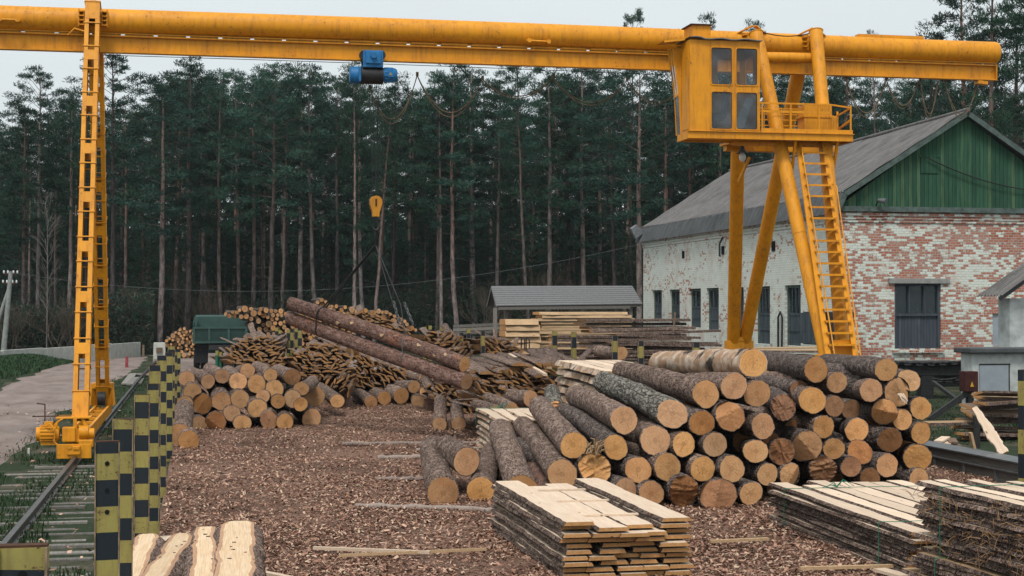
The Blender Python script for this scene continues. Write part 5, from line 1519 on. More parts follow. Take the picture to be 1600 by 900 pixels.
# the other groups of striped posts
def post_px(px, ytop, d, wd, label, n0=1, group='striped posts between the timber stacks', bh_=.24):
    p = at_d(px, ytop, d); post('striped_post', label, p.x, p.y, p.z, wd, .05, None, n0, 0, (), group, False, bh_)
g2 = 'striped posts behind the near slab heap'
for i, (px, yt, wpx, n0, lb_) in enumerate([(432, 512, 5, 0, 'small striped post at the left behind the near slab heap'), (437.5, 516, 5, 0, 'striped post second from the left behind the near slab heap'),
        (442, 520, 6, 1, 'low striped post in the middle behind the near slab heap'), (451, 515, 6, 0, 'striped post left of the tall pair behind the slab heap'), (456, 514, 6, 1, 'striped post right of the middle behind the slab heap'),
        (463, 513, 6, 0, 'striped post second from the right behind the slab heap'), (468.5, 511, 7, 1, 'dark striped post directly under the lower hanging log')]):
    post_px(px, yt, 44, wpx * 44 / FPX, lb_, n0, g2, .22)
g3 = 'striped posts between the timber stacks'
for (px, yt, dd, wpx, n0, lb_) in [(663.5, 511, 44, 5, 0, 'small striped post farthest left behind the middle slab heap'), (672, 509, 44, 5, 0, 'small striped post second from left behind the middle slab heap'),
        (690, 510.5, 42, 6, 0, 'striped post behind the crest of the middle slab heap'), (699.5, 512, 44, 5, 0, 'short striped post close right of the crest of the slab heap'),
        (721, 520, 40, 5.5, 1, 'black topped striped post at the right end of the slab heap'), (732, 514, 40, 6.5, 0, 'striped post between the two dark slab heaps'),
        (754.5, 517.5, 38, 6.5, 1, 'striped post left of the thin shed pillar'), (866.5, 517, 37, 8, 0, 'striped post in front of the pale plank stack'),
        (896.5, 519, 35, 8, 0, 'striped post in front of the right end of the pale plank stack'), (960.5, 525, 33.5, 9, 1, 'striped post in front of the dark slab stack'),
        (1001, 533, 32, 9, 1, 'striped post left of the peeling birch log'), (1087.5, 535, 31, 11, 1, 'black post top showing behind the birch log')]:
    post_px(px, yt, dd, wpx * dd / FPX, lb_, n0, g3)
p = at_d(1600, 578, 22); post('striped_post', 'tall dark striped post cut by the right picture edge', p.x, p.y, p.z, .16, .1, None, 1, .5, (), None, False, .35)
for (px, yt, yb, lb_) in [(339.5, 548, 575, 'left one of two green posts with yellow tips before the lorry'), (345.5, 550, 577, 'right one of two green posts with yellow tips before the lorry'),
        (443, 549, 585, 'left green post with pale tip against the slab heap'), (450, 552, 583, 'right green post against the slab heap')]:
    dd = 43; a = at_d(px, yb, dd); b = at_d(px, yt, dd); t = thing('stake', lb_, 'post', (b.x, b.y, 0), 'green posts holding the slab heap')
    m = MB(); m.tube([(0, 0, 0), (0, 0, b.z - .12)], .055, 10); m.build('shaft', M['green_post'], t)
    m = MB(); m.tube([(0, 0, b.z - .12), (0, 0, b.z)], .052, 10); m.build('tip', M['yellow_old'], t)
# concrete block, stakes, boards near the rail end
p = at_z(249, 563); bo = thing('rail_stop_block', 'pale concrete block with a wooden buffer at the far end of the left rail', 'block', (p.x, p.y, 0))
m = MB(); m.box((0, .2, .45), (.62, .5, .9), None, 0, .92); m.build('block', M['concrete'], bo, .02)
m = MB(); m.box((0, -.1, .52), (.30, .12, .26)); m.build('buffer', M['plank_old'], bo)
for (px, yt, yb, dd, w_, mt, lb_) in [(198, 557, 576, 68, 5, 'red_old', 'short faded red stake beside the dirt track'), (224, 539, 557, 80, 3.6, 'plank_old', 'brown wooden stake at the end of the low wall'), (45, 700, 713, 28.5, 4, 'concrete', 'short white marker peg in the grass left of the bogie')]:
    a = at_z(px, yb); b = at_d(px, yt, (a - CAMP).dot(FW)); wd = w_ * (a - CAMP).dot(FW) / FPX
    m = MB(); m.box((0, 0, b.z / 2), (wd, wd * .8, b.z), None, 0, .9); o = m.build('stake', M[mt], None, .01); o.location = (a.x, a.y, 0); tag(o, lb_, 'stake')
for i, (x0, y0, x1, y1) in enumerate([(196, 600, 208, 584), (204, 601, 213, 590), (214, 600, 219, 592)]):
    a = at_z(x0, y0, .06); b = at_z(x1, y1, .06); m = MB(); m.bar(a, b, .28, .05); tag(m.build('loose_board', M['silver_wood']), ['longest grey board lying between track and rail', 'middle grey board lying between track and rail', 'shortest grey board lying next to the rail'][i], 'board', 'grey boards lying by the rail')

# ---------------------------------------------------------------- green lorry
dT = 65.5
p = at_d(344, 576, dT); tk = thing('dump_truck', 'green dump lorry seen from behind parked left of the far log heap', 'truck', (p.x, p.y, 0))
pxm = dT / FPX
def TX(x): return (x - 344) * pxm
def TZ(y): return CAM_H + (480 - y) * pxm
z0, z1, z2 = TZ(536), TZ(511), TZ(496)
m = MB(); m.box((0, .05, (z0 + z1) / 2), (TX(385) - TX(302.5), .06, z1 - z0)); tg = m.build('tailgate', M['green_truck'], tk, .01)
m = MB()
for x in (303.5, 327, 357, 384): m.box((TX(x), -.01, (z0 + z1) / 2), (.10, .08, z1 - z0))
m.box((0, -.012, z0 + .04), (TX(386) - TX(302), .10, .09)); m.box((0, -.012, z1 - .03), (TX(386) - TX(302), .10, .08)); m.build('rib', M['green_truck'], tg)
m = MB()
for k in range(7): m.box((0, .005, z0 + .12 + k * .08), (TX(382) - TX(306), .03, .02))
m.build('corrugation', M['green_truck'], tg)
m = MB(); m.box((TX(303.5), 1.9, (z0 + z1) / 2 + .1), (.06, 3.7, z1 - z0 + .25)); m.box((TX(385), 1.9, (z0 + z1) / 2 + .1), (.06, 3.7, z1 - z0 + .25)); m.box((0, 1.9, z0 + .05), (2.1, 3.7, .1)); m.box((0, 3.75, (z0 + z2) / 2), (2.2, .08, z2 - z0)); m.build('load_box', M['green_truck'], tk)
m = MB()
for k in range(3): m.box((TX(346), .35 + k * .05, z1 + .07 + k * .135), (TX(383) - TX(308) - .05 * k, .05, .12))
m.box((TX(306), .2, z1 + .2), (.1, .3, .42), Matrix.Rotation(.12, 3, 'Y')); m.box((TX(384), .2, z1 + .2), (.1, .3, .42), Matrix.Rotation(-.12, 3, 'Y')); m.build('upper_boards', M['green_truck'], tk)
m = MB(); m.box((0, 1.8, z0 - .18), (.9, 4.5, .2)); m.box((0, .3, z0 - .08), (2.0, .1, .1)); m.build('chassis', M['dark_metal'], tk)
m = MB(); m.box((TX(315), .25, TZ(552)), (TX(324) - TX(303), .03, TZ(538) - TZ(568))); m.build('mud_flap', M['rubber'], tk); m = MB(); m.box((TX(376), .25, TZ(552)), (TX(324) - TX(303), .03, TZ(538) - TZ(568))); m.build('mud_flap', M['rubber'], tk)
for x in (308, 319, 371, 382):
    m = MB(); m.tube([(TX(x) - .12, .8, .45), (TX(x) - .09, .8, .45), (TX(x) + .09, .8, .45), (TX(x) + .12, .8, .45)], [.38, .46, .46, .38], 24); wh = m.build('wheel', M['rubber'], tk)
    m = MB(); m.tube([(TX(x) - .13, .8, .45), (TX(x) + .13, .8, .45)], .2, 16); m.build('rim', M['dark_metal'], wh)
m = MB(); m.box((0, 5.0, 1.5), (2.1, 1.7, 1.7)); m.box((0, 6.2, 1.1), (1.9, 1.0, .9)); m.build('cab', M['green_truck'], tk, .08)
for x in (310, 378):
    m = MB(); m.tube([(TX(x) - .11, 5.8, .45), (TX(x) + .11, 5.8, .45)], .46, 24); m.build('wheel', M['rubber'], tk)
m = MB(); m.box((TX(329), .1, z0 - .12), (.09, .06, .09)); m.box((TX(359), .1, z0 - .12), (.09, .06, .09)); m.build('tail_light', M['red_old'], tk)

# ---------------------------------------------------------------- open timber shed with wooden roof
dH = 66.0
def HP(x, y, d=dH): return at_d(x, y, d)
sd_ = thing('open_shed', 'open wooden shed with grey board roof on thin pillars', 'shed')
r0, r1 = HP(768, 447.5, dH + 1.6), HP(988, 447, dH + 1.6); e0, e1 = HP(776, 478, dH), HP(1004, 475, dH)
for z_ in (0,):
    rz_ = (r0.z + r1.z) / 2; ez_ = (e0.z + e1.z) / 2; yr_ = r0.y; 
    dirx = (e1 - e0); dirx.z = 0; dirx.normalize(); diry = Vector((-dirx.y, dirx.x, 0))
    nb = 9
    m = MB()
    for k in range(nb):
        t0, t1 = k / nb, (k + 1) / nb
        a0 = e0.lerp(r0, t0); a1 = e1.lerp(r1, t0); b0 = e0.lerp(r0, t1 + .02); b1 = e1.lerp(r1, t1 + .02)
        n_ = Vector((0, 0, 1))
        V = [a0 + n_ * .03, a1 + n_ * .03, b1 + n_ * .0, b0 + n_ * .0]
        m.add(V + [v - n_ * .03 for v in V], [(0, 1, 2, 3), (7, 6, 5, 4), (0, 4, 5, 1), (1, 5, 6, 2), (2, 6, 7, 3), (3, 7, 4, 0)])
    # far slope
    f0 = r0 + (r0 - e0); f0.z = e0.z; f1 = r1 + (r1 - e1); f1.z = e1.z
    f0 = r0 * 2 - e0; f0.z = e0.z; f1 = r1 * 2 - e1; f1.z = e1.z
    m.add([r0, r1, f1, f0], [(0, 1, 2, 3)])
    m.build('roof', M['grey_wood'], sd_)
m = MB(); m.bar(e0 + Vector((0, .1, -.06)), e1 + Vector((0, .1, -.06)), .06, .12); m.bar(HP(778, 482), HP(985, 480), .1, .12); m.build('eave_beam', M['silver_wood'], sd_)
m = MB(); m.bar(r0 - Vector((0, 0, .06)), e0 - Vector((0, 0, .06)), .04, .1); m.bar(r0 - Vector((0, 0, .06)), f0 - Vector((0, 0, .06)), .04, .1); m.bar(e0.lerp(r0, .25) + Vector((.3, 0, -.15)), f0.lerp(r0, .25) + Vector((.3, 0, -.15)), .05, .1); m.build('rafter', M['grey_wood'], sd_)
for (x, d_) in ((773.5, dH), (790.5, dH + .4), (796, dH + 3.2), (880, dH + 3.2), (975, dH + 3.2), (985, dH + .3)):
    a = HP(x, 481, d_); m = MB(); m.bar((a.x, a.y, 0), (a.x, a.y, a.z), .15, .15); m.build('pillar', M['silver_wood'], sd_)
# grey board fence behind
fn = thing('board_fence', 'low grey board fence behind the posts left of the open shed', 'fence')
for k in range(3):
    a = at_d(708, 510 + k * 5.5, 70); b = at_d(800, 506 + k * 5.5, 70); m = MB(); m.bar(a, b, .04, .13); m.build('rail', M['silver_wood'], fn)
for x in (712, 740, 768):
    a = at_d(x, 505, 70.1); m = MB(); m.box((a.x, a.y, a.z / 2), (.12, .1, a.z)); m.build('post', M['grey_wood'], fn)

# ================================================================ LOGS
ORD = ['first', 'second', 'third', 'fourth', 'fifth', 'sixth', 'seventh', 'eighth', 'ninth', 'tenth', 'eleventh', 'twelfth', 'thirteenth', 'fourteenth', 'fifteenth', 'sixteenth', 'seventeenth', 'eighteenth', 'nineteenth', 'twentieth']
def log_mesh(Ln, r0, r1, seed, end='flat', segs=36, step=.13, lump=.035):
    """bark surface along +Z from the cut face at z=0; returns bark mesh builder, cut builder"""
    rd = random.Random(seed)
    nl = max(6, int(Ln / step)); ox, oy = rd.uniform(-50, 50), rd.uniform(-50, 50)
    bend = rd.uniform(-.035, .035); bd = rd.uniform(0, 6.28)
    ta, tk_ = rd.uniform(0, 6.28), {'flat': rd.uniform(0, .08), 'tilt': rd.uniform(.35, .6), 'wedge': .05, 'broken': .15}[end]
    wa = rd.uniform(0, 6.28); wo_ = rd.uniform(-.1, .35)
    def face(u, v):
        z = tk_ * (u * cos(ta) + v * sin(ta))
        if end == 'wedge': z += max(0, (u * cos(wa) + v * sin(wa)) - wo_ * r0) * 1.0
        if end == 'broken': z += .05 * noise.noise(((u * cos(wa) + v * sin(wa)) * 30, (v * cos(wa) - u * sin(wa)) * 5, seed)) + max(0, (u * cos(wa) + v * sin(wa)) + .2 * r0) * .5
        return z
    def off(z): return bend * sin(pi * z / Ln) * cos(bd), bend * sin(pi * z / Ln) * sin(bd)
    oval = rd.uniform(.0, .06); oa = rd.uniform(0, 3.14)
    V = []
    def rad(a, z):
        r = r0 + (r1 - r0) * z / Ln
        r *= 1 + oval * cos(2 * (a - oa))
        c_, s_ = cos(a), sin(a)
        r *= 1 + lump * 1.6 * noise.noise((ox + c_ * .8, oy + s_ * .8, z * .9)) + lump * noise.noise((ox + c_ * 2.5, oy + s_ * 2.5, z * 3.2)) + .045 * noise.noise((ox + c_ * 6, oy + s_ * 6, z * 9))
        return r
    for i in range(nl + 1):
        z = Ln * i / nl; dx, dy = off(z)
        for k in range(segs):
            a = 2 * pi * k / segs; r = rad(a, z); u, v = r * cos(a), r * sin(a)
            V.append((u + dx, v + dy, z + (face(u, v) if i == 0 else 0)))
    F = [(i * segs + k, (i + 1) * segs + k, (i + 1) * segs + (k + 1) % segs, i * segs + (k + 1) % segs) for i in range(nl) for k in range(segs)]
    mb = MB(); mb.add(V, F, 0, True)
    # bark rim thickness at the front, and the cut surface slightly recessed rings
    cb = MB(); R = [1.0, .955, .8, .6, .4, .2]
    CV = []
    for q, s in enumerate(R):
        for k in range(segs):
            a = 2 * pi * k / segs; r = rad(a, 0) * s; u, v = r * cos(a), r * sin(a)
            CV.append((u, v, face(u, v) - (.003 if q > 0 else .0) + (.006 * noise.noise((u * 20, v * 20, seed)) if end != 'flat' and q > 1 else 0)))
    CV.append((0, 0, face(0, 0) - .003))
    rim = [(k, (k + 1) % segs, segs + (k + 1) % segs, segs + k) for k in range(segs)]
    mb.add(CV[:2 * segs], rim, 0, False)
    CF = []
    for q in range(1, len(R) - 1): CF += [(q * segs + k, q * segs + (k + 1) % segs, (q + 1) * segs + (k + 1) % segs, (q + 1) * segs + k) for k in range(segs)]
    q = len(R) - 1; CF += [(q * segs + k, q * segs + (k + 1) % segs, len(CV) - 1) for k in range(segs)]
    cb.add(CV, CF, 0, False)
    # back cap
    B = [(rad(2 * pi * k / segs, Ln) * .99 * cos(2 * pi * k / segs), rad(2 * pi * k / segs, Ln) * .99 * sin(2 * pi * k / segs), Ln) for k in range(segs)]
    mb.add(B, [tuple(range(segs))], 1, False)
    return mb, cb
LOGN = [0]
def put_log(P, Q, r0, r1, label, group, mat='bark', end='flat', cut='cut', segs=36, step=.13, name='log', cat='log', lump=.035, parts=True):
    P = Vector(P); Q = Vector(Q); Ln = (Q - P).length; LOGN[0] += 1
    mb, cb = log_mesh(Ln, r0, r1, LOGN[0] * 7 + 3, end, segs, step, lump)
    o = mb.build(name, [M[mat], M[cut]]); o.location = P
    q = (Q - P).to_track_quat('Z', 'Y'); o.rotation_mode = 'QUATERNION'
    o.rotation_quaternion = q @ Quaternion((0, 0, 1), (LOGN[0] * 1.7) % 6.28)
    tag(o, label, cat, group)
    cb.build('cut_end', M[cut], o)
    return o
def far_point(P, x, y, L_):
    """point on the sight line of photo pixel (x, y), L_ beyond P"""
    r = ray(x, y); w_ = CAMP - P; a = r.dot(r); b = 2 * r.dot(w_); c = w_.dot(w_) - L_ * L_
    D_ = b * b - 4 * a * c
    t = (-b + sqrt(max(D_, 0))) / (2 * a); return CAMP + r * t
def px_log(x, y, r, d, bx_=None, by_=None, L_=4.6, taper=.9, minz=True, **kw):
    P = at_d(x, y, d); rr_ = r * d / FPX
    if minz: P.z = max(P.z, rr_ * .93)
    if bx_ is None:
        Q = P + Vector((random.Random(x * 13 + y).gauss(0, .18 if x > 520 else .42), L_, random.Random(x + y * 7).gauss(0, .05)))
    else:
        Q = far_point(P, bx_, by_, L_)
    Q.z = max(Q.z, rr_ * taper * .95)
    return put_log(P, Q, rr_, rr_ * taper, **kw)

GB = 'sawn logs of the big front pile'
def dbig(x, y):
    yb = 801 if x < 1150 else 801 - (x - 1150) * .115
    dg = 6561 / (yb - 480)
    return dg + max(0, (yb - 30 - y)) * .0035
# x, y, r, back x, back y, length, bark, end, cut, label
big = [
 (1176.7, 567.3, 22.5, 1030, 566, 4.4, 'birch', 'flat', 'cut', 'thick birch log with peeling brown and white bark on top of the big pile'),
 (1147, 602.7, 20.5, 1052, 588, 4.6, 'bark', 'flat', 'cut', 'pine log lying directly under the end of the birch log'),
 (1102.7, 616, 21, 972, 580, 4.6, 'bark', 'flat', 'cut', 'long grey log at the left top of the pile, left below the birch log'),
 (1182.7, 614.7, 21.3, None, None, 4.6, 'bark', 'flat', 'cut', 'log with a small star crack right below the birch end'),
 (1050, 646, 22.5, 944, 597, 4.4, 'bark_grey', 'tilt', 'cut', 'crooked log with deeply furrowed light grey bark and flattened end'),
 (975, 656, 21.5, 899, 618, 4.4, 'bark', 'flat', 'cut', 'log left below the furrowed grey log with a round pale end'),
 (1096.7, 660.7, 20, None, None, 4.6, 'bark_dark', 'flat', 'cut_red', 'dark reddish log end under the long grey log'),
 (1141.5, 651, 23, None, None, 4.6, 'bark_dark', 'wedge', 'cut_red', 'reddish wedge cut log end with a pointed lower edge'),
 (1192.7, 666, 20, None, None, 4.6, 'bark', 'flat', 'cut', 'log end right of the wedge cut log'),
 (1023.3, 688, 23.3, 997, 655, 4.6, 'bark', 'flat', 'cut', 'large round log end below the furrowed grey log'),
 (1068, 693.7, 20, None, None, 4.6, 'bark', 'tilt', 'cut', 'cracked log end with a torn fibre, right of the large round one'),
 (1116.7, 694, 19.5, None, None, 4.6, 'bark_dark', 'flat', 'cut', 'plain log end below the wedge cut log'),
 (1181, 705, 18.8, 1142, 688, 4.6, 'bark_dark', 'flat', 'cut', 'pale log end with a ragged top edge in the middle of the pile'),
 (896, 695.7, 21.3, 842, 634, 4.4, 'bark', 'flat', 'cut', 'log with a curved dark crack across its round end'),
 (961.7, 698.7, 19.5, 884, 645, 4.4, 'bark_dark', 'flat', 'cut', 'dark barked log between two paler logs, above the splintered stump'),
 (997, 734, 20.8, None, None, 4.6, 'bark_dark', 'flat', 'cut', 'log end right of the splintered log'),
 (1042.7, 730, 22, None, None, 4.6, 'bark', 'flat', 'cut', 'palest yellow log end in the lower left half of the pile'),
 (1098, 732.7, 20, None, None, 4.6, 'bark', 'flat', 'cut', 'log end with a ragged bark rim right of the palest end'),
 (1143.3, 732.7, 20.8, None, None, 4.6, 'bark_dark', 'flat', 'cut', 'yellowish log end right above the dark split butt'),
 (1199, 741.3, 17.3, None, None, 4.6, 'bark_dark', 'flat', 'cut', 'smallish log end second row from the ground in the middle'),
 (878.5, 741, 23.5, 818, 668, 4.4, 'bark', 'flat', 'cut', 'front left log lying lowest against the splintered one'),
 (930, 731, 25, None, None, 4.2, 'bark_dark', 'broken', 'cut', 'splintered log with a tuft of torn fibres sticking up'),
 (976.7, 766, 19.5, None, None, 4.6, 'bark_dark', 'flat', 'cut', 'low log end half hidden behind the front board stack'),
 (1017.3, 771, 20.5, None, None, 4.6, 'bark_dark', 'flat', 'cut', 'log end on the ground just right behind the front board stack'),
 (1070, 767.5, 25, None, None, 4.6, 'bark_dark', 'broken', 'cut_red', 'dark frayed butt on the ground, left one of two'),
 (1124, 774.5, 27, None, None, 4.6, 'bark_dark', 'wedge', 'cut_red', 'big dark split butt at the front foot of the pile'),
 (1173.3, 770.7, 18.3, None, None, 4.6, 'bark_dark', 'flat', 'cut', 'log end on the ground right of the big split butt'),
 (1275, 577.7, 19.3, 1195, 562, 4.6, 'bark_dark', 'flat', 'cut', 'dark barked log on top, right next to the birch log'),
 (1307.7, 597.7, 17, None, None, 4.6, 'bark', 'flat', 'cut', 'round log end under the right top log, right of the dark barked log'),
 (1385, 577.3, 18, 1290, 566, 4.6, 'bark_dark', 'flat', 'cut', 'topmost right log below the crane ladder foot'),
 (1269, 625.7, 21, 1212, 605, 4.6, 'bark', 'flat', 'cut', 'large pale log end with notched rim in the upper middle'),
 (1224, 636.7, 20.3, 1196, 605, 4.6, 'bark_dark', 'broken', 'cut_red', 'reddish rough log end left of the large notched one'),
 (1303.5, 634, 16.5, None, None, 4.6, 'bark_dark', 'flat', 'cut_red', 'small reddish log end right of the large notched one'),
 (1360.7, 610, 18, 1328, 606, 4.6, 'bark', 'flat', 'cut', 'pale log end with a dark knotty side under the topmost right log'),
 (1420.7, 594, 17, None, None, 4.6, 'bark_dark', 'tilt', 'cut', 'uppermost log end at the right shoulder of the pile'),
 (1404, 613, 23, None, None, 4.4, 'bark_dark', 'wedge', 'cut', 'broad broken log end with a splinter at the right shoulder'),
 (1438.7, 637.7, 18.2, None, None, 4.6, 'bark_dark', 'flat', 'cut', 'rightmost log end of the pile, upper one'),
 (1382.5, 643.5, 20, 1332, 637, 4.6, 'bark_dark', 'wedge', 'cut', 'two part stepped log end with a pale upper half'),
 (1409.5, 656, 16.5, None, None, 4.6, 'bark', 'flat', 'cut', 'log end between the stepped one and the rightmost ones'),
 (1286.7, 667.3, 18, None, None, 4.6, 'bark', 'flat', 'cut', 'log end above the big torn reddish one'),
 (1339, 672.3, 18.8, 1308, 660, 4.6, 'bark_dark', 'flat', 'cut', 'log end with a dark knot hole low in its middle'),
 (1438.7, 676.7, 17, None, None, 4.6, 'bark_dark', 'flat', 'cut', 'rightmost log end of the pile, middle one'),
 (1390, 687.3, 19, None, None, 4.6, 'bark_dark', 'tilt', 'cut_red', 'dull brown tilted log end left of the rightmost middle one'),
 (1221.7, 706, 20.5, 1203, 690, 4.6, 'bark_dark', 'broken', 'cut_red', 'brown torn log end left of the big torn reddish one'),
 (1261.7, 697.3, 24, None, None, 4.6, 'bark_dark', 'wedge', 'cut', 'big reddish torn log end in the centre right of the pile'),
 (1303.3, 701, 17, None, None, 4.6, 'bark_dark', 'flat', 'cut', 'round log end right of the big torn one'),
 (1343.3, 705.7, 18.3, None, None, 4.6, 'bark_dark', 'tilt', 'cut_red', 'dark tilted log end under the one with the knot hole'),
 (1236, 743.3, 19.3, None, None, 4.6, 'bark_dark', 'wedge', 'cut', 'brown log end behind the far left corner of the tied slab stack'),
 (1286.7, 734, 22, None, None, 4.6, 'bark_dark', 'broken', 'cut_red', 'wide split log end above the tied slab stack'),
 (1329.3, 729, 16.5, None, None, 4.6, 'bark_dark', 'flat', 'cut_red', 'log end with a dark rim above the middle of the tied slab stack'),
 (1386, 727.3, 18.3, None, None, 4.6, 'bark_dark', 'flat', 'cut', 'yellow brown log end above the right end of the tied slab stack'),
 (1433.3, 715, 21.5, 1400, 704, 4.6, 'bark_dark', 'tilt', 'cut', 'thick weathered log with a long slanting cut at the right foot of the pile'),
 (1436, 748, 16.5, None, None, 4.6, 'bark_dark', 'flat', 'cut', 'lowest right log end just above the tied stacks'),
 (1359, 748, 17, None, None, 4.6, 'bark_dark', 'flat', 'cut_red', 'log end half hidden behind the tied slab stack'),
]
for (x, y, r, bx2, by2, L_, mt, en, ct, lb_) in big:
    px_log(x, y, r * 1.02, dbig(x, y), bx2, by2, L_, mat=mt, end=en, cut=ct, label=lb_, group=GB, segs=44, step=.10, lump=.05 if mt != 'bark_grey' else .09)
# hidden core of the pile is made of real logs too, set back behind the front ones
k = 0
for (x, y, r, lb_) in [(1160, 690, 17, 'log set back in the gap above the pale ragged end'), (1205, 690, 15, 'dark recessed log between the two brown torn ends'), (1075, 728, 16, 'recessed log in the dark gap left of the ragged rimmed end'), (1240, 672, 17, 'recessed log behind the big torn reddish end'),
        (1330, 640, 16, 'recessed log behind the pale knotty log'), (1250, 610, 16, 'recessed log under the dark barked top log'), (1365, 665, 15, 'recessed log behind the knot hole log'), (1415, 700, 16, 'recessed log between the rightmost ends'), (1080, 640, 17, 'recessed log under the long grey log'), (1310, 760, 18, 'recessed log at the ground behind the tied slab stack'), (1215, 775, 18, 'recessed log at the ground left of the tied slab stack')]:
    px_log(x, y, r, dbig(x, y) + .9, None, None, 3.6, mat='bark_dark', end='flat', cut='cut_red', label=lb_, group=GB, segs=24, step=.25)
GL = 'logs lying loose left of the big pile'
px_log(692, 770, 25.5, 20.9, 676, 700, 3.6, mat='bark', label='thick log lying alone at the left with its round end to the front', group=GL, segs=44, step=.1)
px_log(729, 721, 22, 21.5, 752, 664, 2.6, mat='bark', label='log resting on top of two others left of the board stack', group=GL, segs=40, step=.1) if False else px_log(729, 721, 22, 21.7, None, None, 1.7, mat='bark', label='log end resting raised between the two lowest left logs', group=GL, segs=40, step=.1)
px_log(751, 767, 22.5, 21.3, 770, 706, 3.6, mat='bark', label='log with dark inner ring beside the front board stack', group=GL, segs=40, step=.1)
px_log(817, 766, 25, 20.6, 783, 672, 4.4, mat='bark', label='log whose end hides behind the front board stack', group=GL, segs=40, step=.1)
px_log(862, 775, 20, 20.8, 822, 702, 3.8, mat='bark_red', label='reddish log between two grey logs behind the front board stack', group=GL, segs=36, step=.1)
px_log(687, 663, 11.8, 33.5, 688, 626, 2.2, mat='bark', label='short log, left one of two standing out from the slab heap', group=GL)
px_log(717, 662, 11.5, 33.6, 715, 632, 1.9, mat='bark', label='short log, right one of two standing out from the slab heap', group=GL)
px_log(829, 623, 12.8, 30.5, 776, 616, 2.2, mat='bark', label='log with a cracked orange end lying before the slab heap', group=GL)
px_log(800, 640, 11, 29.5, 760, 622, 2.4, mat='bark', label='grey log behind the low tied board stack', group=GL)
px_log(775, 642, 10, 29.2, 744, 632, 1.5, mat='bark', label='short stub at the left far corner of the low tied board stack', group=GL)
px_log(868, 640, 14, 27.5, 862, 612, 1.8, mat='bark_grey', label='knobbly root butt beside the thick beam stack', group=GL, end='broken')
px_log(970, 552, 11, 36, 935, 548, 2.2, mat='bark', label='log behind the thick beam stack near the striped posts', group=GL)
# torn fibres of the splintered log
P_ = at_d(928, 706, dbig(930, 731) - .05); m = MB(); rd = random.Random(4)
for k in range(30):
    a = P_ + Vector((rd.gauss(0, .05), rd.uniform(-.03, .1), rd.gauss(0, .03))); b = a + Vector((rd.gauss(.04, .07), rd.gauss(-.06, .06), abs(rd.gauss(.07, .06)) + .01)); c = (a + b) / 2 + Vector((rd.gauss(0, .02), 0, .02))
    m.tube([a, c, b], [.016, .012, .002], 4)
tag(m.build('torn_splinter', M['plank']), 'pale tuft of torn wood fibres on the splintered log', 'splinter')
P_ = at_d(1407, 622, dbig(1404, 613) - .12); m = MB()
for k in range(7): m.tube([P_ + Vector((rd.gauss(0, .03), 0, .06)), P_ + Vector((rd.gauss(.05, .03), -.08, rd.gauss(-.08, .04)))], [.022, .006], 4)
tag(m.build('torn_splinter', M['board']), 'pale splinter hanging from the broad broken log end at the right', 'splinter')

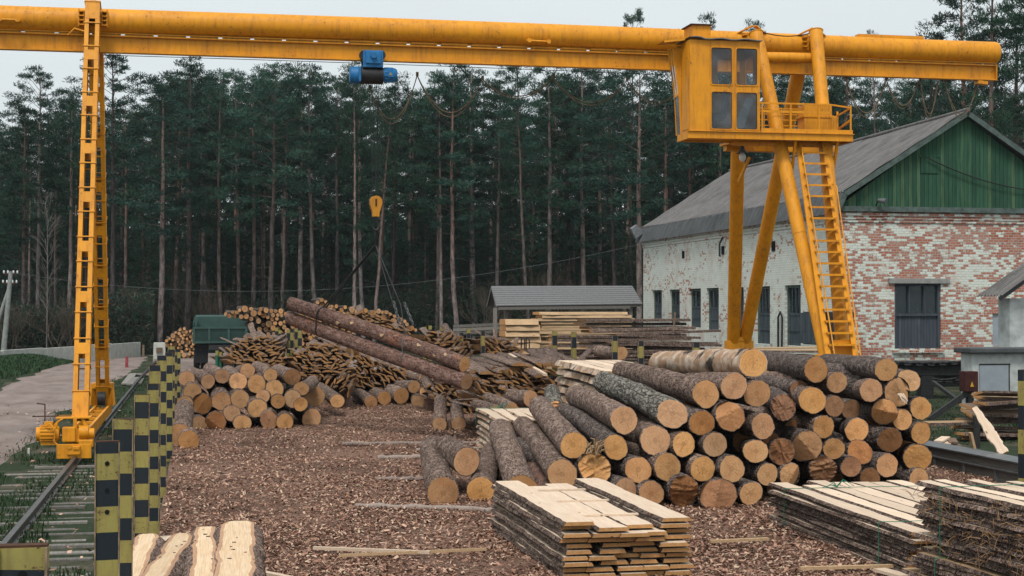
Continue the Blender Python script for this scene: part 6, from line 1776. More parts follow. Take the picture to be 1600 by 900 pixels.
GN = 'logs of the near left heap'
def dleft(x, y):
    yb = 674 if x > 330 else 674 + (330 - x) * .0
    return 6561 / (yb - 480) + max(0, (655 - y)) * .014
left = [
 (294.7, 712.7, 16.3, 29.2, 288, 690, 2.4, 'flat', 'log end lowest at the left front, partly under the thick one'),
 (281.5, 680, 18.5, 29.6, 288, 640, 3.2, 'flat', 'thick log with a pale scratched end beside the striped posts'),
 (300.7, 611.7, 13.5, None, 291, 588, 3, 'flat', 'log with flaking bark near the left end of the upper row'),
 (346, 626.7, 14.5, None, 329, 594, 3, 'flat', 'log with ragged pinkish bark pointing to the front, left one of two'),
 (375, 624, 14.5, None, 358, 602, 3, 'flat', 'log with ragged pinkish bark pointing to the front, right one of two'),
 (402, 637.7, 14.8, None, 383, 618, 3, 'flat', 'thick log in the middle of the near left heap'),
 (429, 607.7, 14.2, None, None, None, 3, 'flat', 'log end with crossed cracks in the upper right half of the heap'),
 (400.7, 600, 14.2, None, None, None, 3, 'flat', 'round log end with a curved crack in the second row'),
 (386.7, 579.3, 11.5, None, 371, 583, 2.6, 'flat', 'topmost round log end of the near left heap'),
 (422.7, 586, 10.5, None, 401, 573, 2.6, 'flat', 'small log end in the top row right of the topmost one'),
 (456.7, 589, 13, None, 434, 580, 2.6, 'tilt', 'pale squarish log end at the right of the top row'),
 (470.7, 607.3, 11.3, None, None, None, 3, 'flat', 'pale log end with dark knots at the right shoulder of the heap'),
 (347.3, 587.5, 11.7, None, 328, 577, 2.6, 'flat', 'log end at the left of the top row with a long crack'),
 (492, 619.5, 15.6, 36.5, None, None, 2.8, 'flat', 'wide ring marked log end right of the near left heap'),
 (527, 626.6, 10.8, 37.5, 500, 606, 2.8, 'flat', 'slim grey log lying at the right end of the near left heap'),
 (487, 659.5, 15.3, 34.6, 463, 634, 2.6, 'flat', 'grey barked log at the front right foot of the heap'),
 (445, 660, 13.3, None, 438, 636, 2.6, 'flat', 'log at the foot, second from the right'),
 (421, 656.5, 14, None, 424, 634, 2.6, 'wedge', 'split log end at the foot right of the middle'),
 (378.7, 662.7, 13.3, None, None, None, 3, 'flat', 'round log end on the ground in the middle of the heap'),
 (362, 646, 12.6, None, None, None, 3, 'flat', 'small round log end below the pinkish barked pair'),
 (337.7, 658.5, 15.5, None, 324, 648, 2.8, 'wedge', 'split slanting log end on the ground left of the middle'),
 (316, 631, 15.5, None, 310, 620, 3, 'wedge', 'split log end in the left half of the heap'),
 (311, 665, 12.3, None, None, None, 3, 'flat', 'log end on the ground behind the thick left log'),
 (289, 631, 12.5, None, None, None, 3, 'flat', 'half hidden log end directly beside the striped posts'),
 (291.7, 591.5, 12, None, 300, 585, 3, 'flat', 'leftmost upper log end next to the striped posts'),
 (325, 596, 10.8, None, None, None, 3, 'flat', 'log end second from the left in the upper row'),
 (372, 595.5, 13.2, None, None, None, 3, 'tilt', 'wide dull log end under the topmost one'),
 (411, 619.3, 10.5, None, None, None, 3, 'flat', 'small dull log end right of the thick middle one'),
 (434.5, 627, 11, None, None, None, 3, 'flat', 'reddish log end in the right half of the heap'),
 (457, 623, 13.5, None, None, None, 3, 'tilt', 'broad cracked log end in the right half of the heap'),
 (420, 668, 9, None, None, None, 2.6, 'flat', 'low log end squeezed under the split one'),
 (470, 632, 10.5, None, None, None, 2.8, 'flat', 'hidden log end above the front right foot'),
]
for (x, y, r, dd, bx2, by2, L_, en, lb_) in left:
    px_log(x, y, r * 1.03, dd or dleft(x, y), bx2, by2, L_, mat='bark' if r < 14 or x < 400 else 'bark', end=en, cut='cut' if en != 'wedge' else 'cut_red', label=lb_, group=GN, segs=32, step=.12, lump=.05)
GM = 'logs of the small middle heap'
for (x, y, r, dd, bx2, by2, L_, en, lb_) in [
 (579.6, 628.4, 10.4, 41.5, 552, 611, 2.6, 'flat', 'leftmost log of the small middle heap'),
 (600.6, 622.2, 10.8, 41.8, 575, 608, 2.8, 'flat', 'second log from the left of the small middle heap'),
 (627, 618.4, 12.6, 42, 594, 607, 2.8, 'flat', 'log with a dark knotted end in the small middle heap'),
 (647, 604.4, 10, 42.4, 597, 599, 2.8, 'flat', 'reddish log lying over the knotted one in the small middle heap'),
 (662.4, 592, 8.8, 42.6, 606, 582, 2.8, 'flat', 'top log of the small middle heap'),
 (653, 626.4, 10.7, 41.6, None, None, 2.6, 'flat', 'lowest right log end of the small middle heap'),
 (667, 613.3, 11, 41.8, None, None, 2.6, 'wedge', 'split log end at the right of the small middle heap'),
 (592, 612, 8, 43.5, None, None, 2.4, 'flat', 'log at the back of the small middle heap')]:
    px_log(x, y, r, dd, bx2, by2, L_, mat='bark', end=en, label=lb_, group=GM, segs=28, step=.14)

# the two long logs hanging in slings
Pa = at_d(725.6, 569, 30.5); Qa = at_d(455, 474.5, 34.2)
Pb = at_d(729, 596.4, 30.4); Qb = at_d(453, 497, 34.3)
put_log(Pa, Qa, .152, .148, 'upper one of two long red barked logs hanging in slings from the hook', 'logs hanging from the crane', 'bark_red', 'flat', 'cut', 40, .08, lump=.03)
put_log(Pb, Qb, .162, .150, 'lower one of two long dark logs hanging in slings from the hook', 'logs hanging from the crane', 'bark_red', 'flat', 'cut', 40, .08, lump=.03)
# peeled patches on the bark are real scars: thin raised flakes
m = MB()
rd = random.Random(9)
for (t, a, s) in [(.08, 2.0, .05), (.22, 2.2, .075), (.36, 2.3, .035), (.42, 1.7, .05), (.60, 1.9, .045), (.64, 2.5, .06), (.68, 1.2, .05), (.13, 1.4, .03)]:
    c = Pa.lerp(Qa, t); z = (Qa - Pa).normalized(); side = Vector((0, -1, .25)); side = (side - z * side.dot(z)).normalized(); upv = z.cross(side)
    if upv.z < 0: upv = -upv
    n_ = (side * cos(a - 2.0) + upv * sin(a - 2.0)).normalized(); tt = z.cross(n_)
    c = c + n_ * .150
    pts_ = [c + z * s * 1.2 * cos(q) * (1 + .5 * rd.uniform(-1, 1)) + tt * s * .7 * sin(q) * (1 + .4 * rd.uniform(-1, 1)) + n_ * .004 for q in [2 * pi * i / 9 for i in range(9)]]
    m.add([p for p in pts_] + [p - n_ * .02 for p in pts_], [tuple(range(9))] + [(i, (i + 1) % 9, 9 + (i + 1) % 9, 9 + i) for i in range(9)])
fl_ = m.build('bark_scar', M['plank'])
top_log = [o for o in COL.objects if o.get('label', '').startswith('upper one of two long')][0]
bpy.context.view_layer.update()
fl_.parent = top_log; fl_.matrix_parent_inverse = top_log.matrix_world.inverted()
# slings
def sling(name, label, pts_list, r, mat='rope'):
    m = MB()
    for pts in pts_list: m.tube(pts, r, 6)
    tag(m.build(name, M[mat]), label, 'sling')
hkp = hk + Vector((.0, 0, -.68))
def wrap(t, r=.19):
    ca = Pa.lerp(Qa, t); cb = Pb.lerp(Qb, t); z = (Qa - Pa).normalized()
    u = (ca - cb).normalized(); v = z.cross(u).normalized(); ptsw = []
    for k in range(9): a = pi * k / 8; ptsw.append(ca + v * r * cos(a) + u * r * sin(a) * .95)
    for k in range(9): a = pi + pi * k / 8; ptsw.append(cb + v * r * cos(a) + u * r * sin(a) * .95)
    ptsw.append(ptsw[0]); return ptsw
w1 = wrap(.80, .172); w2 = wrap(.30, .172)
knot = hkp + Vector((0, 0, -.30))
sling('lifting_sling', 'black wire sling from the hook to the raised left end of the hanging logs', [[hkp, knot, w1[4]], [hkp + Vector((.03, .02, 0)), knot + Vector((.02, 0, 0)), w1[4] + Vector((.05, .0, -.02))], w1], .016)
sling('lifting_sling', 'thin pale wire sling from the hook to the lower right part of the hanging logs', [[hkp, knot, at_d(612, 468, 31.5), w2[4]], [knot, at_d(626, 476, 31.4), w2[5]], w2], .008, 'grey_metal')
for i, (x, y) in enumerate(((615, 472), (632, 474))):
    c = at_d(x, y, 31.5); tagc = chain(c, c + Vector((.12 + .05 * i, 0, -.42)), 0, .09, .012).build('sling_chain', M['grey_metal']); tag(tagc, ['short steel chain, left one of two in the thin pale sling', 'short steel chain, right one of two in the thin pale sling'][i], 'chain', 'chains in the pale sling')

# ================================================================ skids and laths on the ground
for (x0, y0, x1, y1, w_, lb_) in [(535, 694, 752, 692, 5.5, 'long grey skid pole in the chips behind the loose left logs'), (590, 716, 668, 714, 7, 'short grey skid pole left of the thick loose log'),
        (588, 749, 668, 748, 6, 'grey skid pole touching the thick loose log in the middle'), (556, 791, 780, 797, 8, 'grey skid pole under the thick loose log, nearest one'),
        (650, 703, 760, 700, 4, 'thin skid pole behind the long grey one')]:
    a = at_z(x0, y0, .075); b = at_z(x1, y1, .075); r = w_ * .62 * (a - CAMP).dot(FW) / FPX
    m = MB(); pts = [a.lerp(b, q / 12) + Vector((0, .03 * noise.noise((q, x0, 1)), .03 * noise.noise((q * .7, x0, 9)))) for q in range(13)]; m.tube(pts, [r * (1 + .25 * noise.noise((q * .9, x0, 4))) for q in range(13)], 10); tag(m.build('skid_pole', M['skid']), lb_, 'pole', 'skid poles under the loose logs')
for (x0, y0, x1, y1, w_, t_, lb_) in [(490, 856, 672, 863, .05, 'board', 'long pale lath lying on the chips in the foreground'), (530, 868, 760, 858, .02, 'plank', 'thin strip crossing behind the pale lath'), (403, 893, 462, 905, .07, 'board', 'short pale board end beside the foreground slabs'),
        (1110, 846, 1200, 842, .05, 'plank', 'brown lath on the chips right of the front board stack'), (1374, 890, 1430, 905, .14, 'board', 'pale board end at the bottom edge below the tied stacks'), (1165, 842, 1205, 838, .03, 'plank_old', 'dull strip beside the tied slab stack'), (1250, 888, 1400, 884, .05, 'plank', 'long dull lath in front of the tied slab stack')]:
    a = at_z(x0, y0, .13); b = at_z(x1, y1, .13); m = MB(); m.bar(a, b, w_, .03); tag(m.build('lath', M[t_]), lb_, 'lath')

# ================================================================ boards
def board_mesh(name, L_, w_, t_, seed, mats=('board', 'bark_edge', 'board_end'), edge=.012, seg=26, sides=(1, 1), run=None):
    run = run or t_
    """waney edged board along +Y from the near end; top z=0; bark on the slanting edges"""
    o1 = seed * 3.7; V = []; m = MB()
    n = seg
    for i in range(n + 1):
        y = L_ * i / n
        e = [edge * (2.0 * noise.noise((y * .8, o1 + s, 1)) + 1.0 * noise.noise((y * 5, o1 + s, 4)) + .6 * noise.noise((y * 14, o1 + s, 8))) for s in (0, 9)]
        s0 = run * (.55 + .5 * noise.noise((y * 2, o1, 3))) * sides[0]; s1 = run * (.55 + .5 * noise.noise((y * 2, o1 + 5, 3))) * sides[1]
        sg = .004 * noise.noise((y * .7, o1, 12))
        V += [(-w_ / 2 + e[0] * sides[0], y, sg), (w_ / 2 + e[1] * sides[1], y, sg), (w_ / 2 + e[1] * sides[1] + s1, y, sg - t_), (-w_ / 2 + e[0] * sides[0] - s0, y, sg - t_)]
    for i in range(n):
        a = i * 4
        m.add([], [], 0)
        m.f.append([a, a + 1, a + 5, a + 4]); m.m.append(0); m.sm.append(False)
        m.f.append([a + 1, a + 2, a + 6, a + 5]); m.m.append(1 if sides[1] else 0); m.sm.append(False)
        m.f.append([a + 2, a + 3, a + 7, a + 6]); m.m.append(0); m.sm.append(False)
        m.f.append([a + 3, a, a + 4, a + 7]); m.m.append(1 if sides[0] else 0); m.sm.append(False)
    m.v = V
    m.f.append([3, 2, 1, 0]); m.m.append(2); m.sm.append(False)
    a = n * 4; m.f.append([a, a + 1, a + 2, a + 3]); m.m.append(2); m.sm.append(False)
    return m.mesh(name, [M[q] for q in mats])
def place_board(me, name, x, y, z, ang, label, cat, group, tilt=0.0, roll=0.0):
    o = link_mesh(name, me); o.location = (x, y, z); o.rotation_euler = (tilt, roll, ang); return tag(o, label, cat, group)
def stack(near_left_top, ang, nl, ncol, w_, t_, pitch, L_, where, name='waney_board', cat='board', seed=1, mats=('board', 'bark_edge', 'board_end'), jx=.03, jl=.12, gap=.02, skip=(), nvar=6, edge=.012, jz=.0, taper_back=0.0, look='board', run=None):
    """boards side by side in layers; origin is the top near left corner; direction ang from +Y (clockwise positive)"""
    rd = random.Random(seed); M_ = [board_mesh(name, L_ * rd.uniform(.97, 1.03), w_ * rd.uniform(.9, 1.08), t_, seed * 10 + q, mats, edge, 26, (1, 1), run) for q in range(nvar)]
    d = Vector((sin(ang), cos(ang), 0)); s = Vector((cos(ang), -sin(ang), 0)); O = Vector(near_left_top)
    grp = 'boards of ' + where
    for l in range(nl):
        nc = ncol + (rd.choice([0, 0, 1]) if l > 1 else 0)
        cw = (ncol * (w_ + gap) + gap) / nc
        for c in range(nc):
            if (l, c) in skip: continue
            p = O + s * (cw * (c + .5) + (-abs(rd.gauss(0, jx)) * .5 if c == 0 else rd.gauss(0, jx))) + d * (rd.gauss(0, jl * .5)) - Vector((0, 0, l * pitch + rd.uniform(-jz, jz)))
            lay = 'top' if l == 0 else ORD[l]
            place_board(M_[rd.randrange(nvar)], name, p.x, p.y, p.z, -ang + rd.gauss(0, .003), '%s %s from the left, %s layer, %s' % (ORD[c], look, lay, where), cat, grp)
    return O, d, s

# front stack, in the middle foreground
dN = 14.95
pl = at_d(881, 815, dN); pr2 = at_d(1079, 813, dN)
ZT = pl.z; farL = at_z(770, 750.5, ZT)
ang = atan2(farL.x - pl.x, farL.y - pl.y); LF = (farL - pl).length * 1.0
O, d, s = stack((pl.x, pl.y, ZT), ang, 11, 4, .268, .036, .057, LF, 'the front board stack', seed=3, jl=.10, jx=.02, gap=.045, skip=((0, 1), (0, 2)), edge=.016)
for k, f in enumerate((.20, .52, .80)):   # stickers between the layers under the top
    a = O + d * (LF * f) - Vector((0, 0, .046)); m = MB(); m.bar(a + s * .28, a + s * .95, .045, .02); tag(m.build('sticker_lath', M['board']), ['nearest spacer lath across the top of the front board stack', 'middle spacer lath across the top of the front board stack', 'farthest spacer lath across the top of the front board stack'][k], 'lath', 'spacer laths on the front stack')

# right tied stack
zt1 = .52
A = at_z(1208, 756, zt1); B = at_z(1424, 832, zt1); ang1 = atan2(A.x - B.x, A.y - B.y); L1 = (A - B).length
C_far = at_z(1378, 742, zt1); w1_ = abs((C_far - A).dot(Vector((cos(ang1), -sin(ang1), 0))))
stack((B.x, B.y, zt1), ang1, 14, 7, w1_ / 7 - .055, .028, .035, L1, 'the wide tied slab stack', seed=5, mats=('board', 'bark_edge', 'board_end'), jl=.22, edge=.016, look='slab', gap=.055, run=.05, jx=.022)
# second tied stack at the right edge
zt2 = 1.06
A2 = at_z(1437, 753, zt2); B2 = at_z(1600, 791, zt2); ang2 = atan2(A2.x - B2.x, A2.y - B2.y); d2 = Vector((sin(ang2), cos(ang2), 0)); s2 = Vector((cos(ang2), -sin(ang2), 0))
L2 = 4.2; B2 = A2 - d2 * L2
stack(B2, ang2, 14, 6, .14, .034, .044, L2, 'the shaggy tied stack at the right', seed=7, mats=('board', 'bark_edge', 'board_end'), jl=.2, edge=.022, look='slab', gap=.05, run=.06, jx=.03)
# shreds of bark fibre hanging on the second stack
m = MB(); rd = random.Random(12)
for k in range(420):
    t = rd.random() ** .8; z = zt2 - rd.uniform(.02, .6)
    a = A2 - d2 * (L2 * t) - s2 * (rd.uniform(.03, .09)); a.z = z
    v = Vector((rd.gauss(0, .05), rd.gauss(0, .05), rd.gauss(-.03, .05))) - s2 * .03 + d2 * rd.gauss(0, .09)
    m.tube([a, a + v * .5 + Vector((0, 0, rd.uniform(0, .03))), a + v], [.004, .003, .0015], 3, caps=False)
tag(m.build('bark_fibres', plain('bark_fibre', (.34, .20, .10), .9, .1, 0, .4, 9, 0)), kind='stuff')
# low bundle in front of it
zt3 = .42
A3 = at_z(1420, 858, zt3); ang3 = ang2 - .02; d3 = Vector((sin(ang3), cos(ang3), 0))
stack(A3 - d3 * 3.6, ang3, 8, 4, .17, .035, .048, 3.6, 'the low bundle at the bottom right', seed=9, jl=.2, edge=.02, look='slab', mats=('plank', 'bark_edge', 'board_end'))
# straps
def strap(name, label, O_, d_, s_, t, wid, z0, z1, tail=False):
    p = O_ + d_ * t; e = .06
    P4 = [p - s_ * e + Vector((0, 0, z0 - O_.z)), p - s_ * e + Vector((0, 0, .012)), p + s_ * (wid + .02) + Vector((0, 0, .012)), p + s_ * (wid + .04) + Vector((0, 0, z0 - O_.z))]
    m = MB()
    for a, b in zip(P4[:-1], P4[1:]):
        n = 8; m.tube([a.lerp(b, q / n) + Vector((.01 * noise.noise((q, t, 1)), .012 * noise.noise((q, t, 2)), .006 * noise.noise((q, t, 3)))) for q in range(n + 1)], .004, 6)
    if tail:
        c = p + s_ * wid * .35
        for q in range(6): m.tube([c + Vector((0, 0, .02)), c + Vector((.04 * q - .1, .05 * (q % 3) - .05, .05 + .01 * q)), c + Vector((.09 * q - .22, .10 * (q % 2) - .08, .025))], [.008, .006, .003], 4)
    tag(m.build(name, M['strap']), label, 'strap')
d1 = Vector((sin(ang1), cos(ang1), 0)); s1 = Vector((cos(ang1), -sin(ang1), 0))
strap('strap', 'green strap with frayed knot round the far end of the wide tied slab stack', B, d1, s1, L1 * .86, w1_, .05, zt1, True)
strap('strap', 'green strap round the near end of the wide tied slab stack', B, d1, s1, L1 * .16, w1_, .05, zt1)
strap('strap', 'green strap round the far end of the shaggy tied stack', B2, d2, s2, L2 * .88, 1.15, .44, zt2)
strap('strap', 'green strap round the low bundle at the bottom right', A3 - d3 * 3.6, d3, s2, 3.0, .95, .02, zt3)

# low tied stack in the middle, behind the upright looking log
ztm = .88; Am = at_z(747, 638, ztm); Bm_ = at_z(786, 662, ztm); angm = atan2(Am.x - Bm_.x, Am.y - Bm_.y); dm = Vector((sin(angm), cos(angm), 0)); sm = Vector((cos(angm), -sin(angm), 0))
Lm = 3.1; Bm_ = Am - dm * Lm
stack(Bm_, angm, 8, 5, .19, .035, .10, Lm, 'the low stack left of the big pile', seed=13, mats=('board', 'birch', 'board_end'), edge=.018, jl=.1, look='board', gap=.02)
strap('strap', 'bright green strap across the far end of the low board stack behind the logs', Bm_, dm, sm, Lm * .93, 1.05, .6, ztm, True)
# thick beams, right behind the crooked grey log
ztb = 1.60; At = at_z(872, 563, ztb); Bt = at_z(945, 580, ztb); angt = atan2(At.x - Bt.x, At.y - Bt.y); dt_ = Vector((sin(angt), cos(angt), 0)); st_ = Vector((cos(angt), -sin(angt), 0))
Lt = (At - Bt).length
stack(Bt, angt, 8, 5, .24, .10, .17, Lt, 'the thick beam stack behind the grey log', seed=15, mats=('board', 'birch', 'board_end'), edge=.02, jl=.08, look='thick board', gap=.015)
# boards lying across behind the pile top
for k, (x0, y0, x1, y1, z, lb_) in enumerate([(1120, 545, 1290, 543, 1.52, 'pale plank lying behind the birch log before the crane foot'), (1195, 549, 1300, 547, 1.46, 'second pale plank lying behind the dark barked top log')]):
    a = at_z(x0, y0, z); b = at_z(x1, y1, z); m = MB(); m.bar(a, b, .5, .05); tag(m.build('plank', M['plank']), lb_, 'board')
# foreground slabs, bottom left
zf = .70
spec = [(200, 905, 232, 834, .17, 'leftmost slab of the low stack at the bottom left'), (238, 905, 287, 833, .165, 'slab with thick shaggy bark, second from the left at the bottom'),
        (318, 905, 320, 823, .15, 'narrow ragged slab with flat end, third from the left at the bottom'), (366, 905, 372, 814, .27, 'widest wavy slab at the right of the low stack at the bottom')]
for k, (x0, y0, x1, y1, w_, lb_) in enumerate(spec):
    a = at_z(x0, y0, zf + .01 * k); b = at_z(x1, y1, zf + .01 * k); dv = (b - a).normalized(); a = b - dv * 4.0
    # outline with wavy waney edges and an orange margin
    rd = random.Random(30 + k); m = MB(); n = 40; V = []; inner = []
    def wv_(y, s_): return .042 * noise.noise((y * 1.6, k * 5 + s_, 2)) + .016 * noise.noise((y * 6, k * 5 + s_, 3)) + .008 * noise.noise((y * 18, k * 5 + s_, 3))
    L_ = 4.0
    for i in range(n + 1):
        y = L_ * i / n; endf = 1 - max(0, (y - L_ + .25) / .25) ** 2 * (.35 if k != 2 else 0)
        l_ = (-w_ / 2 + wv_(y, 0)) * endf; r_ = (w_ / 2 + wv_(y, 9)) * endf
        mg = .020 + .012 * noise.noise((y * 3, k, 8)); mg2 = .018 + .012 * noise.noise((y * 3, k + 4, 8))
        bb = .012 * noise.noise((y * 9, k, 31)); V += [(l_ - .10 + bb, y, -.13), (l_ - .075 - bb, y, -.055), (l_ - .012, y, -.002), (l_ + mg, y, .0015), (r_ - mg2, y, .0015), (r_ + .012, y, -.002), (r_ + .075 + bb, y, -.055), (r_ + .10 - bb, y, -.13)]
    for i in range(n):
        for j in range(7):
            mt = 1 if j in (0, 1, 5, 6) else (2 if j in (2, 4) else 0)
            A_ = i * 8 + j; m.f.append([A_, A_ + 1, A_ + 9, A_ + 8]); m.m.append(mt); m.sm.append(mt == 1)
        A_ = i * 8; m.f.append([A_ + 7, A_, A_ + 8, A_ + 15]); m.m.append(0); m.sm.append(False)
    m.v = V; m.f.append(list(range(8))); m.m.append(2); m.sm.append(False); m.f.append(list(range(n * 8, n * 8 + 8))[::-1]); m.m.append(2); m.sm.append(False)
    o = m.build('slab', [M['slab_face'], M['bark'], M['heart']]); o.location = a; o.rotation_euler = (0, 0, -atan2(dv.x, dv.y)); tag(o, lb_, 'slab', 'slabs of the low stack at the bottom left')
    if k in (1, 2, 3):
        m = MB()
        for q in range(6):
            y = L_ - rd.uniform(.5, 2.4); u = rd.gauss(.02, .05); sc2 = rd.uniform(.006, .016); m.box((u, y, .006), (sc2 * 2.2, sc2 * .5, .006), Matrix.Rotation(rd.uniform(-.4, .4), 3, 'Z'))
        m.build('bark_crumb', M['bark_edge'], o)
for k in range(6):
    a = at_z(230 + 22 * k, 905, zf - .09 - .10 * (k % 3)); b = at_z(248 + 22 * k, 830, zf - .09 - .10 * (k % 3)); dv = (b - a).normalized()
    me = board_mesh('slab', 3.8, .30, .06, 60 + k, ('board', 'bark', 'heart'), .02)
    a = b - dv * 3.9
    place_board(me, 'slab', a.x, a.y, zf - .12 - .11 * (k % 3) , -atan2(dv.x, dv.y), 'under slab, %s layer down, %s column of the low stack at the bottom left' % (ORD[k % 3 + 1], ['left', 'right'][k // 3]), 'slab', 'slabs of the low stack at the bottom left')

# ---------------------------------------------------------------- far plank stacks (boards along X, seen from the side)
def side_stack(x0, x1, ytop, d, h, nl, t_, where, mats, seed, jl=.25, dep=1.0, fill=1.0, rz=0.0, look='plank', cols=1, droop=0.0, cat='plank', edge=.008, curve=0.0):
    rd = random.Random(seed); a = at_d(x0, ytop, d); b = at_d(x1, ytop, d); b.y = a.y + (b.x - a.x) * math.tan(rz); Ln = (b - a).length
    M_ = [board_mesh(look, Ln * rd.uniform(.93, 1.04), dep / cols, t_, seed * 10 + q, mats, edge, 14) for q in range(5)]
    for l in range(nl):
        for c in range(cols):
            z = a.z - l * h / nl - rd.uniform(0, droop)
            o = link_mesh(look.replace(' ', '_'), M_[rd.randrange(5)])
            o.location = (a.x + rd.gauss(0, jl * .4), a.y + (c + .5) * dep / cols + rd.gauss(0, .03), z)
            o.rotation_euler = (0, rd.gauss(0, droop * .12) , -pi / 2 + rz + rd.gauss(0, .01 + droop * .2)) if False else (rd.gauss(0, droop * .12), 0, -pi / 2 + rz + rd.gauss(0, .008 + droop * .2))
            lay = 'top' if l == 0 else ORD[l] if l < 20 else 'lowest'
            tag(o, '%s, %s layer%s, %s' % (look, lay, '' if cols == 1 else ', ' + ['front', 'rear'][c] + ' row', where), cat, 'planks of ' + where)
side_stack(789, 846, 499, 55.5, 2.1, 10, .195, 'the short pale stack at the left', ('plank', 'plank', 'board_end'), 21, .04, 1.0, look='wide plank', edge=.003)
side_stack(842, 998, 487.5, 56.5, 2.2, 19, .10, 'the tall pale stack', ('plank', 'plank', 'board_end'), 22, .22, 1.1, look='pale plank')
side_stack(920, 1092, 498, 51.0, 1.9, 15, .085, 'the dark slab stack', ('plank_old', 'bark_edge', 'slab_end'), 24, .3, 1.2, look='dark slab', droop=.02, cat='slab')
side_stack(948, 1128, 514, 47.0, 1.5, 10, .07, 'the messy slab heap before the doors', ('plank_old', 'bark_edge', 'slab_end'), 25, .7, .5, look='rough slab', droop=.22, cols=2, cat='slab', edge=.03)
side_stack(1130, 1290, 545, 40.5, .35, 3, .06, 'the few planks behind the crane foot', ('plank', 'bark_edge', 'board_end'), 26, .4, 1.0, look='loose plank', droop=.05)
side_stack(870, 960, 521, 45.0, 1.0, 7, .08, 'the low pile before the tall pale stack', ('plank', 'bark_edge', 'board_end'), 27, .4, 1.0, look='short plank', droop=.06)
m = MB(); m.bar(at_d(1055, 488, 50), at_d(1052, 522, 50), .10, .06); tag(m.build('prop_pole', M['plank_old']), 'thin brown pole leaning against the dark slab stack', 'pole')
for i, x in enumerate((817, 824.5)):
    dd = 46; m = MB(); a = at_d(x - 2.5, 545, dd); b = at_d(x + 2.5, 545, dd); t_ = at_d(x, 527, dd); m.tube([a, (a.x, a.y, t_.z - .06), (t_.x, t_.y, t_.z), (b.x, b.y, t_.z - .06), b], .02, 6)
    tag(m.build('steel_hoop', M['dark_metal']), ['left one of two dark steel hoops before the short pale stack', 'right one of two dark steel hoops before the short pale stack'][i], 'hoop', 'steel hoops before the pale stack')

# ---------------------------------------------------------------- slab heaps (waste slabs, bark outside)
def slab_mesh(L_, w_, t_, seed):
    m = MB(); n = 8; segs = 6; V = []
    for i in range(n + 1):
        y = L_ * i / n; wob = .02 * noise.noise((y * 1.3, seed, 1)); ww = w_ * (1 + .18 * noise.noise((y, seed, 5)))
        for k in range(segs + 1):
            a = pi * k / segs; V.append((ww / 2 * cos(a) + wob, y, t_ * sin(a) ** .8 + .01 * noise.noise((y * 2, seed, 2))))
    s = segs + 1
    for i in range(n):
        for k in range(segs): m.f.append([i * s + k, i * s + k + 1, (i + 1) * s + k + 1, (i + 1) * s + k]); m.m.append(1); m.sm.append(True)
        m.f.append([i * s + segs, i * s, (i + 1) * s, (i + 1) * s + segs]); m.m.append(0); m.sm.append(False)
    m.v = V; m.f.append(list(range(s))[::-1]); m.m.append(0); m.sm.append(False); m.f.append(list(range(n * s, n * s + s))); m.m.append(0); m.sm.append(False)
    return m.mesh('slab', [M['slab_end'], M['bark']])
SM = [slab_mesh(rng.uniform(1.6, 2.6), rng.uniform(.09, .23), rng.uniform(.022, .06), q) for q in range(16)]
slabs = []
def heap(poly, d0, sx, sy, tiltf, where, seed, yawj=.11, pitchj=.07, dslope=.02, ybase=None, rollj=.38, yaw0=0.0, pitch0=0.0, sc3=1.0):
    """slab ends seen on the face of a heap; poly = outline in photo pixels"""
    rd = random.Random(seed); xs = [p[0] for p in poly]; ys = [p[1] for p in poly]
    def inside(x, y):
        c = False; j = len(poly) - 1
        for i in range(len(poly)):
            if (poly[i][1] > y) != (poly[j][1] > y) and x < (poly[j][0] - poly[i][0]) * (y - poly[i][1]) / (poly[j][1] - poly[i][1]) + poly[i][0]: c = not c
            j = i
        return c
    y = min(ys); row = 0
    while y < max(ys):
        x = min(xs) + (row % 2) * sx / 2
        while x < max(xs):
            px, py = x + rd.uniform(-.3, .3) * sx, y + rd.uniform(-.3, .3) * sy
            if inside(px, py):
                dd = d0 + (max(ys) - py) * dslope + rd.uniform(-.12, .12)
                slabs.append((dd, px, py, tiltf(px, py) + rd.gauss(0, rollj), yaw0 + rd.gauss(0, yawj), pitch0 + rd.gauss(0, pitchj), rd.randrange(16), where, sc3 * rd.uniform(.8, 1.15)))
            x += sx
        y += sy; row += 1
heap([(352, 562), (356, 545), (378, 530), (410, 524), (432, 530), (446, 545), (449, 582), (430, 575), (390, 570), (355, 570)], 41.5, 9.5, 4.6, lambda x, y: .45 - (x - 360) * .009, 'the round slab heap right of the lorry', 41)
heap([(452, 560), (470, 545), (500, 534), (540, 545), (552, 570), (556, 600), (552, 620), (530, 610), (505, 596), (475, 590), (455, 575)], 40.0, 9.5, 4.8, lambda x, y: .5 - (x - 455) * .008 if y < 590 else -.8, 'the large slab heap under the hanging logs', 42)
heap([(545, 548), (590, 560), (640, 578), (660, 585), (600, 600), (575, 608), (555, 610)], 43.0, 9.5, 5.2, lambda x, y: .6, 'the slab heap behind the small middle logs', 43)
heap([(655, 522), (690, 516), (730, 530), (748, 548), (742, 558), (715, 555), (690, 545), (660, 530)], 39.0, 10, 5, lambda x, y: .4 - (x - 655) * .018, 'the middle slab heap between the striped posts', 44)
heap([(752, 545), (760, 532), (780, 527), (800, 532), (822, 545), (825, 556), (790, 565), (762, 560)], 38.0, 10, 5, lambda x, y: .9 - (x - 752) * .02, 'the slab heap at the shed pillars', 45)
heap([(668, 600), (690, 600), (735, 590), (752, 600), (750, 640), (730, 648), (700, 642), (672, 622)], 38.5, 9.5, 5, lambda x, y: .3, 'the low slab heap left below the hanging log ends', 48)
